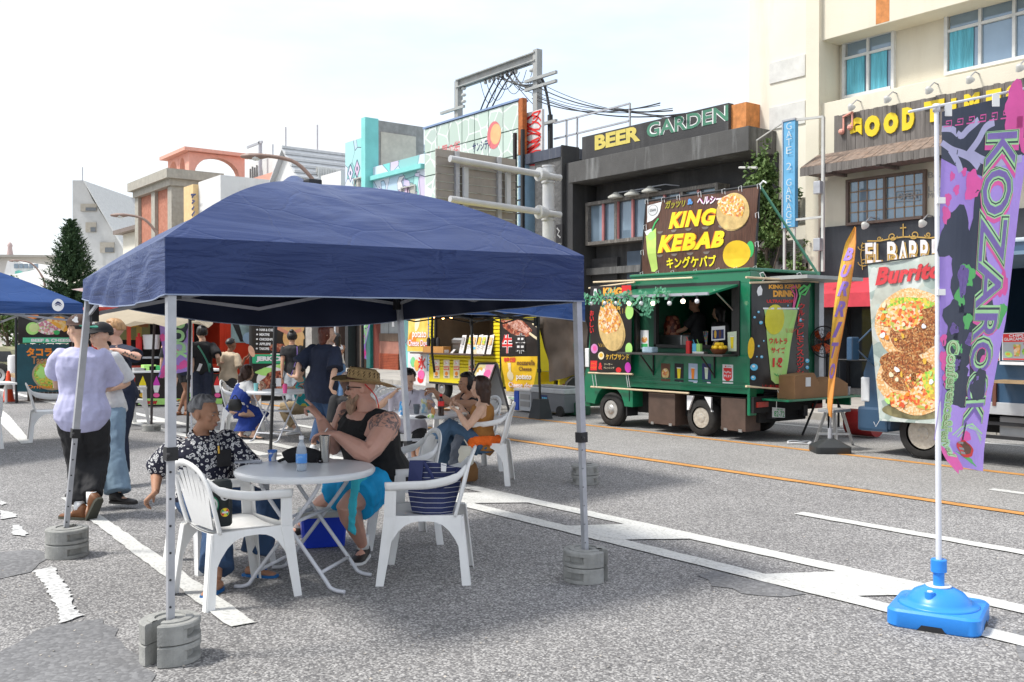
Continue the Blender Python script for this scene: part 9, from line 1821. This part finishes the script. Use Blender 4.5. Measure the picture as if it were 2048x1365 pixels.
# 3 blond man
p=person('fair haired man in navy with a tattooed forearm raised across his chest',1.78,A_(244,788,10.3),A_(234,690,10.3),DIR(-.75,-.65),DIR(-1,-.25),'fair','blond',[(A_(232,700,10.0),DIR(-1,-.1),DN,1.0),(A_(252,752,9.9),DIR(-.9,-.3),UPZ,.6)],[(gz(247,955),DIR(-.3,-1)),(gz(232,962),DIR(-.6,-1))],dict(m=NVY,off=.025,len=-.12,sleeve=.8),dict(m=NVY,off=.025),('shoe',SBK),vox=.0115,eh=[DIR(1,-.2)+DN*.3,DIR(1,-.2)+DN*.8],sw=.2)
k=MB();e,w=p['el'][0],p['wr'][0]
for i in range(7):q=e.lerp(w,.1+.09*i)-FW*.042+UP*(.01*((i*7)%3-1));k.ball(q,.014,8,5,(1.2,.5,.9))
part('tattoo',k,mat('tattoo_ink',(.09,.085,.08),.6),p['t'],True,kind='stuff')
# 4 two people whose legs show under the purple flag
person('barelegged person with tan legs and sandals mostly hidden by the purple flag',1.66,A_(372,739,18.4),A_(374,686,18.4),DIR(.1,1),DIR(.4,.9),'brown','black',[None,None],[(gz(372,822),DIR(.5,-.4)),(gz(358,822),DIR(-.5,-.5))],dict(m=NVY),dict(m=BLK,len=.55),('sandal',BRS),vox=.013,base=G(370,826))
person('person in patterned sneakers standing behind the white tent leg',1.6,A_(343,738,19.0),A_(343,690,19.0),DIR(0,1),DIR(.3,1),'asian','black',[None,None],[(gz(352,821),DIR(.9,-.2)),(gz(340,823),DIR(.7,-.4))],dict(m=BLK),dict(m=BLK,len=.6),('shoe',mat('sneaker_mix',(.5,.5,.5),.5,cells=(14,[(.6,.6,.6),(.02,.02,.02)],.9))),vox=.013,base=G(345,826))
# 5 green strap
p=person('person in a black T-shirt with a green shoulder strap seen from behind',1.72,A_(403,743,16.8),A_(405,683,16.8),DIR(-.2,1),DIR(-.7,.7),'asian','black',[(A_(385,768,16.6),DN,RTV),(A_(436,726,16.9),DIR(1,.3),UPZ)],[(gz(395,848),DIR(0,1)),(gz(410,846),DIR(.2,1))],dict(m=BLK,off=.035,len=-.1,sleeve=.85),dict(m=NVY,off=.03),('shoe',SBK),vox=.012,style='bun',eh=[None,DN+DIR(.3,-.3)])
k=MB();k.tube(catmull([A_(396,692,16.6),A_(405,706,16.55),A_(416,728,16.58),A_(419,745,16.62)],4),(.004,.02),6);k.ball(A_(419,732,16.55),.03,8,6,(1,1,1.6));part('strap',k,mat('strap_green',(.05,.25,.17),.6),p['t'],True);pn=Panel(A_(399,727,16.55),A_(405,729,16.55),A_(399,743,16.55),A_(393,742,16.55));part('paper',pn.grid(1,1,thick=.004),INK['white'],p['t'])
# 6 boy with fan
p=person('boy in a beige T-shirt holding up a round pink paper fan',1.48,A_(457,757,17),A_(460,704,17),DIR(.35,.9),DIR(.5,.8),'brown','black',[None,(A_(490,716,16.9),DIR(.7,0)+UPZ*.6,-RTV)],[(gz(452,845),DIR(0,1)),(gz(463,845),DIR(.2,1))],dict(m=cloth('beige',(.52,.42,.3)),off=.035,len=-.12,sleeve=.85),dict(m=BLK),('shoe',SBK),vox=.012,style='buzz',eh=[None,DN+DIR(.5,-.2)])
c=A_(503,703,16.9);k=MB();N_=20;M=Matrix.Rotation(-.35,4,FW);k.loft([[c+(M@(RT*.05*math.cos(a)+UP*.105*math.sin(a)))+FW*o for a in[2*math.pi*i/N_ for i in range(N_)]] for o in(0,.006)]);k.beam(c-UP*.08-RT*.03,c-UP*.14-RT*.08,.012,.008);solo('paper_fan',k,mat('fan_pink',(.75,.42,.28),.6,var=.2,vs=9),'round pink and orange paper fan in the raised hand of the boy','fan',c)
# 7 blue dress
BLD=cloth('royal',(.01,.035,.22));p=person('woman in a blue dress with white puff sleeves leaning on the second table',1.6,A_(474,818,14.35),A_(492,764,14.5),DIR(.75,.6),DIR(.6,.75),'asian','brown',[(A_(530,772,14.7),DIR(-.5,.7)+UPZ*.6,-RTV,.5),(A_(522,776,14.2),DIR(-.4,.3)+UPZ*.8,-RTV,.5)],[(gz(506,868),DIR(.95,-.2)),(gz(480,866),DIR(.9,-.3))],dict(m=WHT,off=.03,len=.1,sleeve=.6),dict(m=BLD,off=.03,skirt=True,wr=.012),('sandal',SBK),vox=.011,style='pony',eh=[DN+RTV,DN+RTV*.4])
k=MB();k.tube([p['tp'](-.1),p['tp'](.2),p['tp'](.5),p['tp'](.8),p['tp'](.9)],[(.16,.2),(.14,.175),(.135,.17),(.125,.13),(.09,.1)],16,up=p['R']);remesh(part('dress_bodice',k,BLD,p['t']),.011,3,.006)
# 8 teal boy, 9 woman with a bun
TLS=cloth('teal',(.02,.32,.36),cells=(11,[(.02,.32,.36),(.02,.36,.4),(.02,.3,.33),(.65,.55,.05),(.02,.34,.38),(.02,.32,.36),(.3,.05,.05)],.9));KHK=cloth('khaki',(.32,.24,.14))
person('boy in a teal patterned shirt reaching for the pink drink at the second table',1.5,A_(612,812,15.2),A_(601,762,15.0),DIR(-.95,-.1),DIR(-.8,-.45)+DN*.35,'asian','black',[(A_(585,775,14.5),DIR(-1,0),DN,.5),(A_(580,775,15.0),DIR(-1,0),DN,.5)],[(gz(592,858),DIR(-.8,-.6)),(gz(580,852),DIR(-.9,-.4))],dict(m=TLS,off=.03,len=-.1,sleeve=.9),dict(m=KHK,off=.025,len=1.8),('boot',SWH),vox=.011,style='short')
p=person('woman with a high hair bun and a lilac bag strap seen from behind',1.63,A_(585,743,18),A_(584,690,18),DIR(.1,1),DIR(-.1,1),'tan','black',[(A_(563,762,17.8),DN,RTV),(A_(600,765,17.9),DN,-RTV)],[(gz(580,832),DIR(0,1)),(gz(592,832),DIR(0,1))],dict(m=BLK,off=.02,len=-.1,sleeve=.6),dict(m=cloth('grey',(.2,.22,.24)),off=.025),('shoe',SWH),vox=.012,style='bun');k=MB();k.tube(catmull([A_(594,694,17.82),A_(594,712,17.75),A_(588,735,17.78),A_(580,758,17.85)],4),(.004,.02),6);part('strap',k,INK['purple'],p['t'],True)
# 10 the standing man in navy with red brown hair
p=person('standing man with red brown hair in an oversized navy T-shirt and jeans',1.72,A_(643,770,12.9),A_(650,689,12.9),DIR(.45,.9),DIR(.95,.25),'asian','red',[(A_(594,755,12.7),DIR(-1,.0)+UPZ*.1,UPZ,.35),(A_(661,776,12.6),DIR(.25,-.4)+DN*.7,RTV,.5)],[(gz(627,890),DIR(.1,1)),(gz(650,892),DIR(.6,.8))],dict(m=NVY,off=.055,len=-.42,sleeve=1.0,flare=.03,wr=.01),dict(m=JN,off=.03),('shoe',SWH),vox=.0105,style='bob',eh=[DN+DIR(-.4,-.2),DIR(.3,-.8)+DN],sw=.2)
# 11 white tank, 12 dark seated woman
person('woman in a white sleeveless top and blue jeans standing beyond the straw hat',1.6,A_(677,733,21),A_(674,690,21),DIR(-.6,.6),DIR(-.8,.4),'brown','black',[(A_(660,722,20.8),DIR(-.7,0)+UPZ*.5,-RTV),(A_(676,722,20.7),DIR(-.9,0),UPZ)],[(gz(672,804),DIR(-.4,.8)),(gz(682,804),DIR(-.2,.8))],dict(m=WHT,tank=.022,off=.012,len=.02),dict(m=cloth('jeans_mid',(.08,.16,.3)),off=.015),('shoe',SWH),vox=.0135,style='long')
person('seated woman with long brown hair in black behind the straw hat man',1.6,A_(702,838,11),A_(697,790,11),DIR(-.3,.95),DIR(-.5,.8),'asian','brown',[None,None],[(gz(690,880),DIR(0,1)),(gz(710,880),DIR(0,1))],dict(m=BLK,off=.04,len=-.1,sleeve=1.0),dict(m=BLK),('shoe',SBK),vox=.012,style='long')
# 13 the man in the straw hat
TAT=mat('skin_tattooed',(.6,.33,.25),.5,var=.07,vs=12,sss=.08)
def tattoo(m,spots,base):
 t=m.node_tree;N=t.nodes;K=t.links.new;bs=N['Principled BSDF'];src=bs.inputs['Base Color'].links[0].from_socket;tcn=N.new('ShaderNodeTexCoord');nz=N.new('ShaderNodeTexNoise');nz.inputs['Scale'].default_value=24;nz.inputs['Detail'].default_value=5;nz.inputs['Distortion'].default_value=1.5;K(tcn.outputs['Object'],nz.inputs['Vector']);rp=N.new('ShaderNodeValToRGB');rp.color_ramp.elements[0].position=.46;rp.color_ramp.elements[1].position=.54;K(nz.outputs['Fac'],rp.inputs['Fac']);acc=None
 for c,r in spots:
  dn=N.new('ShaderNodeVectorMath');dn.operation='DISTANCE';K(tcn.outputs['Object'],dn.inputs[0]);dn.inputs[1].default_value=c-base;ml=N.new('ShaderNodeMath');ml.operation='LESS_THAN';ml.inputs[1].default_value=r;K(dn.outputs['Value'],ml.inputs[0])
  if acc is None:acc=ml.outputs[0]
  else:mx2=N.new('ShaderNodeMath');mx2.operation='MAXIMUM';K(acc,mx2.inputs[0]);K(ml.outputs[0],mx2.inputs[1]);acc=mx2.outputs[0]
 fm=N.new('ShaderNodeMath');fm.operation='MULTIPLY';K(acc,fm.inputs[0]);K(rp.outputs['Color'],fm.inputs[1]);f2=N.new('ShaderNodeMath');f2.operation='MULTIPLY';f2.inputs[1].default_value=.8;K(fm.outputs[0],f2.inputs[0]);mm=N.new('ShaderNodeMix');mm.data_type='RGBA';K(f2.outputs[0],mm.inputs[0]);K(src,mm.inputs[6]);mm.inputs[7].default_value=(.1,.1,.11,1);K(mm.outputs[2],bs.inputs['Base Color'])
hb=V((-6.3,3.7,0));tattoo(TAT,[(A_(768,848,6.68),.11),(A_(775,885,6.7),.07),(A_(728,893,6.55),.06),(A_(645,850,6.85),.055),(A_(750,968,6.4),.05),(A_(742,1030,6.6),.05),(A_(690,835,7.0),.06),(A_(612,1000,7.0),.03)],hb)
TRQ=cloth('turquoise',(.01,.36,.72));bm_=cloth('tank_black',(.01,.01,.011))
p=person('big bearded tattooed man in a straw hat, sunglasses and black tank top pointing left',1.84,A_(752,946,6.98),A_(733,818,6.88),DIR(-.75,-.66),DIR(-1,-.12)+DN*.05,'fair',None,
    [(A_(672,869,6.55),DIR(-1,.15)+UPZ*.05,DN,.55),(A_(640,836,6.78),DIR(-.3,.1)+UPZ*1.0,DIR(-1,.3),.9,True)],[(gz(726,1092,.09),DIR(-.1,-1)),(gz(600,1050,.09),DIR(-.75,-.65))],dict(m=bm_,tank=.032,off=.022,len=-.16,wr=.005),dict(m=TRQ,off=.03,len=.78,wr=.01),('shoe',SBK,INK['white'],INK['white']),b=1.46,vox=.0065,style='none',eh=[DN*1.0+DIR(.6,-.5),DN*1.2+DIR(.1,.2)],kh=[DIR(-.35,-1)+UPZ*.5,DIR(-1,-.4)+UPZ*.5],sw=.2,face=False,base=hb,bodymat=TAT,hsz=.97)
hp,t,eb=p['hp'],p['t'],p['eb'];STRAW=mat('straw',(.5,.34,.16),.8,var=.3,vs=90,bump=.0012,bs=160)
k=MB();n=40;rg=[]
for r_,z in((.205,.052),(.2,.058),(.155,.048),(.12,.047),(.106,.055),(.102,.09),(.096,.13),(.08,.15),(.05,.145),(.01,.14)):
 rg.append([hp(r_*math.cos(a)*(.95),-.022+r_*1.12*math.sin(a),z-.008+.2*r_*1.1*math.sin(a)+(.03*(abs(math.cos(a))**2)-.012)*(r_>.14)-.16*(r_>.14)*0+(-.045*math.sin(a)*-1 if r_>.11 else 0)*0+.012*math.sin(a*2)*(r_>.14)) for a in[2*math.pi*j/n for j in range(n)]])
ht=thing('straw_hat','wide brimmed woven straw hat with a brown band on the bearded man','hat',p['hd']+V((0,0,.08)));k.loft(rg,cap=False);part('hat',k,STRAW,ht,True,recalc=False)
k=MB();k.loft([[hp(.1085*.95*math.cos(a),-.022+.1085*1.12*math.sin(a),z-.008+.024*math.sin(a)) for a in[2*math.pi*j/n for j in range(n)]] for z in(.056,.072)],cap=False);part('hat_band',k,mat('band_brown',(.09,.03,.015),.7),ht,True)
k=MB();
for i in range(18):
 a=2*math.pi*i/18
 for z in(.092,.112):q=hp(.1025*.95*math.cos(a),-.022+.1025*1.12*math.sin(a),z-.008+.022*math.sin(a));q2=hp(.1005*.95*math.cos(a+.12),-.022+.1005*1.12*math.sin(a+.12),z+.008+.022*math.sin(a));k.tube([q,q2],.0028,4)
part('vent_weave',k,mat('weave_dark',(.07,.04,.02),.9),ht,kind='stuff')
k=MB();k.tube(catmull([hp(-.085,-.03,.03),hp(-.06,-.1,-.06),hp(-.05,-.12,-.16),hp(-.07,-.13,-.2)],4),.004,6);part('chin_cord',k,INK['red'],ht,True)
k=MB()
for sd in(-1,1):eb(k,(sd*.034,.091,.008),.03,.011,.019,14,8);k.tube([hp(sd*.06,.087,.014),hp(sd*.078,.04,.012),hp(sd*.083,-.01,.006)],.004,6)
k.tube([hp(-.01,.1,.012),hp(.01,.1,.012)],.004,6);part('sunglasses',k,mat('shades',(.01,.01,.012),.12,spec=.8),t,True)
k=MB();r=random.Random(2)
eb(k,(0,.065,-.095),.045,.04,.035);eb(k,(0,.08,-.052),.034,.02,.012);k.tube([hp(0,.07,-.09),hp(0,.08,-.13),hp(0,.078,-.175),hp(0,.07,-.215)],[.042,.038,.026,.008],12)
for sd in(-1,1):k.tube([hp(sd*.06,.02,-.045),hp(sd*.05,.05,-.08),hp(sd*.025,.07,-.1)],[.014,.018,.022],8)
remesh(part('beard',k,mat('beard',(.33,.22,.15),.85,var=.4,vs=60,stretch=(1,1,.15),bump=.002,bs=150),t),.0055,2,.004,3,45);k=MB();eb(k,(0,.098,-.062),.019,.007,.006,10,6);part('teeth',k,INK['cream'],t,True)
w=p['wr'][0];k=MB();k.tube([A_(650,864,6.5),A_(655,857,6.48)],.004,6);solo('cigarette',k,INK['white'],'white cigarette between the fingers of the bearded man','cigarette',A_(652,861,6.49))
# towel over the thigh, waistband, a print on the shirt
k=MB();Q=[(728,948,6.32),(714,960,6.3),(708,985,6.36),(704,1030,6.46),(704,1066,6.52)];P_=catmull([A_(*q) for q in Q],4);k.tube(P_,[(.012,.045+.006*math.sin(i*1.3)) for i in range(len(P_))],12,up=RT);remesh(part('towel',k,cloth('towel',(.05,.55,.7)),None),.008,1,.005,4,22)
tw=bpy.data.objects['towel'];rebase(tw,A_(710,970,6.36));setp(tw,'bright turquoise towel hanging over the thigh of the bearded man','towel')
# 14 the old man
SHP=mat('shirt_rosettes',(.012,.013,.03),.8,var=.1,bump=.0006,bs=150);tn=SHP.node_tree;N=tn.nodes;K=tn.links.new;tcn=N.new('ShaderNodeTexCoord');ns=N.new('ShaderNodeTexNoise');ns.inputs['Scale'].default_value=18;K(tcn.outputs['Object'],ns.inputs['Vector']);mv=N.new('ShaderNodeMixRGB');mv.inputs[0].default_value=.035;K(tcn.outputs['Object'],mv.inputs[1]);K(ns.outputs['Color'],mv.inputs[2]);vo=N.new('ShaderNodeTexVoronoi');vo.inputs['Scale'].default_value=40;vo.inputs['Randomness'].default_value=.8;K(mv.outputs[0],vo.inputs['Vector']);rp=N.new('ShaderNodeValToRGB');e=rp.color_ramp.elements;rp.color_ramp.interpolation='CONSTANT';e[0].color=(0,0,0,1);e[1].position=.2;e[1].color=(1,1,1,1);q=e.new(.43);q.color=(0,0,0,1);K(vo.outputs['Distance'],rp.inputs['Fac']);mm=N.new('ShaderNodeMix');mm.data_type='RGBA';bs=N['Principled BSDF'];src=bs.inputs['Base Color'].links[0].from_socket;K(rp.outputs['Color'],mm.inputs[0]);K(src,mm.inputs[6]);mm.inputs[7].default_value=(.62,.62,.62,1);K(mm.outputs[2],bs.inputs['Base Color'])
p=person('old man with grey hair in a black and white rosette shirt resting his arm back',1.66,A_(412,990,6.55),A_(402,868,6.5),DIR(.5,-.85),DIR(1,-.28)+DN*.08,'old','grey',[(A_(478,950,6.3),DIR(.35,0)+DN*.8,-RTV,.6),(A_(311,985,6.35),DIR(-.25,0)+DN*.9,RTV,.75)],[(gz(506,1128,.08),DIR(.95,-.2)),(gz(433,1158,.08),DIR(-.15,-.9))],dict(m=SHP,off=.04,len=-.2,sleeve=.95,wr=.008),dict(m=JN,off=.035,len=1.84,cuff=.03,wr=.009),('flip',mat('flip_blue',(.01,.12,.35),.6)),b=1.05,vox=.0065,eh=[DIR(.9,.2)+DN*1.2,DIR(-.8,.6)+DN*.8],kh=[DIR(1,-.2)+UPZ*.4,DIR(.9,-.5)+UPZ*.4],sw=.185)
t=p['t'];q=p['tp'](.62,.155)+p['SR']*-.1;f=frame(DIR(.5,-.85));k=MB();k.loft([[q+f@V((x,y,z)) for x,z in((-.045,-.06),(.045,-.06),(.045,.05),(-.045,.05))] for y in(-.0,.012)]);part('pocket',k,BLK,t);k=MB();k.tube([q+f@V((.035,.018,.03)),q+f@V((.038,.018,.08))],.006,6);part('pen',k,INK['gold'],t)
k=MB();nb_=p['tp'](1.0)
for sg in(-1,1):k.tube(catmull([p['tp'](.82,.145)+p['SR']*sg*.004,p['tp'](.93,.12)+p['SR']*sg*.05,p['tp'](1.04,.02)+p['SR']*sg*.078,p['tp'](1.06,-.06)+p['SR']*sg*.03],4),(.006,.022),8)
part('collar',k,SHP,t,True)
# 15-17 the three women at the third table
p=person('woman in a white T-shirt with her hand raised to her ear at the third table',1.6,A_(822,855,11.1),A_(817,780,11.0),DIR(-.1,-1),DIR(.1,-1)+DN*.45,'asian','black',[(A_(850,806,10.6),DIR(.5,-.6)+UPZ*.4,DN),(A_(786,788,10.75),UPZ*1+DIR(.1,0),RTV,.5)],[(gz(856,925),DIR(.1,-1)),(gz(838,922),DIR(-.1,-1))],dict(m=cloth('white_lilac',(.6,.58,.66)),off=.035,len=-.1,sleeve=.8),dict(m=BLK,off=.02,len=.7),('shoe',SBK),vox=.0085,style='short',eh=[DN+RTV*.6,DIR(-.8,-.2)+DN*.8]);k=MB();k.tube(catmull([p['tp'](1.0,.05)-p['SR']*.06,p['tp'](.6,.17)-p['SR']*.03,p['tp'](.55,.17)+p['SR']*.03,p['tp'](1.0,.05)+p['SR']*.06],5),.004,5);part('lanyard',k,BLACKM,p['t'],True)
person('woman in a black tank top stretching both arms across the third table',1.6,A_(942,862,11.1),A_(938,790,10.95),DIR(-.9,-.4),DIR(-.85,-.5),'tan','black',[(A_(868,783,10.7),DIR(-1,.1),DN,.7),(A_(866,778,11.0),DIR(-1,0),DN,.7)],[(gz(915,905),DIR(-.9,-.3)),(gz(905,900),DIR(-.9,0))],dict(m=BLK,tank=.018,off=.012,len=-.1),dict(m=BLK,off=.02),('shoe',SBK),vox=.0085,style='pony',eh=[DN,DN])
JNB=cloth('jeans_blue',(.05,.1,.17));CAM=cloth('camisole',(.32,.14,.03))
p=person('woman in a brown camisole and wide blue jeans with crossed legs',1.62,A_(966,888,10.15),A_(966,802,10.1),DIR(-.95,.1),DIR(-.9,.35),'asian','brown',[(A_(915,822,9.95),DIR(-.7,0)+UPZ*.5,RTV,.7),(A_(920,812,10.4),DIR(-.7,0)+UPZ*.6,RTV,.7)],[(A_(852,908,9.9),DIR(-.9,-.4)),(gz(878,950,.09),DIR(-.9,-.3))],dict(m=CAM,tank=.006,off=.024,len=-.1,wr=.003),dict(m=JNB,off=.035,len=1.92,cuff=.06,wr=.01),('shoe',SBK),vox=.0085,style='bob',eh=[DN+DIR(.2,-.3),DN],kh=[DIR(-1,0)+UPZ*.8,DIR(-1,0)+UPZ*.5],sw=.165)
q=p['tp'](.1);k=MB();k.tube(catmull([q+RTV*.17+DN*.0,q-FW*.16+RTV*.05,q-FW*.18-RTV*.1,q-RTV*.1+DN*.08-FW*.17],4),[(.03+.01*math.sin(i*2),.05) for i in range(13)],8);remesh(part('knotted_shirt',k,cloth('orange',(.75,.13,.01)),p['t']),.009,1,.012,5,20)
k=MB();k.tube(catmull([A_(920,872,9.75),A_(912,890,9.7),A_(908,915,9.72),A_(906,935,9.75)],4),[(.02,.05+.008*math.sin(i*2)) for i in range(13)],8,up=RT);o=remesh(part('jacket',k,cloth('slate',(.06,.07,.09)),None),.01,1,.01,5,18);rebase(o,A_(914,895,9.72));setp(o,'dark grey jacket hanging from the arm of the camisole chair','jacket')
# 18, 19 the crew in the green truck
q=PY(1392,640,Yk+.75);person('cook in a black T-shirt and cap working inside the green truck',1.7,V((q.x,Yk+.85,1.46)),V((q.x-.05,Yk+.82,1.98))+V((0,0,-.08)),V((-.8,-.5,0)),V((-.8,-.4,-.3)),'tan','black',[(V((q.x-.35,Yk+.55,1.55)),V((-1,0,0)),DN),(V((q.x-.3,Yk+.9,1.55)),V((-1,0,0)),DN)],[(V((q.x-.1,Yk+.8,zf+.15)),V((-1,0,0))),(V((q.x+.1,Yk+.9,zf+.15)),V((-1,0,0)))],dict(m=BLK,off=.03,len=-.1,sleeve=.8),dict(m=BLK),('shoe',SBK),vox=.012,base=V((q.x,Yk+.85,zf+.06)))
q=PY(1440,640,Yk+1.1);person('helper with long dark hair inside the green truck by the rear window',1.62,V((q.x,Yk+1.1,1.3)),V((q.x,Yk+1.1,1.76)),V((-1,-.2,0)),V((-1,-.3,0)),'asian','black',[None,None],[(V((q.x,Yk+1.0,zf+.15)),V((-1,0,0))),(V((q.x+.1,Yk+1.2,zf+.15)),V((-1,0,0)))],dict(m=BLK,off=.03,len=-.1,sleeve=.8),dict(m=BLK),('shoe',SBK),vox=.012,style='long',base=V((q.x,Yk+1.1,zf+.06)))
bpy.data.scenes.remove(TMP)
